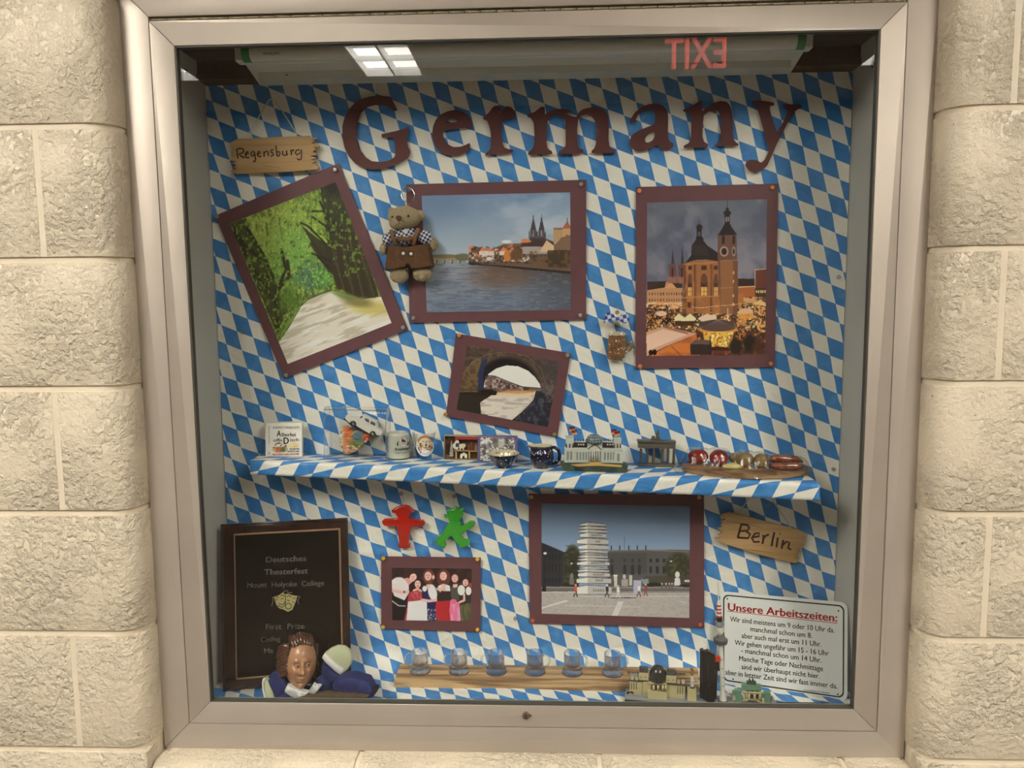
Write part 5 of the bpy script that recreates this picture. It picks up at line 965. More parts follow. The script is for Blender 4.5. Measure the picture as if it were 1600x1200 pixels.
hd = MB(); fz(hd, 315, 375, -.004, 190, 128, .017, 1, .0028, n=96); fz(hd, 232, 450, -.014, 92, 62, .010, 2); fz(hd, 490, 350, .002, 62, 62, .007, 3); fz(hd, 165, 300, .004, 40, 40, .006, 13)
h = hd.build('head', M_FUR, bear, smooth=True, world=False)
M_EYE = mat('brown_glass_eye', (.02, .008, .004), .08, coat=1.)
mb = MB(); mb.ball(L.P(360, 356, -.021), .0024); mb.build('eye', M_EYE, h, smooth=True, world=False)
mb = MB(); mb.ball(L.P(172, 366, -.0175), .0020); mb.build('eye', M_EYE, h, smooth=True, world=False)
mb = MB(); L.pr(mb, [(212,365),(230,352),(262,352),(278,370),(268,400),(250,418),(236,415),(218,395)], -.0252, -.022); mb.build('nose', mat('brown_felt_nose', (.085, .025, .01), .7), h, world=False)
mb = MB(); L.stroke(mb, [(247,415),(247,440),(210,470)], -.0248, .0003); L.stroke(mb, [(247,440),(270,452)], -.0248, .0003); mb.build('mouth_stitch', mat('dark_thread', (.06, .02, .01), .8), h, world=False)
bd = MB(); fz(bd, 320, 590, .0, 150, 110, .013, 5, .0003); fz(bd, 320, 600, .0, 120, 90, .0135, 5, .0003); bd.build('shirt_body', M_GING, bear, smooth=True, world=False)
for a, b, ra, rb, rot, nm in ((118, 628, 62, 82, .5, 'sleeve'), (560, 612, 80, 88, -.5, 'sleeve')):
    mb = MB(); fz(mb, a, b, .0, ra, rb, .011, 6, .0003, Matrix.Rotation(rot, 4, 'Y')); mb.build(nm, M_GING, bear, smooth=True, world=False)
for a, b, ra, rb in ((72, 745, 46, 66), (655, 690, 52, 72)):
    mb = MB(); fz(mb, a, b, .003, ra, rb, .008, 7+a, .0025); mb.build('arm', M_FUR, bear, smooth=True, world=False)
for a, b, ra, rb in ((252, 1050, 105, 92), (525, 1040, 108, 82)):
    mb = MB(); fz(mb, a, b, .0, ra, rb, .011, 9+a, .003); mb.build('leg', M_FUR, bear, smooth=True, world=False)
# shorts: puffed outline
def puff(mb, L, out, w0, d, n=7, mi=0):
    """pillow-like solid from an outline: stacked offsets towards the centroid"""
    O = [L.P(a, b, w0) for a, b in out]; c = sum(O, Vector())/len(O); V = []; Fc = []; k = len(O); R = []
    for i in range(n):
        t = i/(n-1)*PI; s_ = .90+.10*math.sin(t); y = w0-d*math.cos(t)*.5
        R.append([c+(p-c)*s_+Vector((0, y-w0, 0)) for p in O])
    for r in R: V += [tuple(p) for p in r]
    for i in range(n-1):
        for j in range(k): Fc.append((i*k+j, i*k+(j+1) % k, (i+1)*k+(j+1) % k, (i+1)*k+j))
    bm = bmesh.new(); vs = [bm.verts.new(v) for v in V]
    for f in Fc: bm.faces.new([vs[i] for i in f])
    for rng_ in (vs[:k], vs[-k:]):
        ed = [bm.edges.get((rng_[i], rng_[(i+1) % k])) for i in range(k)]; bmesh.ops.triangle_fill(bm, use_beauty=True, edges=ed)
    bmesh.ops.recalc_face_normals(bm, faces=bm.faces[:]); return mb._join(bm, None, mi)
mb = MB(); puff(mb, L, [(130,705),(230,700),(320,728),(400,710),(520,690),(610,700),(640,800),(665,935),(655,958),(530,975),(415,980),(395,935),(350,925),(335,960),(220,985),(100,998),(92,975),(110,840)], -.001, .031)
sh = mb.build('lederhosen', M_SUE, bear, auto=.9, world=False)
mb = MB(); L.stroke(mb, [(100,962),(220,955),(330,935)], -.0158, .0004); L.stroke(mb, [(410,955),(540,945),(655,920)], -.0158, .0004); L.stroke(mb, [(225,790),(230,860),(290,905)], -.0163, .0003); L.stroke(mb, [(300,850),(305,910)], -.0163, .0003); L.stroke(mb, [(345,835),(380,900),(430,880),(450,800)], -.0163, .0003); L.stroke(mb, [(225,780),(240,790)], -.0163, .0003)
mb.build('stitching', mat('tan_thread', (.33, .2, .1), .8), sh, world=False)
mb = MB(); L.pr(mb, [(262,765),(300,745),(390,745),(432,770),(430,880),(380,905),(300,900),(258,870)], -.0172, -.0155); mb.build('front_flap', M_SUE, sh, world=False)
for a, b in ((300, 795), (392, 800)):
    mb = MB(); mb.cyl(L.P(a, b, -.0178), L.P(a, b, -.016), .0047, n=20); mb.build('button_backing', mat('black_felt', (.015, .01, .008), .9), sh, world=False)
    mb = MB(); mb.ball(L.P(a, b, -.0185), (.0031, .0016, .0031)); mb.build('button', mat('pearl_button', (.7, .66, .58), .25), sh, smooth=True, world=False)
for l in ([(160,515),(175,600),(215,695)], [(478,500),(440,600),(418,700)], [(225,615),(320,628),(418,615)]):
    mb = MB(); mb.tube([L.P(a, b, -.0150 if i != 0 else -.012) for i, (a, b) in enumerate(l)], .0036, 8, flat=.3); mb.build('suspender', mat('tan_leather_strap', (.17, .085, .03), .8, bump=.2, bscale=600), bear, world=False, smooth=True)
mb = MB(); mb.cyl(L.P(328, 538, -.0165), L.P(328, 538, -.0145), .0040, n=20); mb.build('shirt_button', mat('white_shirt_button', (.72, .7, .68), .25), bear, auto=.5, world=False)
# ring of twisted steel and chain link
ctr = L.P(355, 108, .009); rp = [ctr+Vector((math.cos(t)*.0118, 0, math.sin(t)*.0122)) for t in np.linspace(0, 2*PI, 48, endpoint=False)]
mb = MB(); mb.tube(rp, [.0009+.0003*(i % 2) for i in range(48)], 6, closed=True); kr = mb.build('key_ring', mat('twisted_steel_ring', (.75, .75, .72), .15, metal=1.), bear, world=False)
mb = MB(); mb.tube([L.P(a, b, .006) for a, b in ((345,205),(372,205),(366,245),(350,245))], .0008, 6, closed=True); mb.build('chain_link', mat('brass_link', (.6, .42, .18), .3, metal=.8), kr, world=False)
pin(638.5, 296.5, 'dark', 'dark grey thumbtack holding the teddy bear key ring', y=BY-.0125, r=.0042)
# ---------------------------------------------------------------- gingerbread in a cellophane bag
ck, L = lthing('gingerbread_bag', 'gingerbread beer mug in a cellophane bag with blue white bow pinned beside the church photo', 'biscuit', T_(at(963, 530, BY-.012)), 935, 470, 10.909)
mb = MB(); puff(mb, L, [(178,575),(165,700),(155,850),(150,960),(170,995),(240,1008),(330,1008),(405,998),(440,970),(445,880),(460,740),(465,590),(420,578),(320,580),(240,578)], 0, .010)
cb = mb.build('biscuit', mat('gingerbread', (.27, .13, .035), .8, noise=.35, nscale=200, bump=.5, bscale=500), ck, auto=1., world=False)
mb = MB(); hc = L.P(508, 775, .002); mb.tube([hc+Vector((math.cos(t)*.0058, 0, math.sin(t)*.0070)) for t in np.linspace(0, 2*PI, 18, endpoint=False)], .0030, 8, closed=True); mb.build('biscuit_handle', mat('pale_gingerbread', (.34, .2, .07), .8, noise=.4, nscale=200, bump=.5, bscale=500), cb, world=False, smooth=True)
mb = MB(); puff(mb, L, [(172,560),(190,535),(240,525),(330,522),(420,530),(462,545),(465,575),(430,598),(340,590),(290,600),(230,585),(190,598)], -.002, .011); mb.build('icing_foam', mat('cream_icing', (.60, .50, .34), .6, bump=.3, bscale=300), cb, auto=.8, world=False)
mb = MB()
for l in ([(232,748),(215,845)], [(300,745),(292,845)], [(222,800),(296,795)], [(345,742),(342,842)], [(345,742),(398,745),(402,768),(352,790),(408,805),(400,838),(342,842)], [(305,888),(306,890)]): L.stroke(mb, l, -.0052, .0008)
for a in range(195, 430, 38): L.stroke(mb, [(a, 975), (a+12, 930), (a+26, 965)], -.0050, .0007)
mb.build('piped_lettering', mat('dark_icing', (.12, .045, .012), .6), cb, world=False)
def crinkle(L, out, w, amp, seed, n=26):
    a0, a1 = min(p[0] for p in out), max(p[0] for p in out); b0, b1 = min(p[1] for p in out), max(p[1] for p in out); V = []; Fc = []; ok = {}
    from_ = np.array(out, float)
    A_, B_ = np.meshgrid(np.linspace(a0, a1, n), np.linspace(b0, b1, n)); ins = inpoly(A_, B_, out); nz = fnoise(A_*.02, B_*.014, seed, 3)
    for j in range(n):
        for i in range(n): p = L.P(A_[j, i], B_[j, i], w-(nz[j, i]-.3)*amp); V.append(tuple(p))
    for j in range(n-1):
        for i in range(n-1):
            if ins[j, i] and ins[j+1, i] and ins[j, i+1] and ins[j+1, i+1]: Fc.append((j*n+i, j*n+i+1, (j+1)*n+i+1, (j+1)*n+i))
    return V, Fc
M_CEL = clearmat('cellophane', (.96, .96, .95), 1.45, .06, .03)
V, Fc = crinkle(L, [(120,400),(280,330),(420,340),(540,520),(600,700),(640,860),(560,1030),(350,1060),(120,1010),(100,700)], -.009, .010, 4, 34); raw('bag', V, Fc, M_CEL, ck, False, world=False)
V, Fc = crinkle(L, [(290,300),(200,60),(330,20),(480,80),(500,180),(350,310)], -.006, .010, 8, 20); raw('bag_top', V, Fc, M_CEL, ck, False, world=False)
M_BOW = check_mat('blue_white_ribbon', (.02, .05, .30), (.62, .64, .72), 150, .5)
for l in ([(310,300),(240,205),(150,190),(110,260),(90,385),(180,350),(310,320)], [(325,300),(400,225),(510,230),(530,330),(440,400),(380,350),(325,320)]):
    mb = MB(); puff(mb, L, l, -.008, .008); mb.build('bow_loop', M_BOW, ck, auto=.8, world=False)
mb = MB(); puff(mb, L, [(285,280),(345,280),(350,335),(285,340)], -.010, .008); mb.build('bow_knot', M_BOW, ck, auto=.8, world=False)
pin(964.5, 488, 'olive', 'dull brass thumbtack holding the gingerbread bag', y=BY-.0225, r=.0045)
# ---------------------------------------------------------------- traffic light men
def gelman(label, lab2, out, org, col, hook, thk):
    t, L = lthing('traffic_light_figure', label, 'ornament', T_(at(org[0]+45, org[1]+62, BY-.009)), *org, group=None)
    mb = MB(); puff(mb, L, out, -.001, thk, 9)
    mb.build('figure', mat(lab2, col, .12, coat=1., trans=.12, ior=1.4, bump=.12, bscale=260, sub=0), t, auto=.7, world=False)
    mb = MB(); mb.tube([L.P(a, b, .004) for a, b in hook], .0004, 6); mb.build('hanging_thread', mat('clear_thread', (.5, .46, .36), .3), t, world=False)
    return t
gelman('red translucent traffic light man with outstretched arms hanging below the shelf', 'red_gel', [(250,420),(300,385),(350,360),(420,328),(500,325),(570,345),(610,380),(665,430),(640,440),(600,440),(590,490),(575,540),(570,560),(620,575),(760,590),(820,595),(855,640),(840,690),(790,708),(700,712),(610,710),(600,760),(585,860),(568,960),(560,1040),(590,1070),(590,1095),(480,1102),(400,1100),(368,1065),(372,1048),(400,1040),(385,960),(360,800),(345,710),(290,690),(180,695),(120,695),(80,650),(85,605),(130,572),(250,572),(350,565),(370,540),(345,505),(320,460),(290,440),(255,440)],
 (590, 760, 11.433), (.50, .012, .004), [(455,330),(455,150),(440,110)], .010)
gelman('green translucent walking traffic light man hanging below the shelf', 'green_gel', [(270,480),(300,460),(340,480),(360,465),(340,400),(360,360),(420,345),(470,350),(500,300),(540,330),(590,345),(640,320),(670,335),(650,370),(610,385),(650,460),(640,500),(620,480),(600,540),(560,575),(610,610),(605,660),(640,660),(740,620),(800,580),(850,585),(875,620),(860,680),(790,720),(700,770),(660,820),(600,830),(640,900),(690,960),(770,965),(780,990),(760,1035),(640,1100),(610,1100),(560,1030),(490,960),(430,860),(400,870),(330,930),(270,980),(290,1040),(310,1080),(290,1110),(200,1060),(130,990),(110,960),(160,890),(250,830),(310,720),(390,600),(390,560),(370,520),(350,490),(300,515)],
 (670, 765, 12.0), (.045, .40, .03), [(470,340),(470,160),(490,100)], .010)
for u, v, l in ((627, 771, 'clear pushpin above the red traffic light man'), (710, 775, 'clear pushpin above the green traffic light man')): pin(u, v, 'clear', l, y=BY-.003)
# ---------------------------------------------------------------- things on the shelf
def shelfpt(u, v):
    x = at(u, v, .15).x
    for _ in range(6): p = atz(u, v, ztop(x)); x = p.x
    return Vector((p.x, p.y, ztop(p.x)))
TS = lambda q: T_(q) @ Matrix.Rotation(.0276, 4, 'Y')
def gl(k=1.): return tuple(g*k for g in GN)
# recipe booklet
q = shelfpt(443, 713.8); bk, L = lthing('recipe_booklet', 'small square white recipe booklet at the left end of the shelf', 'book', TS(q), 410, 655, 18.457)
TL, TR, BR, BL_ = L.P(95, 115, .010), L.P(1145, 100, .010), L.P(1140, 1075, .0), L.P(95, 1075, .0)
mb = MB(); off = Vector((0, .007, .0012)); V = [p+Vector((0, .0008, 0)) for p in (TL, TR, BR, BL_)]; V += [p+off for p in V]
mb.mesh([tuple(v) for v in V], [(3, 2, 1, 0), (4, 5, 6, 7), (0, 1, 5, 4), (1, 2, 6, 5), (2, 3, 7, 6), (3, 0, 4, 7)]); bb = mb.build('pages', mat('booklet_paper', (.70, .66, .54), .6), bk, world=False)
def p_book(c):
    x, y = c.x, c.y; c.fill((222, 218, 198)); c.tex(.01, .01, 2, .4, .7, (214, 208, 184), .6)
    c.ell(900, 745, 165, 62, (222, 184, 120), .95, soft=.3).ell(820, 750, 90, 50, (226, 206, 140), .8, soft=.5); c.line([(740, 800), (1060, 795)], 8, (150, 110, 60), .6)
    c.line([(370, 745), (430, 695), (510, 690)], 34, (84, 56, 44)); c.line([(380, 740), (430, 712), (470, 708)], 10, (200, 170, 150)); c.line([(525, 780), (560, 715)], 26, (96, 74, 48))
    c.ell(480, 880, 160, 85, (186, 120, 70), .95, soft=.25).ell(470, 860, 70, 45, (206, 90, 60), .9, soft=.5).ell(340, 880, 50, 46, (216, 160, 100)).ell(340, 820, 50, 26, (130, 150, 80)).ell(615, 840, 80, 55, (88, 120, 62), .95, soft=.5).ell(680, 860, 60, 50, (120, 146, 84), .8, soft=.5).ell(600, 900, 90, 50, (80, 90, 44), .8, soft=.6).ell(672, 772, 34, 34, (190, 70, 60)).ell(700, 880, 40, 60, (170, 186, 130), .7, soft=.5)
    c.tex(.03, .03, 5, .55, .65, (110, 70, 40), .5, m=((x-500)/200)**2+((y-880)/80)**2 < 1)
    c.ell(190, 982, 18, 18, (20, 20, 20)); 
    for dx, dy in ((-55, -65), (35, -60), (-50, 50), (30, 58)): c.line([(190+dx, 982+dy), (190+dx*.75+8, 982+dy*.75)], 9, (110, 106, 96))
sheet('cover_print', [bk.matrix_world @ (p-Vector((0, .0006, 0))) for p in (TL, TR, BR, BL_)], .00045, p_book, (410, 655, 18.457), gl(.95), M_PRINTM, bk, th=.0003)
class Tilt:
    """text on a leaning face given by 3 local points"""
    def __init__(s, L, A, B, C): s.L = L; s.n = (B-A).cross(C-A).normalized(); s.n = s.n if s.n.y < 0 else -s.n; s.A = A
    def hit(s, a, b):
        L = s.L; d = L.R @ Vector(ray(L.ox+a/L.sc, L.oy+b/L.sc)); t = (s.A-L.o).dot(s.n)/d.dot(s.n); return L.o+d*t
    def text(s, name, txt, a0, b0, a1, b1, cap, mt, par, bold=0., th=.0009, spacing=1.):
        A, B = s.hit(a0, b0), s.hit(a1, b1); k = (A-s.hit(a0, b0-cap)).length; return text_on(name, txt, A, B, k, s.n, mt, par, bold, th, world=False, spacing=spacing)
F3 = Tilt(L, BL_, BR, TL); DG = mat('dark_green_print', (.05, .06, .035), .6); BKI = mat('black_print', (.02, .02, .018), .6); RDI = mat('red_print', (.5, .06, .03), .6); GRI = mat('grey_brown_print', (.16, .14, .10), .6)
for tx, a0, b0, a1, b1, cap, mt_, bo in (('COMPACT MINIREZEPTE', 305, 272, 1070, 268, 58, GRI, .01), ('A', 415, 495, 545, 495, 165, DG, .035), ('llerlei', 560, 495, 965, 495, 100, DG, .025), ('offn', 318, 650, 575, 650, 95, DG, .02), ('D', 612, 712, 772, 708, 180, DG, .04), ('isch', 802, 640, 1052, 636, 95, DG, .02), ('DIE BESTEN', 782, 882, 1070, 878, 44, BKI, .05), ('REZEPTE DER', 728, 950, 1070, 946, 44, BKI, .05), ('SÄCHSISCHEN KÜCHE', 292, 1046, 1062, 1028, 48, RDI, .05)):
    F3.text('cover_lettering', tx, a0, b0, a1, b1, cap, mt_, bk, bo)
A, B = F3.hit(208, 700), F3.hit(208, 215); text_on('cover_lettering', 'MINI REZEPT KOMPASS', A, B, .0014, F3.n, GRI, bk, .03, .0009, world=False)
# clear plastic dome with a painted stone and a toy car
q = shelfpt(557, 716); dm, L = lthing('clear_display_box', 'clear acrylic display box with painted stone on the shelf', 'display box', TS(q), 505, 625, 12.627)
M_ACR = clearmat('clear_acrylic', (.98, .985, .99), 1.2, .01, .012); M_ACE = clearmat('acrylic_edge', (.88, .90, .93), 1.3, .35, .25)
xl, xr = L.P(50, 600, 0).x, L.P(1262, 600, 0).x; zt = L.P(600, 150, 0).z; yb0, yb1 = -.012, .026; cr = .012
prof = [(yb0, .001), (yb0, zt-cr)]+[(yb0+cr-cr*math.cos(t), zt-cr+cr*math.sin(t)) for t in np.linspace(.2, PI/2, 6)]+[(yb1-cr+cr*math.sin(t), zt-cr+cr*math.cos(t)) for t in np.linspace(0, PI/2, 7)]+[(yb1, .001)]
n = len(prof); V = [(x, y, z) for x in (xl, xr) for y, z in prof]
raw('acrylic_cover', V, [(i, i+1, n+i+1, n+i) for i in range(n-1)]+[tuple(range(n)), tuple(n+i for i in range(n))], M_ACR, dm, world=False)
for x in (xl, xr): MB().tube([(x, y, z) for y, z in prof], .00055, 6).build('cover_edge', M_ACE, dm, smooth=True, world=False)
MB().box((xl, yb0+.001, .0), (xr, yb1-.001, .0035), .001).build('base', M_ACR, dm, world=False)
mb = MB(); mb.cyl((xl, yb0+.001, zt-.003), (xr, yb0+.001, zt-.003), .0009, n=8); mb.build('cover_edge', M_ACE, dm, smooth=True, world=False)
L.text('engraved_lettering', 'BERLINER MAUER', 470, 1095, 740, 1092, 22, yb0-.0004, mat('white_engraving', (.7, .7, .66), .6), dm, .02)
st = thing('painted_stone', 'chunk of stone painted orange, green and blue inside the clear box', 'stone', q)
O = [(380,510),(440,490),(560,540),(700,600),(800,640),(930,700),(940,790),(860,850),(780,900),(740,960),(640,1020),(520,1055),(430,1050),(390,960),(345,870),(335,740),(355,620)]
mb = MB(); puff(mb, L, O, .010, .016, 9); bmesh.ops.subdivide_edges(mb.b, edges=mb.b.edges[:], cuts=4, use_grid_fill=True); me = bpy.data.meshes.new('stone_body')
bmesh.ops.triangulate(mb.b, faces=mb.b.faces[:]); bmesh.ops.subdivide_edges(mb.b, edges=[e for e in mb.b.edges if e.calc_length() > .0022], cuts=1)
P = np.array([v.co[:] for v in mb.b.verts]); dn = fnoise(P[:, 0]*400+P[:, 1]*130, P[:, 2]*400, 5, 3)-.5; 
for v, d in zip(mb.b.verts, dn): v.co.y -= d*.005; v.co.x += d*.0012
mb.b.to_mesh(me); mb.b.free(); Pw = np.array([v.co[:] for v in me.vertices])
PX, PY = projn(Pw+np.array(q[:])); cv = Cv(PX, PY, 505, 625, 12.627); x, y = cv.x, cv.y
cv.fill((196, 178, 150)); cv.tex(.02, .02, 3, .4, .6, (170, 120, 80), .7); cv.ell(500, 640, 90, 190, (222, 110, 60), .95, soft=.5); cv.ell(500, 760, 90, 100, (186, 120, 60), .9, soft=.6); cv.ell(450, 900, 60, 100, (226, 120, 80), .8, soft=.6); cv.ell(700, 740, 130, 120, (78, 112, 124), .95, soft=.5); cv.ell(650, 870, 150, 60, (112, 124, 62), .95, soft=.5); cv.ell(860, 730, 90, 70, (226, 96, 50), .95, soft=.4); cv.ell(620, 570, 110, 40, (110, 80, 50), .9, soft=.6); cv.ell(720, 900, 60, 40, (100, 130, 70), .8, soft=.5); cv.ell(580, 905, 60, 14, (150, 176, 70), .9); cv.put(np.clip((x-420)/-60, 0, 1), (206, 192, 168), .9); cv.tex(.03, .04, 6, .56, .66, (120, 60, 40), .7, m=(y > 920)); cv.tex(.04, .04, 8, .6, .66, (226, 206, 160), .8, m=(y > 900)); cv.tex(.03, .03, 9, .58, .66, (70, 50, 40), .5)
ca = me.color_attributes.new('Col', 'FLOAT_COLOR', 'POINT'); cc = np.ones((len(Pw), 4)); cc[:, :3] = np.clip(to_lin(cv.c)*1.1, 0, .9); ca.data.foreach_set('color', cc.astype(np.float32).ravel())
link('stone_body', me, vcmat('painted_stone_colour', .75), st, world=False)
car, L2 = lthing('toy_car', 'white toy saloon car tilted nose up on the painted stone in the clear box', 'toy car', T_(q), 505, 625, 12.627)
CAR = [(425,362),(450,305),(490,330),(560,345),(700,352),(722,335),(760,300),(800,308),(1045,432),(1062,560),(1165,625),(1160,668),(1110,712),(1085,690),(1030,690),(1010,640),(965,612),(925,640),(915,668),(650,512),(640,450),(595,412),(550,425),(520,455),(470,410)]
mb = MB(); L2.pr(mb, CAR, .004, .022); bmesh.ops.bevel(mb.b, geom=[e for e in mb.b.edges if len(e.link_faces) == 2 and abs(e.calc_face_angle(0)-PI/2) < .2 and abs(e.verts[0].co.y-e.verts[1].co.y) < 1e-6], offset=.0007, segments=2, affect='EDGES')
M_CARW = mat('white_car_paint', (.72, .70, .62), .25, coat=.5); cbod = mb.build('car_body', M_CARW, car, auto=.6, world=False)
M_WIN = mat('grey_car_window', (.12, .11, .13), .15)
for w_ in ([(822,352),(906,388),(900,452),(828,408)], [(945,412),(1026,456),(1026,516),(926,464)], [(716,352),(752,312),(786,330),(742,362)]):
    mb = MB(); L2.pr(mb, w_, .0032, .0045); mb.build('car_window', M_WIN, cbod, world=False)
for a, b in ((597, 466), (980, 668)):
    for w0, w1 in ((.0022, .0072), (.0185, .0235)):
        mb = MB(); mb.cyl(L2.P(a, b, .0022)+Vector((0, w0-.0022, 0)), L2.P(a, b, .0022)+Vector((0, w1-.0022, 0)), .0047, n=24); wh = mb.build('wheel', mat('black_tyre', (.02, .018, .015), .7), car, auto=.6, world=False)
        if w0 < .01: mb = MB(); mb.cyl(L2.P(a, b, .0018), L2.P(a, b, .0023), .0030, n=20); mb.build('wheel_hub', mat('grey_hub', (.25, .22, .17), .4, metal=.3), wh, auto=.6, world=False)
mb = MB(); L2.pr(mb, [(400,370),(430,365),(520,440),(660,515),(900,660),(920,700),(650,540),(540,500)], .006, .020); mb.build('chassis', mat('black_chassis', (.015, .012, .01), .6), car, world=False)
mb = MB(); L2.stroke(mb, [(1030,700),(1110,712)], .008, .0007); mb.build('bumper', M_DARK, car, world=False)
mb = MB(); L2.stroke(mb, [(1090,440),(1090,440.1)], .008, .0001) if False else mb.ball(L2.P(1095, 705, .006), .0008); mb.build('tow_hook', M_DARK, car, world=False)
# stoneware stein
q = shelfpt(623, 719)+Vector((0, .0165, 0)); sc_ = 17.778; stn, L = lthing('beer_stein', 'small pale grey stoneware beer stein with black brewery print on the shelf', 'mug', T_(q), 600, 665, sc_)
rb = (L.P(712, 800, 0).x-L.P(120, 800, 0).x)/2; hh = L.P(400, 135, 0).z-L.P(400, 930, -rb).z; cx_ = L.P(410, 600, 0).x; Mx = T_((cx_, 0, 0))
mb = MB(); mb.lathe([(0, 0), (rb*1.02, 0), (rb*1.06, .0012), (rb*1.05, .004), (rb, .0055), (rb*.985, .02), (rb, hh-.006), (rb*.97, hh-.003), (rb*.88, hh-.0006), (rb*.80, hh), (rb*.76, hh-.002), (rb*.76, hh-.02), (0, hh-.02)], 48, Mx); mb.build('mug_body', mat('salt_glazed_stoneware', (.50, .51, .42), .18, noise=.06, nscale=300, coat=.6), stn, auto=.9, world=False)
mb = MB(); mb.lathe([(rb*1.055, .0012), (rb*1.068, .0016), (rb*1.068, .0030), (rb*1.05, .0034)], 48, Mx); mb.build('green_band', mat('dark_green_glaze', (.01, .07, .03), .2), stn, smooth=True, world=False)
mb = MB(); mb.tube([(cx_+rb*.75+.006*math.sin(t)*1., .008+.006*math.sin(t), hh*.5-hh*.32*math.cos(t)) for t in np.linspace(0, PI, 12)], .003, 8); mb.build('handle', MATS['salt_glazed_stoneware'], stn, smooth=True, world=False)
def wrap_text(name, txt, L, cx_, r, aL, aR, b, cap, mt, par, bold=0., lift=.0003):
    """text round a vertical cylinder of radius r centred at x=cx_, y=0"""
    me = text_mesh(txt, 1., bold=bold, align='LEFT'); V = np.array([v.co[:] for v in me.vertices]); x0, x1 = V[:, 0].min(), V[:, 0].max()
    xa, xb = L.P(aL, b, -r*.9).x-cx_, L.P(aR, b, -r*.6).x-cx_; ta, tb_ = math.asin(max(-.99, min(.99, xa/r))), math.asin(max(-.99, min(.99, xb/r))); z0 = L.P(aL, b, -r).z; k = (L.P(aL, b-cap, -r).z-z0)/.73
    for v in me.vertices: t = ta+(tb_-ta)*(v.co.x-x0)/(x1-x0); z = z0+v.co.y*k+.36*k; v.co = (cx_+math.sin(t)*(r+lift), -math.cos(t)*(r+lift), z)
    return link(name, me, mt, par, world=False)
wrap_text('brewery_lettering', 'Kneitinger', L, cx_, rb*1.0, 318, 700, 700, 84, BKI, stn, .03)
wrap_text('brewery_lettering', 'Das Bier aus Regensburg', L, cx_, rb*1.0, 318, 690, 775, 30, BKI, stn, .02)
def curved_sheet(name, L, cx_, r, a0, a1, b0, b1, painter, org, gain, par, nx=70, ny=70, mt=None, cy_=0., mask=None):
    xa, xb = L.P(a0, (b0+b1)/2, -r*.9).x-cx_, L.P(a1, (b0+b1)/2, -r*.7).x-cx_; ta, tb_ = math.asin(max(-.99, xa/r)), math.asin(min(.99, xb/r)); za, zb = L.P(a0, b0, -r).z, L.P(a0, b1, -r).z
    T, Z = np.meshgrid(np.linspace(ta, tb_, nx), np.linspace(za, zb, ny)); P = np.stack([cx_+np.sin(T)*r, cy_-np.cos(T)*r, Z], -1); W = P+np.array(L.M.translation[:])
    PX, PY = projn(W); cv = Cv(PX, PY, *org); painter(cv); me = bpy.data.meshes.new(name); ii = np.arange(nx*ny).reshape(ny, nx); ok = np.ones((ny, nx), bool) if mask is None else mask(cv.x, cv.y)
    Fq = [(int(ii[j, i]), int(ii[j+1, i]), int(ii[j+1, i+1]), int(ii[j, i+1])) for j in range(ny-1) for i in range(nx-1) if ok[j, i] and ok[j+1, i] and ok[j, i+1] and ok[j+1, i+1]]
    me.from_pydata(P.reshape(-1, 3).tolist(), [], Fq); ca = me.color_attributes.new('Col', 'FLOAT_COLOR', 'POINT'); cc = np.ones((nx*ny, 4)); cc[:, :3] = np.clip(to_lin(cv.c.reshape(-1, 3))*np.array(gain), 0, .9); ca.data.foreach_set('color', cc.astype(np.float32).ravel())
    return link(name, me, mt or M_PRINT, par, smooth=True, world=False)
def p_emb(c):
    c.fill((176, 178, 160)); c.ell(545, 450, 118, 140, (60, 58, 50)); c.ell(545, 450, 112, 134, (192, 186, 168)); c.poly([(485, 460), (490, 350), (515, 345), (520, 390), (560, 380), (605, 430), (600, 460)], (44, 24, 20)); c.poly([(530, 400), (565, 395), (590, 430), (540, 440)], (96, 40, 30)); c.line([(450, 490), (540, 500), (635, 490)], 10, (90, 86, 78)); c.line([(470, 520), (610, 520)], 7, (120, 114, 104))
    for a in (385, 675): c.poly([(a-40, 555), (a-20, 500), (a-25, 470), (a, 445), (a+18, 480), (a+10, 520), (a+38, 550)], (30, 30, 26)); c.ell(a, 450, 16, 14, (30, 30, 26))
curved_sheet('emblem_print', L, cx_, rb*1.006, 335, 706, 300, 585, p_emb, (600, 665, sc_), gl(.95), stn, 80, 60, mask=lambda x, y: (((x-545)/120)**2+((y-450)/142)**2 < 1) | (np.abs(x-385) < 42) & (y > 430) & (y < 560) | (np.abs(x-675) < 42) & (y > 430) & (y < 560))
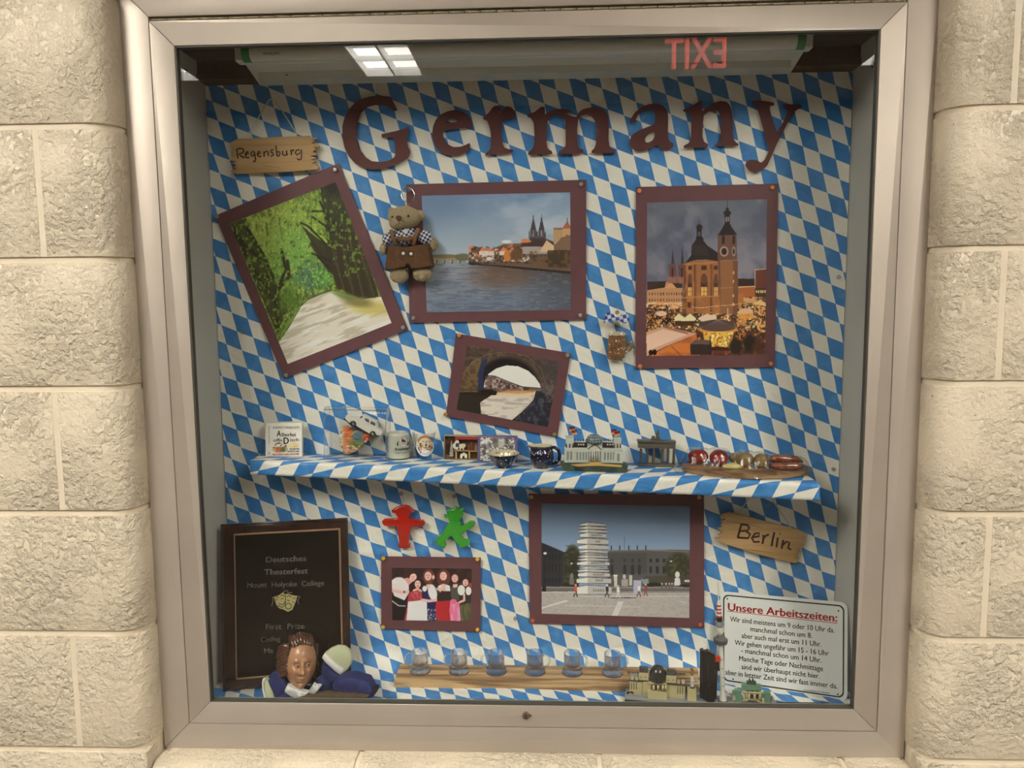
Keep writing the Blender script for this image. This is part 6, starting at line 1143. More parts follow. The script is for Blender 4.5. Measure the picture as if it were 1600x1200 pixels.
# shot glass with a lion
M_GLS = glassmat('clear_glassware', .45, 1.25)
q = shelfpt(664, 718)+Vector((0, .0115, 0)); sg, L = lthing('shot_glass', 'flared shot glass printed with a lion head on the shelf', 'glass', T_(q), 600, 665, sc_)
cx_ = L.P(1120, 600, 0).x; rt = (L.P(1450, 170, 0).x-L.P(790, 170, 0).x)/2; rb = (L.P(1335, 900, 0).x-L.P(940, 900, 0).x)/2; hh = L.P(1120, 165, 0).z-L.P(1120, 930, -rb).z
mb = MB(); mb.lathe([(0, .0005), (rb, .0), (rb*1.02, .006), (rt, hh-.0005), (rt*.96, hh), (rt*.92, hh-.001), (rb*.98, .011), (rb*.6, .0085), (0, .008)], 48, T_((cx_, 0, 0))); mb.build('glass_body', M_GLS, sg, auto=.9, world=False)
def p_lion(c):
    x, y = c.x, c.y; c.fill((206, 200, 180)); c.ell(1135, 560, 245, 290, (222, 222, 214)); c.ell(1150, 420, 215, 150, (206, 160, 84)); c.line([(955, 420), (1010, 330), (1150, 290), (1290, 330), (1360, 420)], 34, (196, 96, 40)); c.line([(975, 430), (1030, 360), (1150, 325), (1270, 360), (1335, 430)], 20, (150, 140, 70))
    c.ell(1150, 520, 195, 180, (214, 196, 156)); c.tex(.02, .02, 3, .5, .6, (176, 140, 96), .8, m=((x-1150)/210)**2+((y-600)/150)**2 < 1); c.tex(.03, .03, 5, .57, .63, (70, 50, 30), .9, m=(((x-1150)/215)**2+((y-590)/170)**2 < 1) & (((x-1150)/110)**2+((y-480)/90)**2 > 1))
    c.ell(1155, 450, 110, 60, (226, 216, 192)); c.line([(1050, 440), (1120, 430)], 16, (50, 36, 26)); c.line([(1195, 430), (1275, 440)], 16, (50, 36, 26)); c.ell(1105, 480, 44, 34, (206, 182, 168)); c.ell(1220, 480, 44, 34, (206, 182, 168)); c.line([(1170, 420), (1170, 530)], 22, (120, 90, 64)); c.ell(1165, 545, 34, 20, (30, 22, 18)); c.line([(1165, 560), (1165, 620)], 10, (60, 44, 30)); c.line([(1100, 620), (1165, 600), (1230, 625)], 14, (80, 56, 36))
    for k in range(6): c.ell(985+k*14, 560+k*26, 26, 18, (190, 120, 90), .8, rot=.6); c.ell(1320-k*14, 560+k*26, 26, 18, (190, 120, 90), .8, rot=-.6)
    c.line([(960, 420), (930, 560), (970, 680), (1060, 790), (1160, 810), (1260, 780), (1330, 660), (1360, 520)], 9, (40, 36, 30), .9); c.ell(1140, 720, 110, 60, (228, 228, 222)); c.line([(1060, 750), (1150, 775), (1240, 745)], 12, (110, 120, 150), .9); c.line([(1085, 700), (1130, 680), (1180, 690)], 12, (90, 70, 40)); c.ell(1020, 735, 26, 40, (176, 80, 90), .8)
curved_sheet('lion_print', L, cx_, (rb+rt)/2+.0006, 890, 1392, 262, 860, p_lion, (600, 665, sc_), gl(1.0), sg, 110, 110, mask=lambda x, y: ((x-1140)/248)**2+((y-562)/296)**2 < 1)
# matchbox scene: open tray and its sleeve
q = shelfpt(720, 719.5); ty, L = lthing('matchbox_tray', 'open matchbox tray holding a tiny carved market stall scene', 'box', TS(q), 690, 675, 12.8)
M_KR = mat('kraft_card', (.40, .34, .24), .8); D = .014
x0, x1, z1 = L.P(45, 300, 0).x, L.P(728, 300, 0).x, L.P(300, 78, 0).z
for nm, a, b in (('tray_side', (x0, 0, 0), (x0+.0009, D, z1)), ('tray_side', (x1-.0009, 0, 0), (x1, D, z1)), ('tray_side', (x0, 0, z1-.0009), (x1, D, z1)), ('tray_floor', (x0, 0, 0), (x1, D, .0016))): MB().box(a, b, .0002).build(nm, M_KR, ty, world=False)
MB().box((x0, D-.001, 0), (x1, D, z1)).build('tray_back', mat('tray_back_brown', (.16, .075, .03), .8, noise=.4, nscale=120), ty, world=False)
mb = MB(); L.pr(mb, [(270,85),(728,85),(728,150),(700,140),(680,158),(655,142),(630,158),(600,142),(575,158),(545,142),(515,158),(485,142),(455,158),(425,142),(395,158),(365,142),(335,158),(305,142),(270,155)], .001, .0085); mb.build('awning', mat('red_awning', (.36, .035, .04), .7), ty, world=False)
M_WD = mat('honey_wood', (.50, .34, .14), .6, noise=.2, nscale=200)
mb = MB(); L.box(mb, 245, 368, 728, 395, .002, .010); mb.build('counter', M_WD, ty, world=False)
for a in (275, 540): mb = MB(); L.box(mb, a, 395, a+28, 540, .003, .006); mb.build('counter_leg', M_WD, ty, world=False)
def tree(a, b0, b1, w, nm='toy_tree'):
    mb = MB(); n_ = 6
    for k in range(n_):
        t = k/n_; bb = b0+(b1-b0)*t; rr = w*(.35+.65*t); p = L.P(a, bb+(b1-b0)/n_*1.1, .005); p2 = L.P(a, bb-(b1-b0)/n_*.3, .005); px = (L.P(a+1, bb, .005)-L.P(a, bb, .005)).length; mb.cyl(p, p2, rr*px, rr*px*.15, 12)
    return mb.build(nm, mat('snowy_green', (.10, .12, .06), .8, noise=.9, nscale=700, var=(.62, .60, .52)), ty, world=False)
tree(198, 185, 470, 62); tree(690, 225, 360, 36)
M_CRM = mat('cream_painted_wood', (.68, .62, .46), .6)
mb = MB(); L.pr(mb, [(345,262),(380,240),(420,245),(430,232),(455,232),(480,270),(470,300),(450,310),(440,365),(425,365),(420,325),(385,325),(378,365),(362,365),(355,310),(340,290)], .003, .006); mb.build('toy_horse', M_CRM, ty, world=False)
mb = MB(); L.pr(mb, [(215,260),(250,225),(285,170),(330,165),(345,195),(350,300),(335,310),(320,365),(300,345),(260,340),(225,300)], .003, .006); mb.build('toy_goat', M_CRM, ty, world=False)
mb = MB(); L.box(mb, 282, 225, 345, 300, .0025, .0030); mb.build('blue_saddle', mat('dark_blue_paint', (.03, .03, .10), .6), ty, world=False)
M_RB = mat('red_brown_wood', (.22, .05, .025), .6)
for a, h0 in ((545, 250), (600, 185), (650, 240)):
    mb = MB(); mb.cyl(L.P(a, 365, .006), L.P(a, h0+40, .006), .0024, .0012, 12); mb.ball(L.P(a, h0+28, .006), .0019); mb.build('toy_figure', M_RB, ty, smooth=True, world=False)
mb = MB(); L.pr(mb, [(370,525),(370,455),(440,415),(508,455),(508,525),(460,525),(460,495),(440,472),(412,495),(412,525)], .002, .0075); mb.build('toy_house', mat('white_toy_house', (.72, .68, .58), .6), ty, world=False)
mb = MB(); L.pr(mb, [(65,525),(65,480),(110,440),(150,480),(230,490),(250,525)], .002, .006); mb.build('log_pile', mat('brown_log_pile', (.20, .085, .04), .8, noise=.5, nscale=500), ty, world=False)
q = shelfpt(776, 722); sv, L = lthing('matchbox_sleeve', 'purple edged matchbox sleeve with an engraved winter picture behind the blue bowl', 'box', TS(q), 690, 675, 12.8)
x0, x1, z0, z1 = L.P(735, 300, 0).x, L.P(1512, 300, 0).x, 0, L.P(1100, 92, 0).z
MB().box((x0, .0004, z0), (x1, .016, z1), .0004).build('sleeve', mat('purple_grey_card', (.16, .115, .20), .6), sv, world=False)
def p_sleeve(c):
    x, y = c.x, c.y; c.fill((104, 86, 130)); c.rect(740, 92, 1505, 100, (160, 150, 176)); m = inpoly(x, y, [(775, 130), (800, 112), (1430, 125), (1450, 145), (1470, 360), (1470, 590), (775, 585)]); c.put(m, (216, 212, 196))
    c.tex(.03, .03, 3, .52, .6, (84, 78, 70), .9, m=m); c.tex(.05, .06, 5, .57, .63, (44, 42, 38), .9, m=m); c.ell(1080, 200, 60, 110, (96, 88, 78), .8, soft=.6); c.ell(900, 200, 110, 60, (222, 218, 204), .9, soft=.4); c.ell(1200, 230, 60, 90, (200, 196, 180), .8, soft=.6); c.poly([(1200, 170), (1165, 320), (1235, 320)], (178, 176, 160), .8)
    for a, b in ((870, 300), (840, 420), (1300, 190), (950, 260), (1400, 300)): c.ell(a, b, 40, 70, (60, 58, 50), .6, soft=.6)
    c.line([(780, 545), (960, 560)], 12, (222, 220, 206)); c.line([(870, 470), (960, 580)], 14, (222, 220, 206)); c.line([(960, 470), (850, 580)], 14, (222, 220, 206))
    for k in range(9): c.line([(1455, 170+k*20), (1470, 182+k*20)], 5, (200, 196, 210))
sheet('sleeve_print', [sv.matrix_world @ Vector(p) for p in ((x0+.0002, 0, z1-.0003), (x1-.0002, 0, z1-.0003), (x1-.0002, 0, .0003), (x0+.0002, 0, .0003))], .00045, p_sleeve, (690, 675, 12.8), gl(.9), M_PRINTM, sv, th=.0002)
# polka dot bowl and jug
M_NAVY = mat('navy_glaze', (.008, .008, .035), .08, coat=1.); M_CREAM = mat('cream_glaze', (.56, .49, .32), .15, coat=.6); M_WDOT = mat('white_glaze_dot', (.75, .75, .72), .2); M_BDOT = mat('dark_glaze_dot', (.02, .015, .03), .2)
q = shelfpt(786, 732)+Vector((0, .012, 0)); bw, L = lthing('polka_dot_bowl', 'dark blue polka dot ceramic bowl in front of the matchbox sleeve', 'bowl', T_(q), 755, 680, 12.308)
cx_ = L.P(387, 400, 0).x; rt = (L.P(692, 340, 0).x-L.P(80, 340, 0).x)/2; hh = L.P(390, 335, 0).z; rb = rt*.46
flu = lambda x, y, z: (x*(1+.022*math.cos(12*math.atan2(y, x))*(z > .003)), y*(1+.022*math.cos(12*math.atan2(y, x))*(z > .003)))
bp = [(0, 0), (rb, 0), (rb*1.1, .0016), (rb*1.25, hh*.2), (rt*.76, hh*.5), (rt*.90, hh*.78), (rt*.965, hh*.95)]
MB().lathe(bp, 72, T_((cx_, 0, 0)), sq=flu, cap=False).build('bowl_body', M_NAVY, bw, auto=.9, world=False)
MB().lathe([(rt*.965, hh*.95), (rt, hh-.0008), (rt*.985, hh), (rt*.95, hh-.0005), (rt*.86, hh*.75), (rt*.68, hh*.4), (rb*.8, .003), (0, .0026)], 72, T_((cx_, 0, 0)), sq=flu, cap=False).build('bowl_inside', M_CREAM, bw, auto=.9, world=False)
def surf(prof, z):
    for (r0, z0), (r1, z1) in zip(prof, prof[1:]):
        if z0 <= z <= z1 and z1 > z0: return r0+(r1-r0)*(z-z0)/(z1-z0)
    return prof[-1][0]
def dots(L, cx_, prof, l, par, mt, r, inside=False):
    for a, b in l:
        w = -.01
        for _ in range(8):
            p = L.P(a, b, w); rr = surf(prof, p.z); dx = max(-rr*.97, min(rr*.97, p.x-cx_)); w = (-1 if not inside else 1)*math.sqrt(max(0, rr*rr-dx*dx))
        p = L.P(a, b, w); nrm = Vector((p.x-cx_, w, .0)).normalized(); M = T_(p) @ nrm.to_track_quat('Z', 'Y').to_matrix().to_4x4()
        mb = MB(); mb.lathe([(0, .0006), (r*.7, .0004), (r, -.0006)], 12, M); mb.build('dot', mt, par, smooth=True, world=False)
dots(L, cx_, bp, [(245, 465), (440, 480), (195, 525), (350, 545), (518, 535), (265, 602), (425, 622), (600, 470), (130, 440)], bw, M_WDOT, .0012)
dots(L, cx_, [(rb*.8, .003), (rt*.68, hh*.4), (rt*.86, hh*.75), (rt*.95, hh)], [(252, 340), (297, 340), (470, 340), (605, 352)], bw, M_BDOT, .0013, True)
q = shelfpt(848, 733)+Vector((0, .013, 0)); jg, L = lthing('polka_dot_jug', 'dark blue polka dot ceramic jug with spout and handle on the shelf', 'jug', T_(q), 755, 680, 12.308)
cx_ = L.P(1130, 500, 0).x; R0 = (L.P(1372, 430, 0).x-L.P(888, 430, 0).x)/2; hh = L.P(1130, 205, 0).z; px = (L.P(1001, 400, 0)-L.P(1000, 400, 0)).length
zf = lambda b: L.P(1130, b, -R0*.8).z
jp = [(0, 0), (R0*.62, 0), (R0*.66, .001), (R0*.85, zf(560)), (R0*.98, zf(490)), (R0, zf(430)), (R0*.93, zf(350)), (R0*.82, zf(300)), (R0*.80, zf(260)), (R0*.86, hh)]
spout = lambda x, y, z: (x-(max(0, -x/R0)**3)*.012*max(0, (z-zf(330))/(hh-zf(330))), y) if z > zf(330) else (x, y)
MB().lathe(jp+[(R0*.84, hh+.0006), (R0*.80, hh), (R0*.74, zf(262)), (R0*.78, zf(310)), (R0*.9, zf(400)), (0, zf(500))], 64, T_((cx_, 0, 0)), sq=spout).build('jug_body', M_NAVY, jg, auto=.9, world=False)
MB().lathe([(R0*.845, hh+.0008), (R0*.80, hh+.0008), (R0*.735, zf(262)), (R0*.76, zf(310))], 64, T_((cx_, 0, 0)), sq=spout, cap=False).build('jug_inside', M_CREAM, jg, smooth=True, world=False)
mb = MB(); mb.tube([L.P(a, b, .0) for a, b in ((1290,235),(1380,235),(1450,290),(1472,380),(1455,470),(1400,530),(1310,560))], [.0030, .0032, .0034, .0034, .0034, .0032, .0028], 12); mb.build('jug_handle', M_NAVY, jg, smooth=True, world=False)
dots(L, cx_, jp, [(945,335),(960,365),(985,380),(1010,350),(1048,330),(1080,350),(1115,375),(1140,342),(1175,310),(1213,343),(1255,370),(1270,328),(1292,300),(1097,300),(915,470),(1097,497),(1292,475),(1015,600),(1170,628),(1050,440),(1245,415)], jg, M_WDOT, .0010)
mb = MB(); mb.ball(L.P(1422, 488, -.0034), (.0011, .0006, .0011)); mb.build('dot', M_WDOT, jg, smooth=True, world=False)
# parliament souvenir
q = shelfpt(928, 737.5); pm, L = lthing('parliament_souvenir', 'painted souvenir model of a domed parliament with two flags on the shelf', 'souvenir', TS(q), 875, 660, 14.118)
M_PW = mat('souvenir_white', (.60, .62, .56), .4, noise=.18, nscale=500, coat=.3); M_PD = mat('souvenir_dark_roof', (.035, .025, .02), .4); M_PG = mat('souvenir_base_green', (.06, .085, .05), .5, noise=.3, nscale=120)
mb = MB(); L.pr(mb, [(5,905),(95,890),(1380,905),(1500,940),(1480,1100),(90,1080)], 0, .020); mb.build('base', M_PG, pm, world=False)
zb_ = L.P(700, 930, .0).z
mb = MB(); L.pr(mb, [(230,935),(660,900),(660,880),(910,880),(910,910),(1365,945),(1360,990),(910,960),(660,960),(400,975)], -.0008, .004); mb.build('steps', mat('souvenir_gold', (.55, .36, .12), .45), pm, world=False)
mb = MB(); L.pr(mb, [(105,925),(105,590),(320,590),(320,600),(600,600),(600,590),(930,600),(1210,610),(1380,620),(1375,950),(900,890),(640,885),(300,930)], .004, .018); w_ = mb.build('facade', M_PW, pm, world=False)
for a0, b0, a1, b1, d in ((95, 560, 315, 600, .002), (1200, 580, 1392, 622, .002), (310, 560, 610, 598, .0032), (940, 575, 1210, 612, .0032)): mb = MB(); L.box(mb, a0, b0, a1, b1, d, .012, .0003); mb.build('cornice', M_PW, w_, world=False)
for a0, a1, b0, b1 in ((100, 310, 600, 920), (1205, 1385, 625, 950)): mb = MB(); L.box(mb, a0, b0, a1, b1, .003, .012, .0003); mb.build('corner_block', M_PW, w_, world=False)
M_WN = mat('souvenir_window', (.22, .27, .26), .4)
for a in (148, 225): mb = MB(); L.box(mb, a, 640, a+45, 830, .0027, .0035); mb.build('window', M_WN, w_, world=False)
mb = MB(); L.box(mb, 1262, 690, 1310, 860, .0027, .0035); mb.build('window', M_WN, w_, world=False)
for a in (365, 432, 500, 562, 975, 1043, 1110, 1165): mb = MB(); L.box(mb, a, 655, a+36, 830, .0036, .0045); mb.build('window', M_WN, w_, world=False)
for a in (340, 412, 480, 548, 608, 955, 1025, 1092, 1152, 1205): mb = MB(); L.box(mb, a-8, 640, a+8, 905, .0028, .0045); mb.build('pilaster', M_PW, w_, world=False)
mb = MB(); L.pr(mb, [(610,600),(765,505),(905,600),(905,640),(640,640),(610,620)], .001, .012); mb.build('pediment', M_PW, w_, world=False)
mb = MB(); L.stroke(mb, [(612,590),(700,528),(765,498),(830,530),(905,598)], .0008, .0009); mb.build('pediment_edge', M_PD, w_, world=False)
for a in (662, 712, 762, 812, 862): mb = MB(); mb.cyl(L.P(a, 860, .0022), L.P(a, 642, .0022), .0011, n=10); mb.build('column', M_PW, w_, smooth=True, world=False)
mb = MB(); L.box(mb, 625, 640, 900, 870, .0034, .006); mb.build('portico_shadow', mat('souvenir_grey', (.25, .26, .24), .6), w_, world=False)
mb = MB(); L.box(mb, 605, 450, 930, 600, .006, .016, .0004); mb.build('centre_block', M_PW, pm, world=False)
mb = MB(); c_ = L.P(755, 440, .012); px = (L.P(756, 440, .012)-L.P(755, 440, .012)).length; mb.lathe([(185*px, 0), (180*px, 60*px), (150*px, 130*px), (90*px, 175*px), (0, 188*px)], 24, T_(c_)); mb.build('dome', mat('souvenir_dome', (.07, .11, .125), .3, coat=.4), pm, smooth=True, world=False)
for k in range(1, 4): mb = MB(); rr = [182, 165, 128][k-1]*px; mb.tube([c_+Vector((math.cos(t)*rr*1.01, math.sin(t)*rr*1.01, [40, 100, 150][k-1]*px)) for t in np.linspace(0, 2*PI, 28, endpoint=False)], .0003, 5, closed=True); mb.build('dome_ring', mat('pale_dome_line', (.4, .46, .46), .4), pm, world=False)
for k in range(8): mb = MB(); t = PI+PI*(k+.5)/8; mb.tube([c_+Vector((math.cos(t)*r_*px*1.01, math.sin(t)*r_*px*1.01, z_*px)) for r_, z_ in ((185, 0), (180, 60), (150, 130), (90, 175))], .00028, 5); mb.build('dome_rib', MATS['pale_dome_line'], pm, world=False)
for a0, a1 in ((300, 600), (940, 1190)):
    mb = MB(); L.box(mb, a0, 415, a1, 445, .010, .016); mb.build('parapet', M_PW, pm, world=False)
    mb = MB(); L.box(mb, a0+5, 445, a1, 560, .007, .016); mb.build('roof', M_PD, pm, world=False)
    for k in range(5): mb = MB(); a = a0+35+k*(a1-a0-60)/4; mb.cyl(L.P(a, 415, .012), L.P(a, 355, .012), .0009, .0003, 8); mb.build('roof_statue', M_PD, pm, smooth=True, world=False)
    for k in range(3): mb = MB(); a = a0+110+k*55; mb.ball(L.P(a, 490, .0068), (.0016, .0008, .0015)); mb.build('roof_window', M_PW, pm, smooth=True, world=False)
for a0, a1, bt in ((130, 295, 330), (1190, 1345, 370)):
    mb = MB(); L.box(mb, a0, bt, a1, 590, .004, .014, .0004); tw = mb.build('tower', M_PW, pm, world=False)
    mb = MB(); L.box(mb, a0-12, bt-22, a1+8, bt, .003, .015); mb.build('tower_cornice', M_PW, tw, world=False)
    for k in (0, .5, 1): mb = MB(); a = a0+10+k*(a1-a0-20); mb.cyl(L.P(a, 560, .0032), L.P(a, 470, .0032), .0011, .0008, 8); mb.build('tower_statue', M_PD, tw, smooth=True, world=False)
for (fa, fb, ax, s_) in ((205, 95, 190, 1), (255, 170, 240, 1), (1125, 155, 1160, 1), (1200, 200, 1190, 1)):
    mb = MB(); mb.cyl(L.P(ax, 330, .008), L.P(ax, fb-10, .008), .0003, n=6); fl_ = mb.build('flag_pole', M_PD, pm, world=False)
    for k, c3 in enumerate(((.02, .015, .015), (.50, .03, .02), (.72, .42, .10))):
        mb = MB(); V = []; nn = 7
        for j in range(nn):
            for b in (fb+k*33, fb+(k+1)*33): p = L.P(fa+j*20, b+6*math.sin(j*.9), .0075); V.append((p.x, p.y-.0008*math.sin(j*1.1), p.z))
        mb.mesh(V, [(2*j, 2*j+1, 2*j+3, 2*j+2) for j in range(nn-1)]); mb.build('flag_stripe', mat(('flag_black', 'flag_red', 'flag_gold')[k], c3, .5), fl_, smooth=True, world=False)
L.text('base_lettering', 'BERLIN - REICHSTAG', 320, 1060, 1270, 1075, 62, -.0003, mat('pale_gold_print', (.38, .40, .26), .5), pm, .01)
# bronze gate souvenir
q = shelfpt(1027, 730); bg, L = lthing('gate_souvenir', 'small dark bronze souvenir of a columned city gate on the shelf', 'souvenir', TS(q), 870, 660, 8.0)
M_BZ = mat('dull_bronze', (.15, .13, .105), .42, metal=.45, noise=.25, nscale=300, bump=.3, bscale=900)
mb = MB(); L.box(mb, 1025, 520, 1480, 562, 0, .016, .0005); mb.build('plinth', M_BZ, bg, world=False)
for w0 in (.0005, .010):
    for a in (1038, 1125, 1200, 1305, 1378, 1452):
        mb = MB(); L.box(mb, a, 330, a+24, 522, w0+.001, w0+.0045, .0006) if w0 > .005 else mb.cyl(L.P(a+12, 522, .003), L.P(a+12, 325, .003), .0016, .0014, 12); mb.build('column', M_BZ, bg, auto=.8, world=False)
mb = MB(); L.box(mb, 1022, 262, 1485, 330, .0004, .015, .0004); mb.build('entablature', M_BZ, bg, world=False)
mb = MB(); L.box(mb, 1012, 226, 1492, 264, -.0008, .0165, .0006); mb.build('cornice', M_BZ, bg, world=False)
mb = MB(); L.box(mb, 1180, 205, 1300, 228, .002, .012, .0004); mb.build('statue_plinth', M_BZ, bg, world=False)
for a in (1195, 1216, 1250, 1272): mb = MB(); L.pr(mb, [(a-8,208),(a-6,185),(a-10,170),(a,165),(a+14,178),(a+12,208),(a+6,208),(a+3,190),(a-2,208)], .003, .005); mb.build('horse', M_BZ, bg, world=False)
mb = MB(); L.pr(mb, [(1235,205),(1240,160),(1230,140),(1248,128),(1255,100),(1268,95),(1280,108),(1272,125),(1290,130),(1278,140),(1275,165),(1285,205)], .004, .007); mb.build('charioteer', M_BZ, bg, world=False)
# sausage board
q = shelfpt(1160, 747.5); sb, L = lthing('wooden_serving_board', 'rustic wooden board of imitation food wrapped in film at the right end of the shelf', 'board', TS(q), 1050, 680, 6.9565)
M_RW = wood('rustic_board', (.16, .085, .035), (.40, .24, .12), (25, 25, 110), .6, bump=.3)
mb = MB(); top = [(205,318),(420,318),(700,345),(1000,365),(1300,372),(1462,378),(1470,395),(1440,415),(850,388),(840,395),(700,470),(560,460),(380,440),(240,415),(190,380),(190,340)]
O3 = [L.P(a, b, 0) for a, b in ((200,420),(420,448),(690,472),(900,486),(1250,478),(1430,440),(1475,400))]
zT = .0095
fr = [(205,425),(420,452),(690,476),(900,488),(1250,480),(1420,452),(1472,412)]
bot = [Vector(L.Pz(a, b, .0)) for a, b in fr]; bot = [Vector((p.x, max(-.02, min(.045, p.y)), 0)) for p in bot]
bk_ = [Vector((bot[-1].x+.002, .070, 0)), Vector((bot[0].x-.008, .070, 0)), Vector((bot[0].x-.010, .052, 0))]; poly = bot+bk_
mb.prism([(p.x, p.y) for p in poly], .0008, zT, lambda x, y, d: (x, y, d)); bmesh.ops.bevel(mb.b, geom=[e for e in mb.b.edges if len(e.link_faces) == 2 and e.calc_face_angle(0) > 1], offset=.001, segments=2, affect='EDGES')
mb.build('board', M_RW, sb, auto=.8, world=False)
def on(a, b, db): w = min(.062, L.Pz(a, b+db, zT).y+.004); return L.P(a, b, w)
def food(name, label, cat, build, m, **k):
    t = thing(name, label, cat, M=TS(q), **k); mb = MB(); build(mb); mb.build(name+'_body', m, t, smooth=True, world=False); return t
M_TOM = mat('glossy_red_tomato', (.32, .018, .010), .12, coat=1., noise=.5, nscale=60, var=(.16, .012, .01)); pxl = (L.P(301, 250, 0)-L.P(300, 250, 0)).length
food('tomato', 'left glossy red tomato on the wooden board', 'tomato', lambda mb: (mb.ball(on(285, 230, 88), (118*pxl, .015, 90*pxl), None, 28), mb.ball(on(200, 290, 25), (40*pxl, .006, 18*pxl), None, 16)), M_TOM)
food('tomato', 'right glossy red tomato beside the mustard on the wooden board', 'tomato', lambda mb: mb.ball(on(510, 248, 98), (106*pxl, .015, 100*pxl), None, 28), M_TOM)
M_POT = mat('tan_potato', (.27, .18, .07), .45, coat=.3, noise=.3, nscale=120, bump=.3, bscale=200)
food('potato', 'left tan potato dumpling on the wooden board', 'dumpling', lambda mb: (mb.ball(on(795, 265, 86), (98*pxl, .013, 88*pxl), None, 24), mb.ball(on(700, 245, 60), (90*pxl, .010, 62*pxl), None, 20)), M_POT)
food('potato', 'right tan potato dumpling next to the sausages', 'dumpling', lambda mb: mb.ball(on(970, 278, 82), (88*pxl, .012, 84*pxl), None, 24), M_POT)
food('mustard_dollop', 'pale yellow dollop of mustard in front of the dumplings', 'mustard', lambda mb: (mb.ball(on(655, 340, 30), (115*pxl, .008, 34*pxl), None, 24), mb.ball(on(670, 318, 40), (52*pxl, .005, 24*pxl), None, 16), mb.cyl(on(690, 310, 40), on(690, 310, 40)+Vector((0, 0, .0058)), .0024, .0004, 12)), mat('pale_yellow_mustard', (.58, .50, .20), .35, coat=.3))
M_SAU = mat('red_brown_sausage', (.24, .085, .045), .22, coat=.7, noise=.5, nscale=130, var=(.13, .035, .02))
food('sausage', 'upper red brown sausage at the right end of the board', 'sausage', lambda mb: mb.tube([L.P(a, b, .045) for a, b in ((1060,258),(1120,255),(1250,262),(1350,275),(1410,300))], [.0055, .008, .0085, .008, .0045], 16), M_SAU)
food('sausage', 'lower red brown sausage at the right end of the board', 'sausage', lambda mb: mb.tube([L.P(a, b, .030) for a, b in ((1065,330),(1130,335),(1260,340),(1350,335),(1420,325))], [.004, .0062, .007, .007, .004], 16), M_SAU)
# film: a height field draped over everything
nxf, nyf = 90, 40; xf = np.linspace(bot[0].x-.026, bot[-1].x+.008, nxf); yf = np.linspace(min(p.y for p in bot)-.004, .080, nyf); XX, YY = np.meshgrid(xf, yf)
fy = np.interp(xf, [p.x for p in bot], [p.y for p in bot])[None, :]
H = np.full(XX.shape, zT+.0012)
for a, b, db, rx, rz in ((285, 230, 88, 118, 90), (510, 248, 98, 106, 100), (795, 265, 86, 98, 88), (970, 278, 82, 88, 84), (1120, 290, 60, 90, 70), (1230, 295, 60, 120, 66), (1350, 300, 60, 90, 60)):
    p = on(a, b, db); d = ((XX-p.x)/(rx*pxl*1.45))**2+((YY-p.y)/.026)**2; H = np.maximum(H, zT+(p.z+rz*pxl+.0015-zT)*np.clip(1.35-d, 0, 1)**.6)
ed = np.minimum.reduce([(XX-xf[0])/.016, (xf[-1]-XX)/.006, (YY-fy+.004)/.005, (yf[-1]-YY)/.006]); H = .0015+(H-.0015)*np.clip(ed, 0, 1)**.7
for _ in range(2): H[1:-1, 1:-1] = (H[1:-1, 1:-1]*2+H[:-2, 1:-1]+H[2:, 1:-1]+H[1:-1, :-2]+H[1:-1, 2:])/6
H += (fnoise(XX*120, YY*160, 3, 3)-.4)*.0018*np.clip(ed, 0, 1)
YY = np.maximum(YY, fy-.004)
raw('wrapping_film', np.c_[XX.ravel(), YY.ravel(), H.ravel()].tolist(), [(j*nxf+i, j*nxf+i+1, (j+1)*nxf+i+1, (j+1)*nxf+i) for j in range(nyf-1) for i in range(nxf-1)], clearmat('food_film', (.95, .94, .92), 1.4, .12, .015), sb, world=False)
# ---------------------------------------------------------------- award plaque
BLw, BRw = atz(347.5, 1083, ZF), atz(549, 1066, ZF); TLw = at(353, 817, .128); nrm = (BRw-BLw).cross(TLw-BLw).normalized()
nrm = nrm if nrm.y < 0 else -nrm
def basis(O, ex_to, up_to):
    ex = (ex_to-O).normalized(); n = (ex_to-O).cross(up_to-O).normalized(); n = n if n.y < 0 else -n; ez = ex.cross(n) if ex.cross(n).z > 0 else -ex.cross(n)
    M = Matrix.Identity(4); ey = -n
    for i in range(3): M[i][0] = ex[i]; M[i][1] = ey[i]; M[i][2] = ez[i]; M[i][3] = O[i]
    return M
Mp = basis(BLw, BRw, TLw); pq, L = lthing('award_plaque', 'dark wooden award plaque with engraved black plate leaning in the lower left corner', 'plaque', Mp, 340, 800, 7.2727)
Pw_ = (BRw-BLw).length; tr = L.P(1520, 80, 0); tl = L.P(80, 128, 0); Ph = (tl.z+tr.z)/2
M_MAH = wood('dark_mahogany', (.012, .004, .0025), (.045, .015, .008), (60, 60, 8), .22, coat=.7, bump=.05)
mb = MB(); mb.box((0, .004, 0), (Pw_, .010, Ph), .001); mb.box((.003, 0, .003), (Pw_-.003, .006, Ph-.003), .0025, seg=3); mb.build('plaque_board', M_MAH, pq, auto=.5, world=False)
a0, a1, c0, c1 = L.P(183, 230, 0).x, L.P(1395, 230, 0).x, .022, L.P(800, 215, 0).z
mb = MB(); w_ = .0032
for a, b in (((a0, -.0012, c1-w_), (a1, .001, c1)), ((a0, -.0012, c0), (a1, .001, c0+w_)), ((a0, -.0012, c0), (a0+w_*.7, .001, c1)), ((a1-w_, -.0012, c0), (a1, .001, c1))): mb.box(a, b, .0004)
mb.build('gilt_border', mat('gilt_border', (.55, .34, .20), .3, metal=.7), pq, world=False)
MB().box((a0+w_*.7, -.0008, c0+w_), (a1-w_, .0006, c1-w_)).build('engraved_plate', mat('black_gloss_plate', (.006, .0045, .0035), .2, spec=.3), pq, world=False)
M_ENG = mat('silver_engraving', (.30, .28, .24), .35, metal=.3)
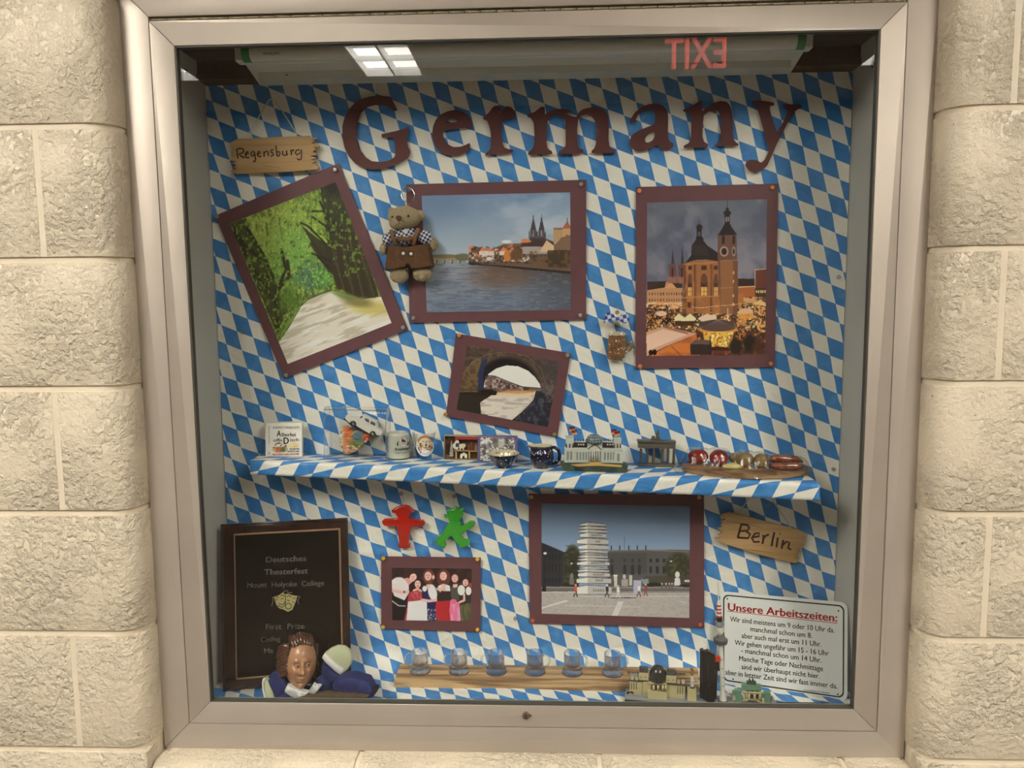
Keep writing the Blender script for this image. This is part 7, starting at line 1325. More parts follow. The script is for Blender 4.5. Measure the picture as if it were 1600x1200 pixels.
for tx, aa, b0, ab, b1, cap, bo in (('Deutsches', 548, 572, 1008, 556, 62, .015), ('Theaterfest', 530, 715, 1025, 698, 62, .015), ('Mount  Holyoke  College', 336, 860, 1210, 833, 56, .012), ('First  Prize', 548, 1332, 990, 1326, 60, .01), ('College/University', 490, 1478, 1110, 1465, 54, .01), ('March 2005', 530, 1606, 940, 1596, 54, .01)):
    if tx.startswith('March'): tx, ab = 'Ma', 634
    if tx.startswith('College/'): tx, ab = 'Colleg', 715
    L.text('engraved_line', tx, aa, b0, ab, b1, cap, -.00085, M_ENG, pq, bo)
M_GLD = mat('gold_mask_engraving', (.52, .46, .20), .4, metal=.4)
mb = MB(); L.pr(mb, [(640,965),(700,945),(740,915),(768,935),(800,930),(850,945),(905,955),(890,1010),(870,1060),(850,1110),(800,1135),(770,1120),(750,1108),(700,1095),(665,1050)], -.0011, -.0008); mk = mb.build('theatre_masks', M_GLD, pq, world=False)
mb = MB()
for l in ([(655,975),(675,960),(695,975)], [(715,955),(740,940),(760,960)], [(785,965),(810,950),(840,965)], [(855,985),(875,975),(885,990)], [(690,1040),(740,1055),(770,1020)], [(685,1060),(730,1085),(760,1060)], [(770,940),(772,1020),(765,1060)], [(655,1000),(680,995)], [(720,985),(745,985)], [(790,1000),(820,1010)], [(850,1020),(870,1030)]): L.stroke(mb, l, -.00125, .0007, flat=.4)
mb.tube([L.P(805+34*math.cos(t), 1070+32*math.sin(t), -.00125) for t in np.linspace(0, 2*PI, 16, endpoint=False)], .0007, 6, closed=True, flat=.4); mb.build('mask_line', M_DARK, mk, world=False)
mb = MB()
for l in ([(640,965),(620,975),(632,1000),(615,1070)], [(905,955),(938,965),(910,1000),(922,1048)], [(745,915),(770,892),(800,900),(795,920),(850,915)]): L.stroke(mb, l, -.0011, .0005, flat=.4)
mb.build('mask_ribbon', M_ENG, mk, world=False)
# ---------------------------------------------------------------- office hours sign
BLw, BRw = atz(1129, 1068, ZF), atz(1322, 1096.5, ZF); TLw = at(1126, 925, .184); Ms = basis(BLw, BRw, TLw)
sg, L = lthing('office_hours_sign', 'white enamel sign headed Unsere Arbeitszeiten leaning in the lower right corner', 'sign', Ms, 1110, 915, 6.4864)
q4 = [L.P(98, 55, 0), L.P(1392, 172, 0), L.P(1388, 1182, 0), L.P(95, 990, 0)]
def rrect(q, r, ins=0., n=7):
    c = sum(q, Vector())/4; out = []
    for i in range(4):
        p = q[i]; a = (q[(i-1) % 4]-p).normalized(); b = (q[(i+1) % 4]-p).normalized(); o = p+a*(r+ins)+b*(r+ins)
        for k in range(n):
            t = k/(n-1)*PI/2; out.append(tuple((o-b*(r*math.cos(t))-a*(r*math.sin(t)))[j] for j in (0, 2)))
    return out
M_WE = mat('white_enamel_sign', (.70, .72, .70), .22, coat=.5)
mb = MB(); mb.prism(rrect(q4, .013), 0, .0012, lambda x, y, d: (x, d, y)); mb.build('sign_plate', M_WE, sg, world=False)
mb = MB(); o1, o2 = rrect(q4, .010, .0055), rrect(q4, .0085, .0080); n = len(o1); mb.mesh([(x, -.0003, z) for x, z in o1+o2], [(i, (i+1) % n, n+(i+1) % n, n+i) for i in range(n)]); mb.build('black_border', BKI, sg, world=False)
for a, b in ((172, 134), (1298, 256), (1292, 1102), (230, 948)): mb = MB(); mb.cyl(L.P(a, b, -.0003), L.P(a, b, .0001), .0015, n=14); mb.build('mounting_hole', BKI, sg, world=False)
RD2 = mat('sign_red_print', (.50, .015, .012), .4)
L.text('sign_heading', 'Unsere Arbeitszeiten:', 175, 250, 1288, 366, 74, -.0002, RD2, sg, .03)
mb = MB(); L.stroke(mb, [(172, 258), (1286, 382)], -.0003, .0006, flat=.3); mb.build('heading_underline', RD2, sg, world=False)
for tx, a, b, a2, b2 in (('Wir sind meistens um 9 oder 10 Uhr da.', 198, 362, 1258, 478), ('manchmal schon um 8.', 405, 462, 1032, 532), ('aber auch mal erst um 11 Uhr.', 315, 530, 1125, 620), ('Wir gehen ungefähr um 15 - 16 Uhr', 245, 600, 1200, 712), ('- manchmal schon um 14 Uhr.', 312, 680, 1125, 782), ('Manche Tage oder Nachmittage', 290, 760, 1142, 868), ('sind wir überhaupt nicht hier.', 315, 845, 1108, 942), ('aber in letzter Zeit sind wir fast immer da.', 150, 900, 1288, 1045)):
    L.text('sign_line', tx, a, b, a2, b2, 50, -.0002, BKI, sg, .012)
L.text('sign_small_print', '© RAHMENLOS München', 948, 1068, 1210, 1096, 17, -.0002, BKI, sg, .01)
# ---------------------------------------------------------------- schnapps plank and six mini mugs
zP = ZF+.0125; pf0, pf1 = atz(615.5, 1065, zP), atz(1092, 1073, zP); pb0, pb1 = atz(625.5, 1037, zP), atz(1091, 1043.5, zP)
pk = thing('mug_plank', 'long slanting wooden plank with six round hollows holding tiny glass mugs', 'plank', (pf0+pb1)/2)
mb = MB(); mb.prism([(pf0.x, pf0.y), (pf1.x, pf1.y), (pb1.x, pb1.y), (pb0.x, pb0.y)], ZF+.0012, zP, lambda x, y, d: (x, y, d)); bmesh.ops.bevel(mb.b, geom=mb.b.edges[:], offset=.0015, segments=3, affect='EDGES') if False else None
mb.build('plank_board', wood('flamed_pine', (.24, .13, .05), (.56, .37, .18), (5, 85, 60), .55, bump=.25, lo=.42, hi=.56), pk)
MG = [(656.5, 1052.5, 1), (717.5, 1053, 1), (775.5, 1053.5, 1), (836, 1054, -1), (894, 1055, -1), (957, 1056, -1)]
for u, v, s_ in MG:
    p = atz(u, v-4, zP); MB().lathe([(0, .0001), (.0175, .0001), (.0180, .0004), (.0193, .0004), (.0196, .0)], 40, T_(p)).build('hollow_rim', mat('dark_wood_hollow', (.10, .05, .02), .8), pk, smooth=True)
for tx, aL, bL, aR, bR in (('Sel', 980, 1052.5, 998, 1052.8), ('kte', 1056, 1054, 1072, 1054.3)):
    A, B = atz(aL, bL, zP), atz(aR, bR, zP); text_on('burnt_lettering', tx, A, B, .008, Vector((0, 0, 1)), M_BURN, pk, .02, .0003)
mug0 = None; M_MUG = glassmat('mini_mug_glass', .6, 1.3)
for i, (u, v, s_) in enumerate(MG):
    p = atz(u, v-4, zP); lab = ['first', 'second', 'third', 'fourth', 'fifth', 'sixth'][i]+' tiny glass mug from the left on the plank, handle to the '+('left' if s_ > 0 else 'right')
    if mug0 is None:
        mug0 = thing('mini_glass_mug', lab, 'mug', p, 'tiny glass mugs on the plank')
        fl = lambda x, y, z: (x*(1+.045*math.cos(10*math.atan2(y, x))*max(0, min(1, (.024-z)/.012))), y*(1+.045*math.cos(10*math.atan2(y, x))*max(0, min(1, (.024-z)/.012))))
        R, H = .0158, .0395
        MB().lathe([(0, .0008), (R*1.08, .0008), (R*1.15, .003), (R*1.12, .007), (R*.98, .011), (R*.97, .022), (R, H-.0008), (R*.97, H), (R*.90, H-.001), (R*.86, .024), (R*.80, .0145), (R*.5, .0125), (0, .012)], 60, T_(p), sq=lambda x, y, z: fl(x, y, z)).build('mug_glass', M_MUG, mug0, auto=1.2)
        MB().tube([p+Vector(q) for q in ((-R*.95, 0, .033), (-R*1.35, 0, .0345), (-R*1.72, 0, .029), (-R*1.76, 0, .021), (-R*1.5, 0, .013), (-R*1.02, 0, .0085))], .0019, 10).build('mug_handle', M_MUG, mug0, smooth=True)
    else:
        c = copy_tree(mug0); c.matrix_world = T_(p) @ (Matrix.Rotation(0, 4, 'Z') if s_ > 0 else Matrix.Rotation(PI, 4, 'Z')); WM[c.name] = c.matrix_world.copy(); c['label'] = lab
# ---------------------------------------------------------------- brick-built skyline
O = atz(976, 1097, ZF); O2 = atz(1100, 1107, ZF); ang = math.atan2(O2.y-O.y, O2.x-O.x); ang = max(-.16, ang); Ml = T_(O) @ Matrix.Rotation(ang, 4, 'Z')
sk, L = lthing('brick_skyline_model', 'toy brick model of a city skyline standing before the white sign', 'toy model', Ml, 970, 1005, 11.4307)
BK_ = mat('black_brick', (.010, .010, .010), .25, coat=.4); GB = mat('light_grey_brick', (.25, .27, .28), .3, coat=.3); DGB = mat('dark_grey_brick', (.075, .07, .075), .3, coat=.3); TB = mat('tan_brick', (.50, .43, .23), .3, coat=.3); WB = mat('white_brick', (.66, .65, .60), .25, coat=.4); GNB = mat('sand_green_brick', (.13, .25, .16), .3, coat=.3); RB_ = mat('red_brick', (.55, .03, .012), .25, coat=.4)
Lw = L.P(2900, 1090, 0).x; Lw = min(Lw, .262)
MB().box((0, 0, 0), (Lw, .034, .0046), .0003).build('base_edge', BK_, sk, world=False)
MB().box((.0005, .0003, .0046), (Lw-.0005, .0335, .0082), .0003).build('base_plate', GB, sk, world=False)
L.text('city_name_tile', 'Berlin', 662, 1112, 800, 1118, 34, -.0004, mat('white_print', (.55, .55, .52), .5), sk, .0)
zB = .0082
def bx(nm, a0, b0, a1, b1, w0, w1, m, par=None, bev=.0003, floor=False):
    p, r = L.P(a0, b0, w0), L.P(a1, b1, w0); z0 = min(p.z, r.z)
    return MB().box((min(p.x, r.x), w0, zB if floor else max(z0, zB)), (max(p.x, r.x), w1, max(p.z, r.z)), bev).build(nm, m, par or sk, world=False)
# parliament block
bx('tan_wing', 160, 690, 480, 860, .014, .022, TB, floor=True); bx('tan_wing', 820, 735, 1150, 950, .013, .021, TB, floor=True)
for a in (185, 228, 272): bx('window_slot', a, 705, a+14, 830, .0136, .0142, DGB)
for a in (1010, 1052, 1096): bx('window_slot', a, 780, a+14, 905, .0126, .0132, DGB)
bx('dark_plate', 160, 650, 330, 690, .013, .022, DGB); bx('dark_plate', 330, 668, 490, 692, .012, .022, DGB); bx('dark_plate', 820, 715, 1160, 770, .0115, .021, DGB)
for a, b in ((205, 618), (285, 622), (1028, 686), (1112, 688)):
    c = L.P(a, b, .016); MB().cyl(c+Vector((0, -.003, 0)), c+Vector((0, .003, 0)), .0031, n=20).build('round_brick', TB, sk, auto=.7, world=False)
bx('grey_brick', 165, 548, 325, 600, .019, .023, GB)
for a0, a1, b0, b1 in ((325, 492, 535, 672), (812, 988, 588, 720)):
    t_ = bx('corner_tower', a0, b0, a1, b1, .010, .020, TB, bev=.0008); bx('tower_cap', a0+5, b0-100, a1-5, b0, .013, .021, DGB, bev=.0006)
    for f in (.22, .70): 
        c = L.P(a0+(a1-a0)*f, b0+(b1-b0)*.55, .0098); MB().cyl(c, c+Vector((0, .0006, 0)), .0011, n=12).build('stud_hole', DGB, sk, world=False)
c = L.P(662, 640, .017); px = (L.P(663, 640, .017)-L.P(662, 640, .017)).length
MB().lathe([(158*px, -.001), (160*px, 40*px), (155*px, 120*px), (125*px, 205*px), (75*px, 250*px), (30*px, 268*px), (0, 270*px)], 36, T_(c)).build('smoked_dome', mat('smoked_plastic', (.05, .05, .045), .06, coat=1., trans=.35, ior=1.3), sk, smooth=True, world=False)
bx('portico_back', 400, 700, 820, 880, .010, .020, TB, floor=True); bx('portico_beam', 500, 708, 815, 750, .0045, .011, TB)
for a in (545, 628, 712): bx('portico_gap', a-8, 752, a+14, 852, .0094, .0101, DGB)
for a in (570, 650, 735, 790): 
    c0_, c1_ = L.P(a+14, 850, .0066), L.P(a+14, 752, .0066); MB().cyl(c0_, c1_, .0020, n=14).build('portico_column', TB, sk, smooth=True, world=False)
bx('portico_steps', 480, 860, 820, 985, .003, .011, TB, floor=True)
for a in (610, 688): c = L.P(a, 690, .008); MB().cyl(c+Vector((0, -.002, 0)), c+Vector((0, .003, 0)), .0030, n=20).build('round_brick', TB, sk, auto=.7, world=False)
bx('dark_plate', 500, 650, 815, 700, .012, .020, DGB)
# flag printed tile at the front left
MB().box((.003, .001, zB), (.034, .010, zB+.0012), .0002).build('skyline_tile', GB, sk, world=False)
mb = MB(); L.pr(mb, [(95,905),(120,865),(150,875),(180,862),(225,868),(232,905),(200,905),(180,885),(160,885),(140,905)], .0008, .0012); mb.build('tile_print', BK_, sk, world=False)
bx('tile_print_red', 205, 865, 232, 900, .0005, .0008, RB_)
mb = MB(); L.stroke(mb, [(255,905),(265,875),(285,900),(300,870),(320,905),(340,872),(375,910),(400,880),(425,905)], .0006, .0003, flat=.4); mb.build('tile_print_line', mat('blue_grey_print', (.12, .16, .22), .5), sk, world=False)
# victory column
bx('column_base', 1192, 812, 1350, 1000, .006, .014, TB, floor=True); bx('column_base_cap', 1240, 780, 1320, 828, .007, .013, DGB)
for k in range(3): a = L.P(1275, 770-k*68, .010); MB().cyl(a, a+Vector((0, 0, .0048)), .0030, .0036, 16).build('white_round_brick', WB, sk, auto=.6, world=False)
mb = MB(); L.pr(mb, [(1250,578),(1240,540),(1258,510),(1240,470),(1270,440),(1290,460),(1312,480),(1300,520),(1310,545),(1295,578)], .008, .012); mb.build('golden_angel', mat('pearl_gold_brick', (.36, .18, .03), .35, metal=.4), sk, world=False)
# black slab tower (slightly curved)
L.ox, L.oy, L.sc = 1080, 900, 5.714
mb = MB(); L.pr(mb, [(78,672),(105,662),(120,680),(150,672),(215,705),(212,1125),(150,1125),(78,1085)], .004, .014); bt = mb.build('black_tower', BK_, sk, world=False)
for l in ([(95, 690), (100, 1060)], [(125, 700), (135, 900), (185, 1090)], [(160, 700), (165, 1100)]): mb = MB(); L.stroke(mb, l, .0039, .0003); mb.build('tower_rib', mat('black_rib', (.03, .03, .03), .3), bt, world=False)
bx('tower_side', 215, 760, 262, 850, .010, .016, BK_); bx('tower_side', 215, 840, 228, 1100, .012, .016, BK_); bx('logo_brick', 207, 722, 262, 770, .006, .012, RB_)
for a in (222, 240): mb = MB(); mb.cyl(L.P(a+14, 740, .017), L.P(a+14, 610, .017), .0016, n=10); mb.build('white_bar', WB, sk, smooth=True, world=False)
mb = MB(); mb.cyl(L.P(238, 1000, .014), L.P(238, 850, .014), .0012, n=10); mb.build('clear_bar', M_ACE, sk, smooth=True, world=False)
# television tower
def zt_(b, w=.012): return L.P(268, b, w).z
xt = L.P(286, 1130, .012).x; T0 = L.P(286, 1130, .012); T1 = L.P(238, 60, .012); Mtilt = Matrix.Identity(4)
def tp(b): t = (b-1130)/(60-1130); p = L.P(286+(238-286)*t, b, .012); return p
pxs = (L.P(287, 900, .012)-L.P(286, 900, .012)).length
def seg(nm, b0, b1, r0, r1, m, n=24): return MB().cyl(tp(b0), tp(b1), r0*pxs, r1*pxs, n).build(nm, m, sk, auto=.7, world=False)
bx('tower_foot', 248, 1125, 330, 1155, .003, .018, DGB)
seg('tower_base_cone', 1125, 1020, 38, 22, WB); 
for b0, b1 in ((1020, 975), (973, 898), (896, 818), (816, 738), (736, 655), (653, 612)): seg('tower_brick', b0, b1, 21.5, 21, WB)
for b in (974, 897, 817, 737): mb = MB(); c = tp(b); mb.box(c+Vector((-.0015, -.0042, -.0003)), c+Vector((.0025, -.0036, .0003))); mb.build('tower_seam', BK_, sk, world=False)
MB().lathe([(28*pxs, 0), (58*pxs, 14*pxs), (62*pxs, 24*pxs), (62*pxs, 50*pxs), (56*pxs, 58*pxs), (40*pxs, 66*pxs), (36*pxs, 88*pxs), (20*pxs, 96*pxs)], 28, T_(tp(612))).build('tower_sphere', mat('grey_dish_brick', (.15, .15, .15), .3, coat=.3), sk, auto=.6, world=False)
MB().lathe([(63*pxs, 0), (64*pxs, 6*pxs), (64*pxs, 28*pxs), (63*pxs, 32*pxs)], 28, T_(tp(590))).build('sphere_band', DGB, sk, smooth=True, world=False)
seg('upper_neck', 520, 492, 16, 16, WB); seg('white_collar', 494, 450, 38, 40, WB); seg('grey_collar', 448, 432, 32, 44, GB); seg('grey_ring', 432, 402, 44, 40, GB); seg('black_block', 402, 365, 26, 28, BK_)
for k in range(4): seg('red_ring', 365-k*32, 350-k*32, 20+(k == 0)*3, 22, RB_); seg('white_ring', 350-k*32, 333-k*32, 22, 18, WB)
seg('antenna_foot', 237, 215, 17, 9, WB); seg('antenna', 218, 52, 6.5, 5.5, WB, 10)
# gate with green roofs
L.ox, L.oy, L.sc = 1090, 1030, 12.308
def gx(nm, a0, b0, a1, b1, w0, w1, m, **k): return bx(nm, a0, b0, a1, b1, w0, w1, m, **k)
bx('gate_base', 860, 790, 1230, 830, .008, .020, TB)
for a in (870, 975, 1085, 1185): mb = MB(); mb.cyl(L.P(a+16, 800, .010), L.P(a+16, 668, .010), .0014, n=12); mb.build('gate_column', TB, sk, smooth=True, world=False)
for a in (1015, 1110): bx('gate_window', a, 678, a+55, 760, .014, .0145, DGB)
bx('gate_wall', 870, 660, 1225, 800, .0146, .018, TB); bx('gate_beam', 862, 612, 1235, 668, .008, .018, TB)
for a in (950, 1045, 1135): bx('beam_gap', a, 608, a+30, 625, .0076, .0082, BK_)
bx('green_roof', 850, 485, 1225, 610, .009, .017, GNB); bx('green_roof_front', 925, 555, 1135, 612, .0075, .010, GNB); bx('chariot_block', 945, 425, 1125, 550, .010, .015, mat('dark_green_brick', (.05, .085, .06), .3, coat=.3))
for a in (1000, 1062): mb = MB(); L.pr(mb, [(a-20,428),(a-18,400),(a-8,370),(a+6,362),(a+10,390),(a+22,400),(a+20,428)], .011, .013); mb.build('horse_piece', MATS['dark_green_brick'], sk, world=False)
for a0, a1, b0 in ((672, 852, 610), (1228, 1412, 655)):
    bx('green_wing', a0+50, b0, a1-8, b0+190, .006, .016, GNB, floor=True); bx('green_wing_side', a0, b0+5, a0+55, b0+90, .008, .014, GNB)
    bx('wing_tan_block', a0+10, b0+100, a0+60, b0+190, .006, .011, TB); c = L.P(a0+105, b0+235, .004); MB().lathe([(.0038, 0), (.0038, .0015), (.0020, .003), (0, .0032)], 16, T_((c.x, c.y, zB))).build('round_stud', TB, sk, smooth=True, world=False)
bx('car_piece', 965, 798, 1150, 845, .003, .006, DGB, bev=.0006)
mb = MB(); L.pr(mb, [(1405,900),(1415,800),(1440,765),(1470,768),(1530,905)], .006, .018); mb.build('grey_slope', GB, sk, world=False)
mb = MB(); L.pr(mb, [(930,668),(945,640),(965,700),(960,725),(930,735),(915,720)], .007, .009); mb.build('tan_figure', TB, sk, world=False)
# ---------------------------------------------------------------- glove puppet
ph = atz(470, 1100, ZF); pu, L = lthing('glove_puppet', 'auburn haired glove puppet in a blue coat with pale mitten hands', 'puppet', T_((ph.x, .062, ZF)), 390, 960, 7.2727)
M_SKIN = mat('painted_puppet_skin', (.40, .205, .105), .33, coat=.25, noise=.15, nscale=80, sub=.0); M_HAIR = mat('auburn_moulded_hair', (.085, .032, .016), .3, coat=.45, noise=.4, nscale=120)
c = L.P(575, 545, .0); px = (L.P(576, 545, 0)-L.P(575, 545, 0)).length; RX, RZ, RY = 176*px, 292*px, 205*px
nu, nv = 140, 110; th = np.linspace(0, PI, nv); phv = np.linspace(0, 2*PI, nu, endpoint=False); TH, PH = np.meshgrid(th, phv, indexing='ij')
x = np.sin(TH)*np.sin(PH); y = -np.sin(TH)*np.cos(PH); z = np.cos(TH)   # face looks to -y
def G(cx_, cz_, sx, sz): return np.exp(-((x-cx_)/sx)**2-((z-cz_)/sz)**2)*(y < .1)
jaw = 1-.30*np.clip(-z-.15, 0, 1)**1.1+.02*G(0, .3, 2, .3)
X = x*RX*jaw; Y = y*RY; Z = z*RZ
D = np.zeros_like(x)
D += .0125*np.exp(-(x/(.10+.055*np.clip((.20-z)/.4, 0, 1)))**2)*np.clip((.20-z)/.36, 0, 1)**1.2*np.clip((z+.29)/.08, 0, 1)*(y < 0)      # nose
D += .0035*G(0, .12, .11, .10)+.0032*(G(-.15, -.20, .07, .06)+G(.15, -.20, .07, .06))
D += .0030*(G(-.33, .205, .24, .055)+G(.33, .205, .24, .055))-.0052*(G(-.34, .06, .16, .085)+G(.34, .06, .16, .085))+.0022*(G(-.34, .055, .12, .055)+G(.34, .055, .12, .055))
D += .0036*(G(-.47, -.17, .20, .15)+G(.47, -.17, .20, .15))-.0016*(G(-.28, -.33, .05, .14)+G(.28, -.33, .05, .14))
D += .0038*G(0, -.43, .22, .045)+.0040*G(0, -.525, .18, .045)-.0026*G(0, -.478, .26, .017)-.0030*G(0, -.62, .22, .05)+.0058*G(0, -.80, .22, .12)
D += .0015*G(0, .5, .5, .22)
Y = Y-D; Rz = Matrix.Rotation(.42, 4, 'Z') @ Matrix.Rotation(.10, 4, 'Y') @ Matrix.Rotation(-.16, 4, 'X')
V = np.stack([X, Y, Z], -1).reshape(-1, 3) @ np.array(Rz.to_3x3()).T+np.array(c)
Fc = [(i*nu+j, (i+1)*nu+j, (i+1)*nu+(j+1) % nu, i*nu+(j+1) % nu) for i in range(nv-1) for j in range(nu)]
me = bpy.data.meshes.new('head'); me.from_pydata(V.tolist(), [], Fc); ca = me.color_attributes.new('Col', 'FLOAT_COLOR', 'POINT')
base = np.array([.42, .215, .11]); colr = np.ones(x.shape+(3,))*base
def tint(m, cc_, a): 
    global colr
    m = (m*a)[..., None]; colr = colr*(1-m)+np.array(cc_)*m
tint(G(0, -.478, .24, .06), (.32, .10, .06), .8); tint(G(-.47, -.12, .22, .16)+G(.47, -.12, .22, .16), (.45, .17, .09), .5); tint(G(-.33, .245, .20, .032)+G(.33, .245, .20, .032), (.16, .07, .035), .85); tint(G(-.34, .06, .15, .06)+G(.34, .06, .15, .06), (.24, .10, .05), .6); tint(G(0, -.85, .4, .12), (.30, .15, .08), .3)
cc = np.ones((len(V), 4)); cc[:, :3] = colr.reshape(-1, 3); ca.data.foreach_set('color', cc.astype(np.float32).ravel())
hd = link('head', me, vcmat('painted_puppet_face', .30, coat=.3), pu, smooth=True, world=False)
def fp(fx, fz_, out=0.):
    yy = -math.sqrt(max(0, 1-fx*fx-fz_*fz_)); return c+Rz.to_3x3() @ Vector((fx*RX, yy*RY-out, fz_*RZ))
for s_ in (-1, 1):
    e = fp(.34*s_, .055, -.0012); e_ = MB(); e_.ball(e, (.0042, .0034, .0030), Rz, 20); e_.build('eye', mat('puppet_eye_white', (.42, .34, .27), .15, coat=.6), hd, smooth=True, world=False)
    i_ = MB(); i_.ball(e+Rz.to_3x3() @ Vector((.0006, -.0026, .0)), (.0017, .0011, .0018), Rz, 14); i_.build('iris', mat('puppet_iris', (.02, .012, .008), .1, coat=1.), hd, smooth=True, world=False)
    l_ = MB(); l_.tube([fp(.34*s_-.15, .06, .0012), fp(.34*s_-.05, .105, .0022), fp(.34*s_+.06, .105, .0022), fp(.34*s_+.15, .05, .0012)], .0009, 8); l_.build('upper_eyelid', M_SKIN, hd, smooth=True, world=False)
    l_ = MB(); l_.tube([fp(.34*s_-.14, .04, .0010), fp(.34*s_, .0, .0016), fp(.34*s_+.14, .035, .0010)], .0007, 8); l_.build('lower_eyelid', M_SKIN, hd, smooth=True, world=False)
# hair: cap plus wavy locks
mb = MB(); n1, n2 = 60, 44; Vh = []; 
hu = np.linspace(-PI, PI, n1, endpoint=False); 
for j in range(n2):
    for i in range(n1):
        a = hu[i]; fr_ = math.cos(a)   # 1 at the face side
        hl = .62+.10*math.cos(2*a) if fr_ > .25 else None
        lim = math.acos(max(-1, min(1, (.74+.10*math.sin(a)**2) if fr_ > .45 else (-.40-.15*(1-fr_) if fr_ < .15 else .74-(.45-fr_)*3.9))))
        t = lim*j/(n2-1); sx = math.sin(t)*math.sin(a); sy = -math.sin(t)*math.cos(a); sz = math.cos(t)
        wv = 1.075+.05*math.sin(a*7+t*5)*min(1, t)+.04*math.sin(a*13-t*9)*min(1, t)+.05*(sz < -.1)
        Vh.append(c+Rz.to_3x3() @ Vector((sx*RX*wv*1.02, sy*RY*wv, sz*RZ*(wv-.02))))
mb.mesh(Vh, [(j*n1+i, (j+1)*n1+i, (j+1)*n1+(i+1) % n1, j*n1+(i+1) % n1) for j in range(n2-1) for i in range(n1)]); hr = mb.build('hair', M_HAIR, pu, smooth=True, world=False)
R3 = Rz.to_3x3()
def lock(pts, r): 
    m_ = MB(); P_ = [c+R3 @ Vector((a*RX, b*RY, d*RZ)) for a, b, d in pts]
    Q = []; 
    for i in range(len(P_)-1):
        for t in (0, .25, .5, .75): Q.append(P_[i].lerp(P_[i+1], t))
    Q.append(P_[-1]); m_.tube([p+Vector((math.sin(k*1.3)*.0008, 0, math.cos(k*1.1)*.0008)) for k, p in enumerate(Q)], [r*(.5+.6*math.sin(PI*min(1, (k+.6)/len(Q)))) for k in range(len(Q))], 10); m_.build('hair_lock', M_HAIR, hr, smooth=True, world=False)
for k in range(9):
    s0 = -1.02-.03*(k % 3); z0 = .62-.13*k
    lock([(-.80-.04*(k % 2), -.46, min(.74, z0+.24)), (-1.0, -.30, z0+.10), (s0-.22, -.05, z0-.04), (s0-.16, .22, z0-.16)], .0056)
for k in range(6): z0 = .60-.12*k; lock([(.82, -.30, min(.70, z0+.20)), (.98, -.10, z0+.04), (1.02, .15, z0-.06)], .0030)
for k in range(7): a0 = -.62+.2*k; lock([(a0*.85, -.60, .76-.12*abs(a0)), (a0*.9, -.40, .94-.14*abs(a0)), (a0*.95-.05, .05, 1.06-.18*abs(a0)), (a0, .5, .92-.2*abs(a0))], .0050)
# coat, cravat, hands
M_COAT = mat('royal_blue_felt', (.012, .022, .13), .75, noise=.25, nscale=60, bump=.25, bscale=300); M_CRAV = mat('white_satin_cravat', (.62, .62, .60), .3, bump=.4, bscale=90); M_HAND = mat('pale_green_plush_hand', (.50, .53, .34), .8, bump=.1, bscale=600); M_CUFF = mat('white_cuff', (.70, .70, .68), .6); M_VEST = mat('brown_felt_waistcoat', (.095, .062, .035), .8, noise=.2, nscale=60)
def cloth_part(nm, out, w, d, m, amp=.003, seed=1):
    mb = MB(); puff(mb, L, out, w, d, 9); bm = mb.b; bmesh.ops.triangulate(bm, faces=bm.faces[:]); bmesh.ops.subdivide_edges(bm, edges=[e for e in bm.edges if e.calc_length() > .003], cuts=2)
    P = np.array([v.co[:] for v in bm.verts]); dn = fnoise(P[:, 0]*120+P[:, 2]*60, P[:, 2]*70, seed, 3)-.5
    for v, q_ in zip(bm.verts, dn): v.co.y -= q_*amp*2; v.co.z = max(.0006, v.co.z)
    return mb.build(nm, m, pu, smooth=True, world=False)
cloth_part('coat_body', [(230,690),(300,640),(360,700),(420,800),(500,880),(640,900),(720,840),(790,720),(850,700),(960,690),(1000,800),(980,900),(900,1010),(560,1020),(420,1010),(300,960),(250,850),(225,760)], .012, .050, M_COAT, .006, 3)
cloth_part('coat_collar', [(215,745),(290,650),(335,650),(400,760),(445,840),(400,880),(320,935),(290,900),(250,830)], -.022, .010, M_COAT, .003, 5)
cloth_part('coat_collar', [(770,720),(830,690),(850,740),(900,780),(870,860),(780,900),(800,810)], -.016, .012, M_COAT, .003, 6)
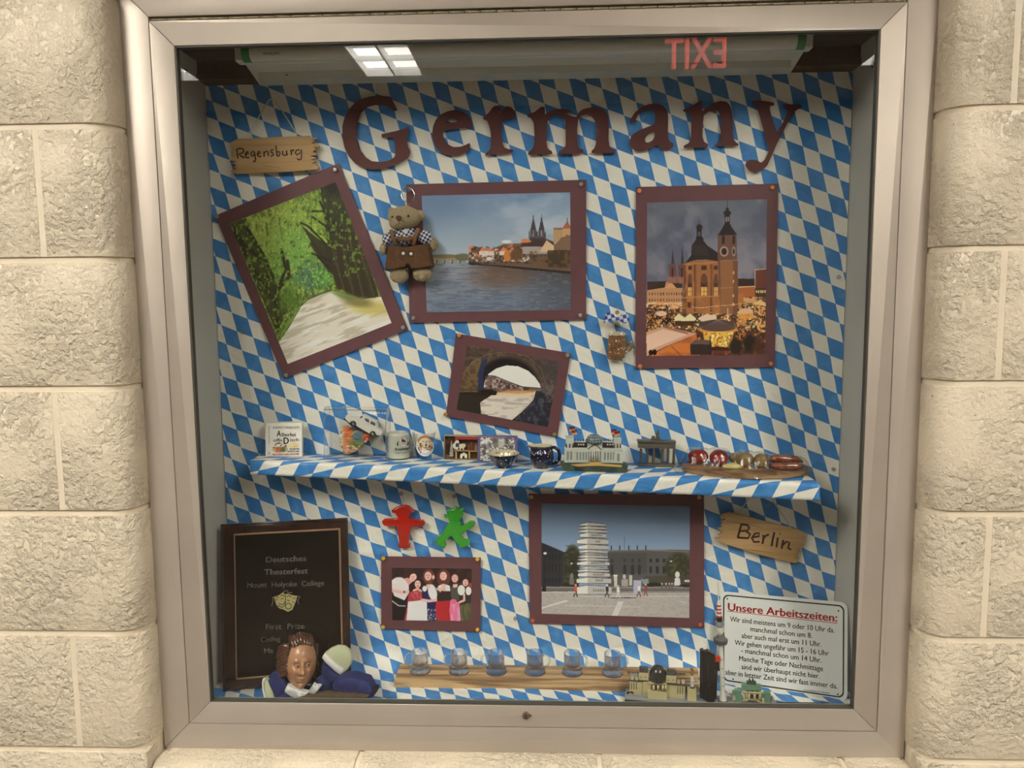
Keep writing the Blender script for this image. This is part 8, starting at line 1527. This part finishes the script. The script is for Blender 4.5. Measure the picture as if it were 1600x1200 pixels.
cloth_part('coat_sleeve', [(840,530),(900,560),(1000,650),(1045,680),(1010,740),(960,800),(880,800),(845,700),(830,600)], .004, .020, M_COAT, .003, 7)
cloth_part('coat_sleeve', [(950,780),(1010,700),(1120,675),(1250,680),(1370,735),(1430,820),(1430,870),(1395,905),(1330,910),(1200,890),(1080,900),(990,890)], -.012, .030, M_COAT, .006, 8)
cloth_part('coat_front', [(330,920),(420,880),(520,940),(560,985),(560,1010),(330,1010),(300,960)], -.026, .008, M_COAT, .002, 10)
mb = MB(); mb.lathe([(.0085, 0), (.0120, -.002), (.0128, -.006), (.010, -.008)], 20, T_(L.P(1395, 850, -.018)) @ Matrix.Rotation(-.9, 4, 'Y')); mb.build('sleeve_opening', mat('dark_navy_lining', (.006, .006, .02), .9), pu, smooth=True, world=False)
cloth_part('cravat', [(395,870),(430,795),(520,830),(600,860),(670,880),(740,770),(765,790),(825,800),(790,850),(740,900),(680,880),(640,905),(560,945),(510,945)], -.026, .010, M_CRAV, .004, 11)
cloth_part('waistcoat', [(515,945),(640,905),(820,880),(1000,885),(1200,890),(1330,905),(1365,920),(1260,990),(1180,1000),(600,1000)], -.028, .012, M_VEST, .003, 12)
mb = MB(); puff(mb, L, [(835,475),(860,430),(920,385),(1000,352),(1080,360),(1150,410),(1178,480),(1165,550),(1120,620),(1055,672),(1000,630),(900,540)], .004, .014, 9); mb.build('mitten_hand', M_HAND, pu, smooth=True, world=False)
mb = MB(); puff(mb, L, [(832,470),(862,428),(905,455),(1000,545),(1085,600),(1055,675),(990,630),(880,530)], .002, .017, 7); mb.build('cuff', M_CUFF, pu, smooth=True, world=False)
mb = MB(); puff(mb, L, [(150,760),(155,735),(185,718),(215,735),(255,820),(290,900),(305,990),(300,1015),(200,1015),(180,960),(160,850)], -.020, .012, 9); mb.build('mitten_hand', M_HAND, pu, smooth=True, world=False)
mb = MB(); puff(mb, L, [(146,765),(152,730),(185,716),(165,760),(175,850),(205,960),(215,1015),(195,1015),(172,950),(152,850)], -.024, .008, 7); mb.build('mitten_edge', M_CUFF, pu, smooth=True, world=False)
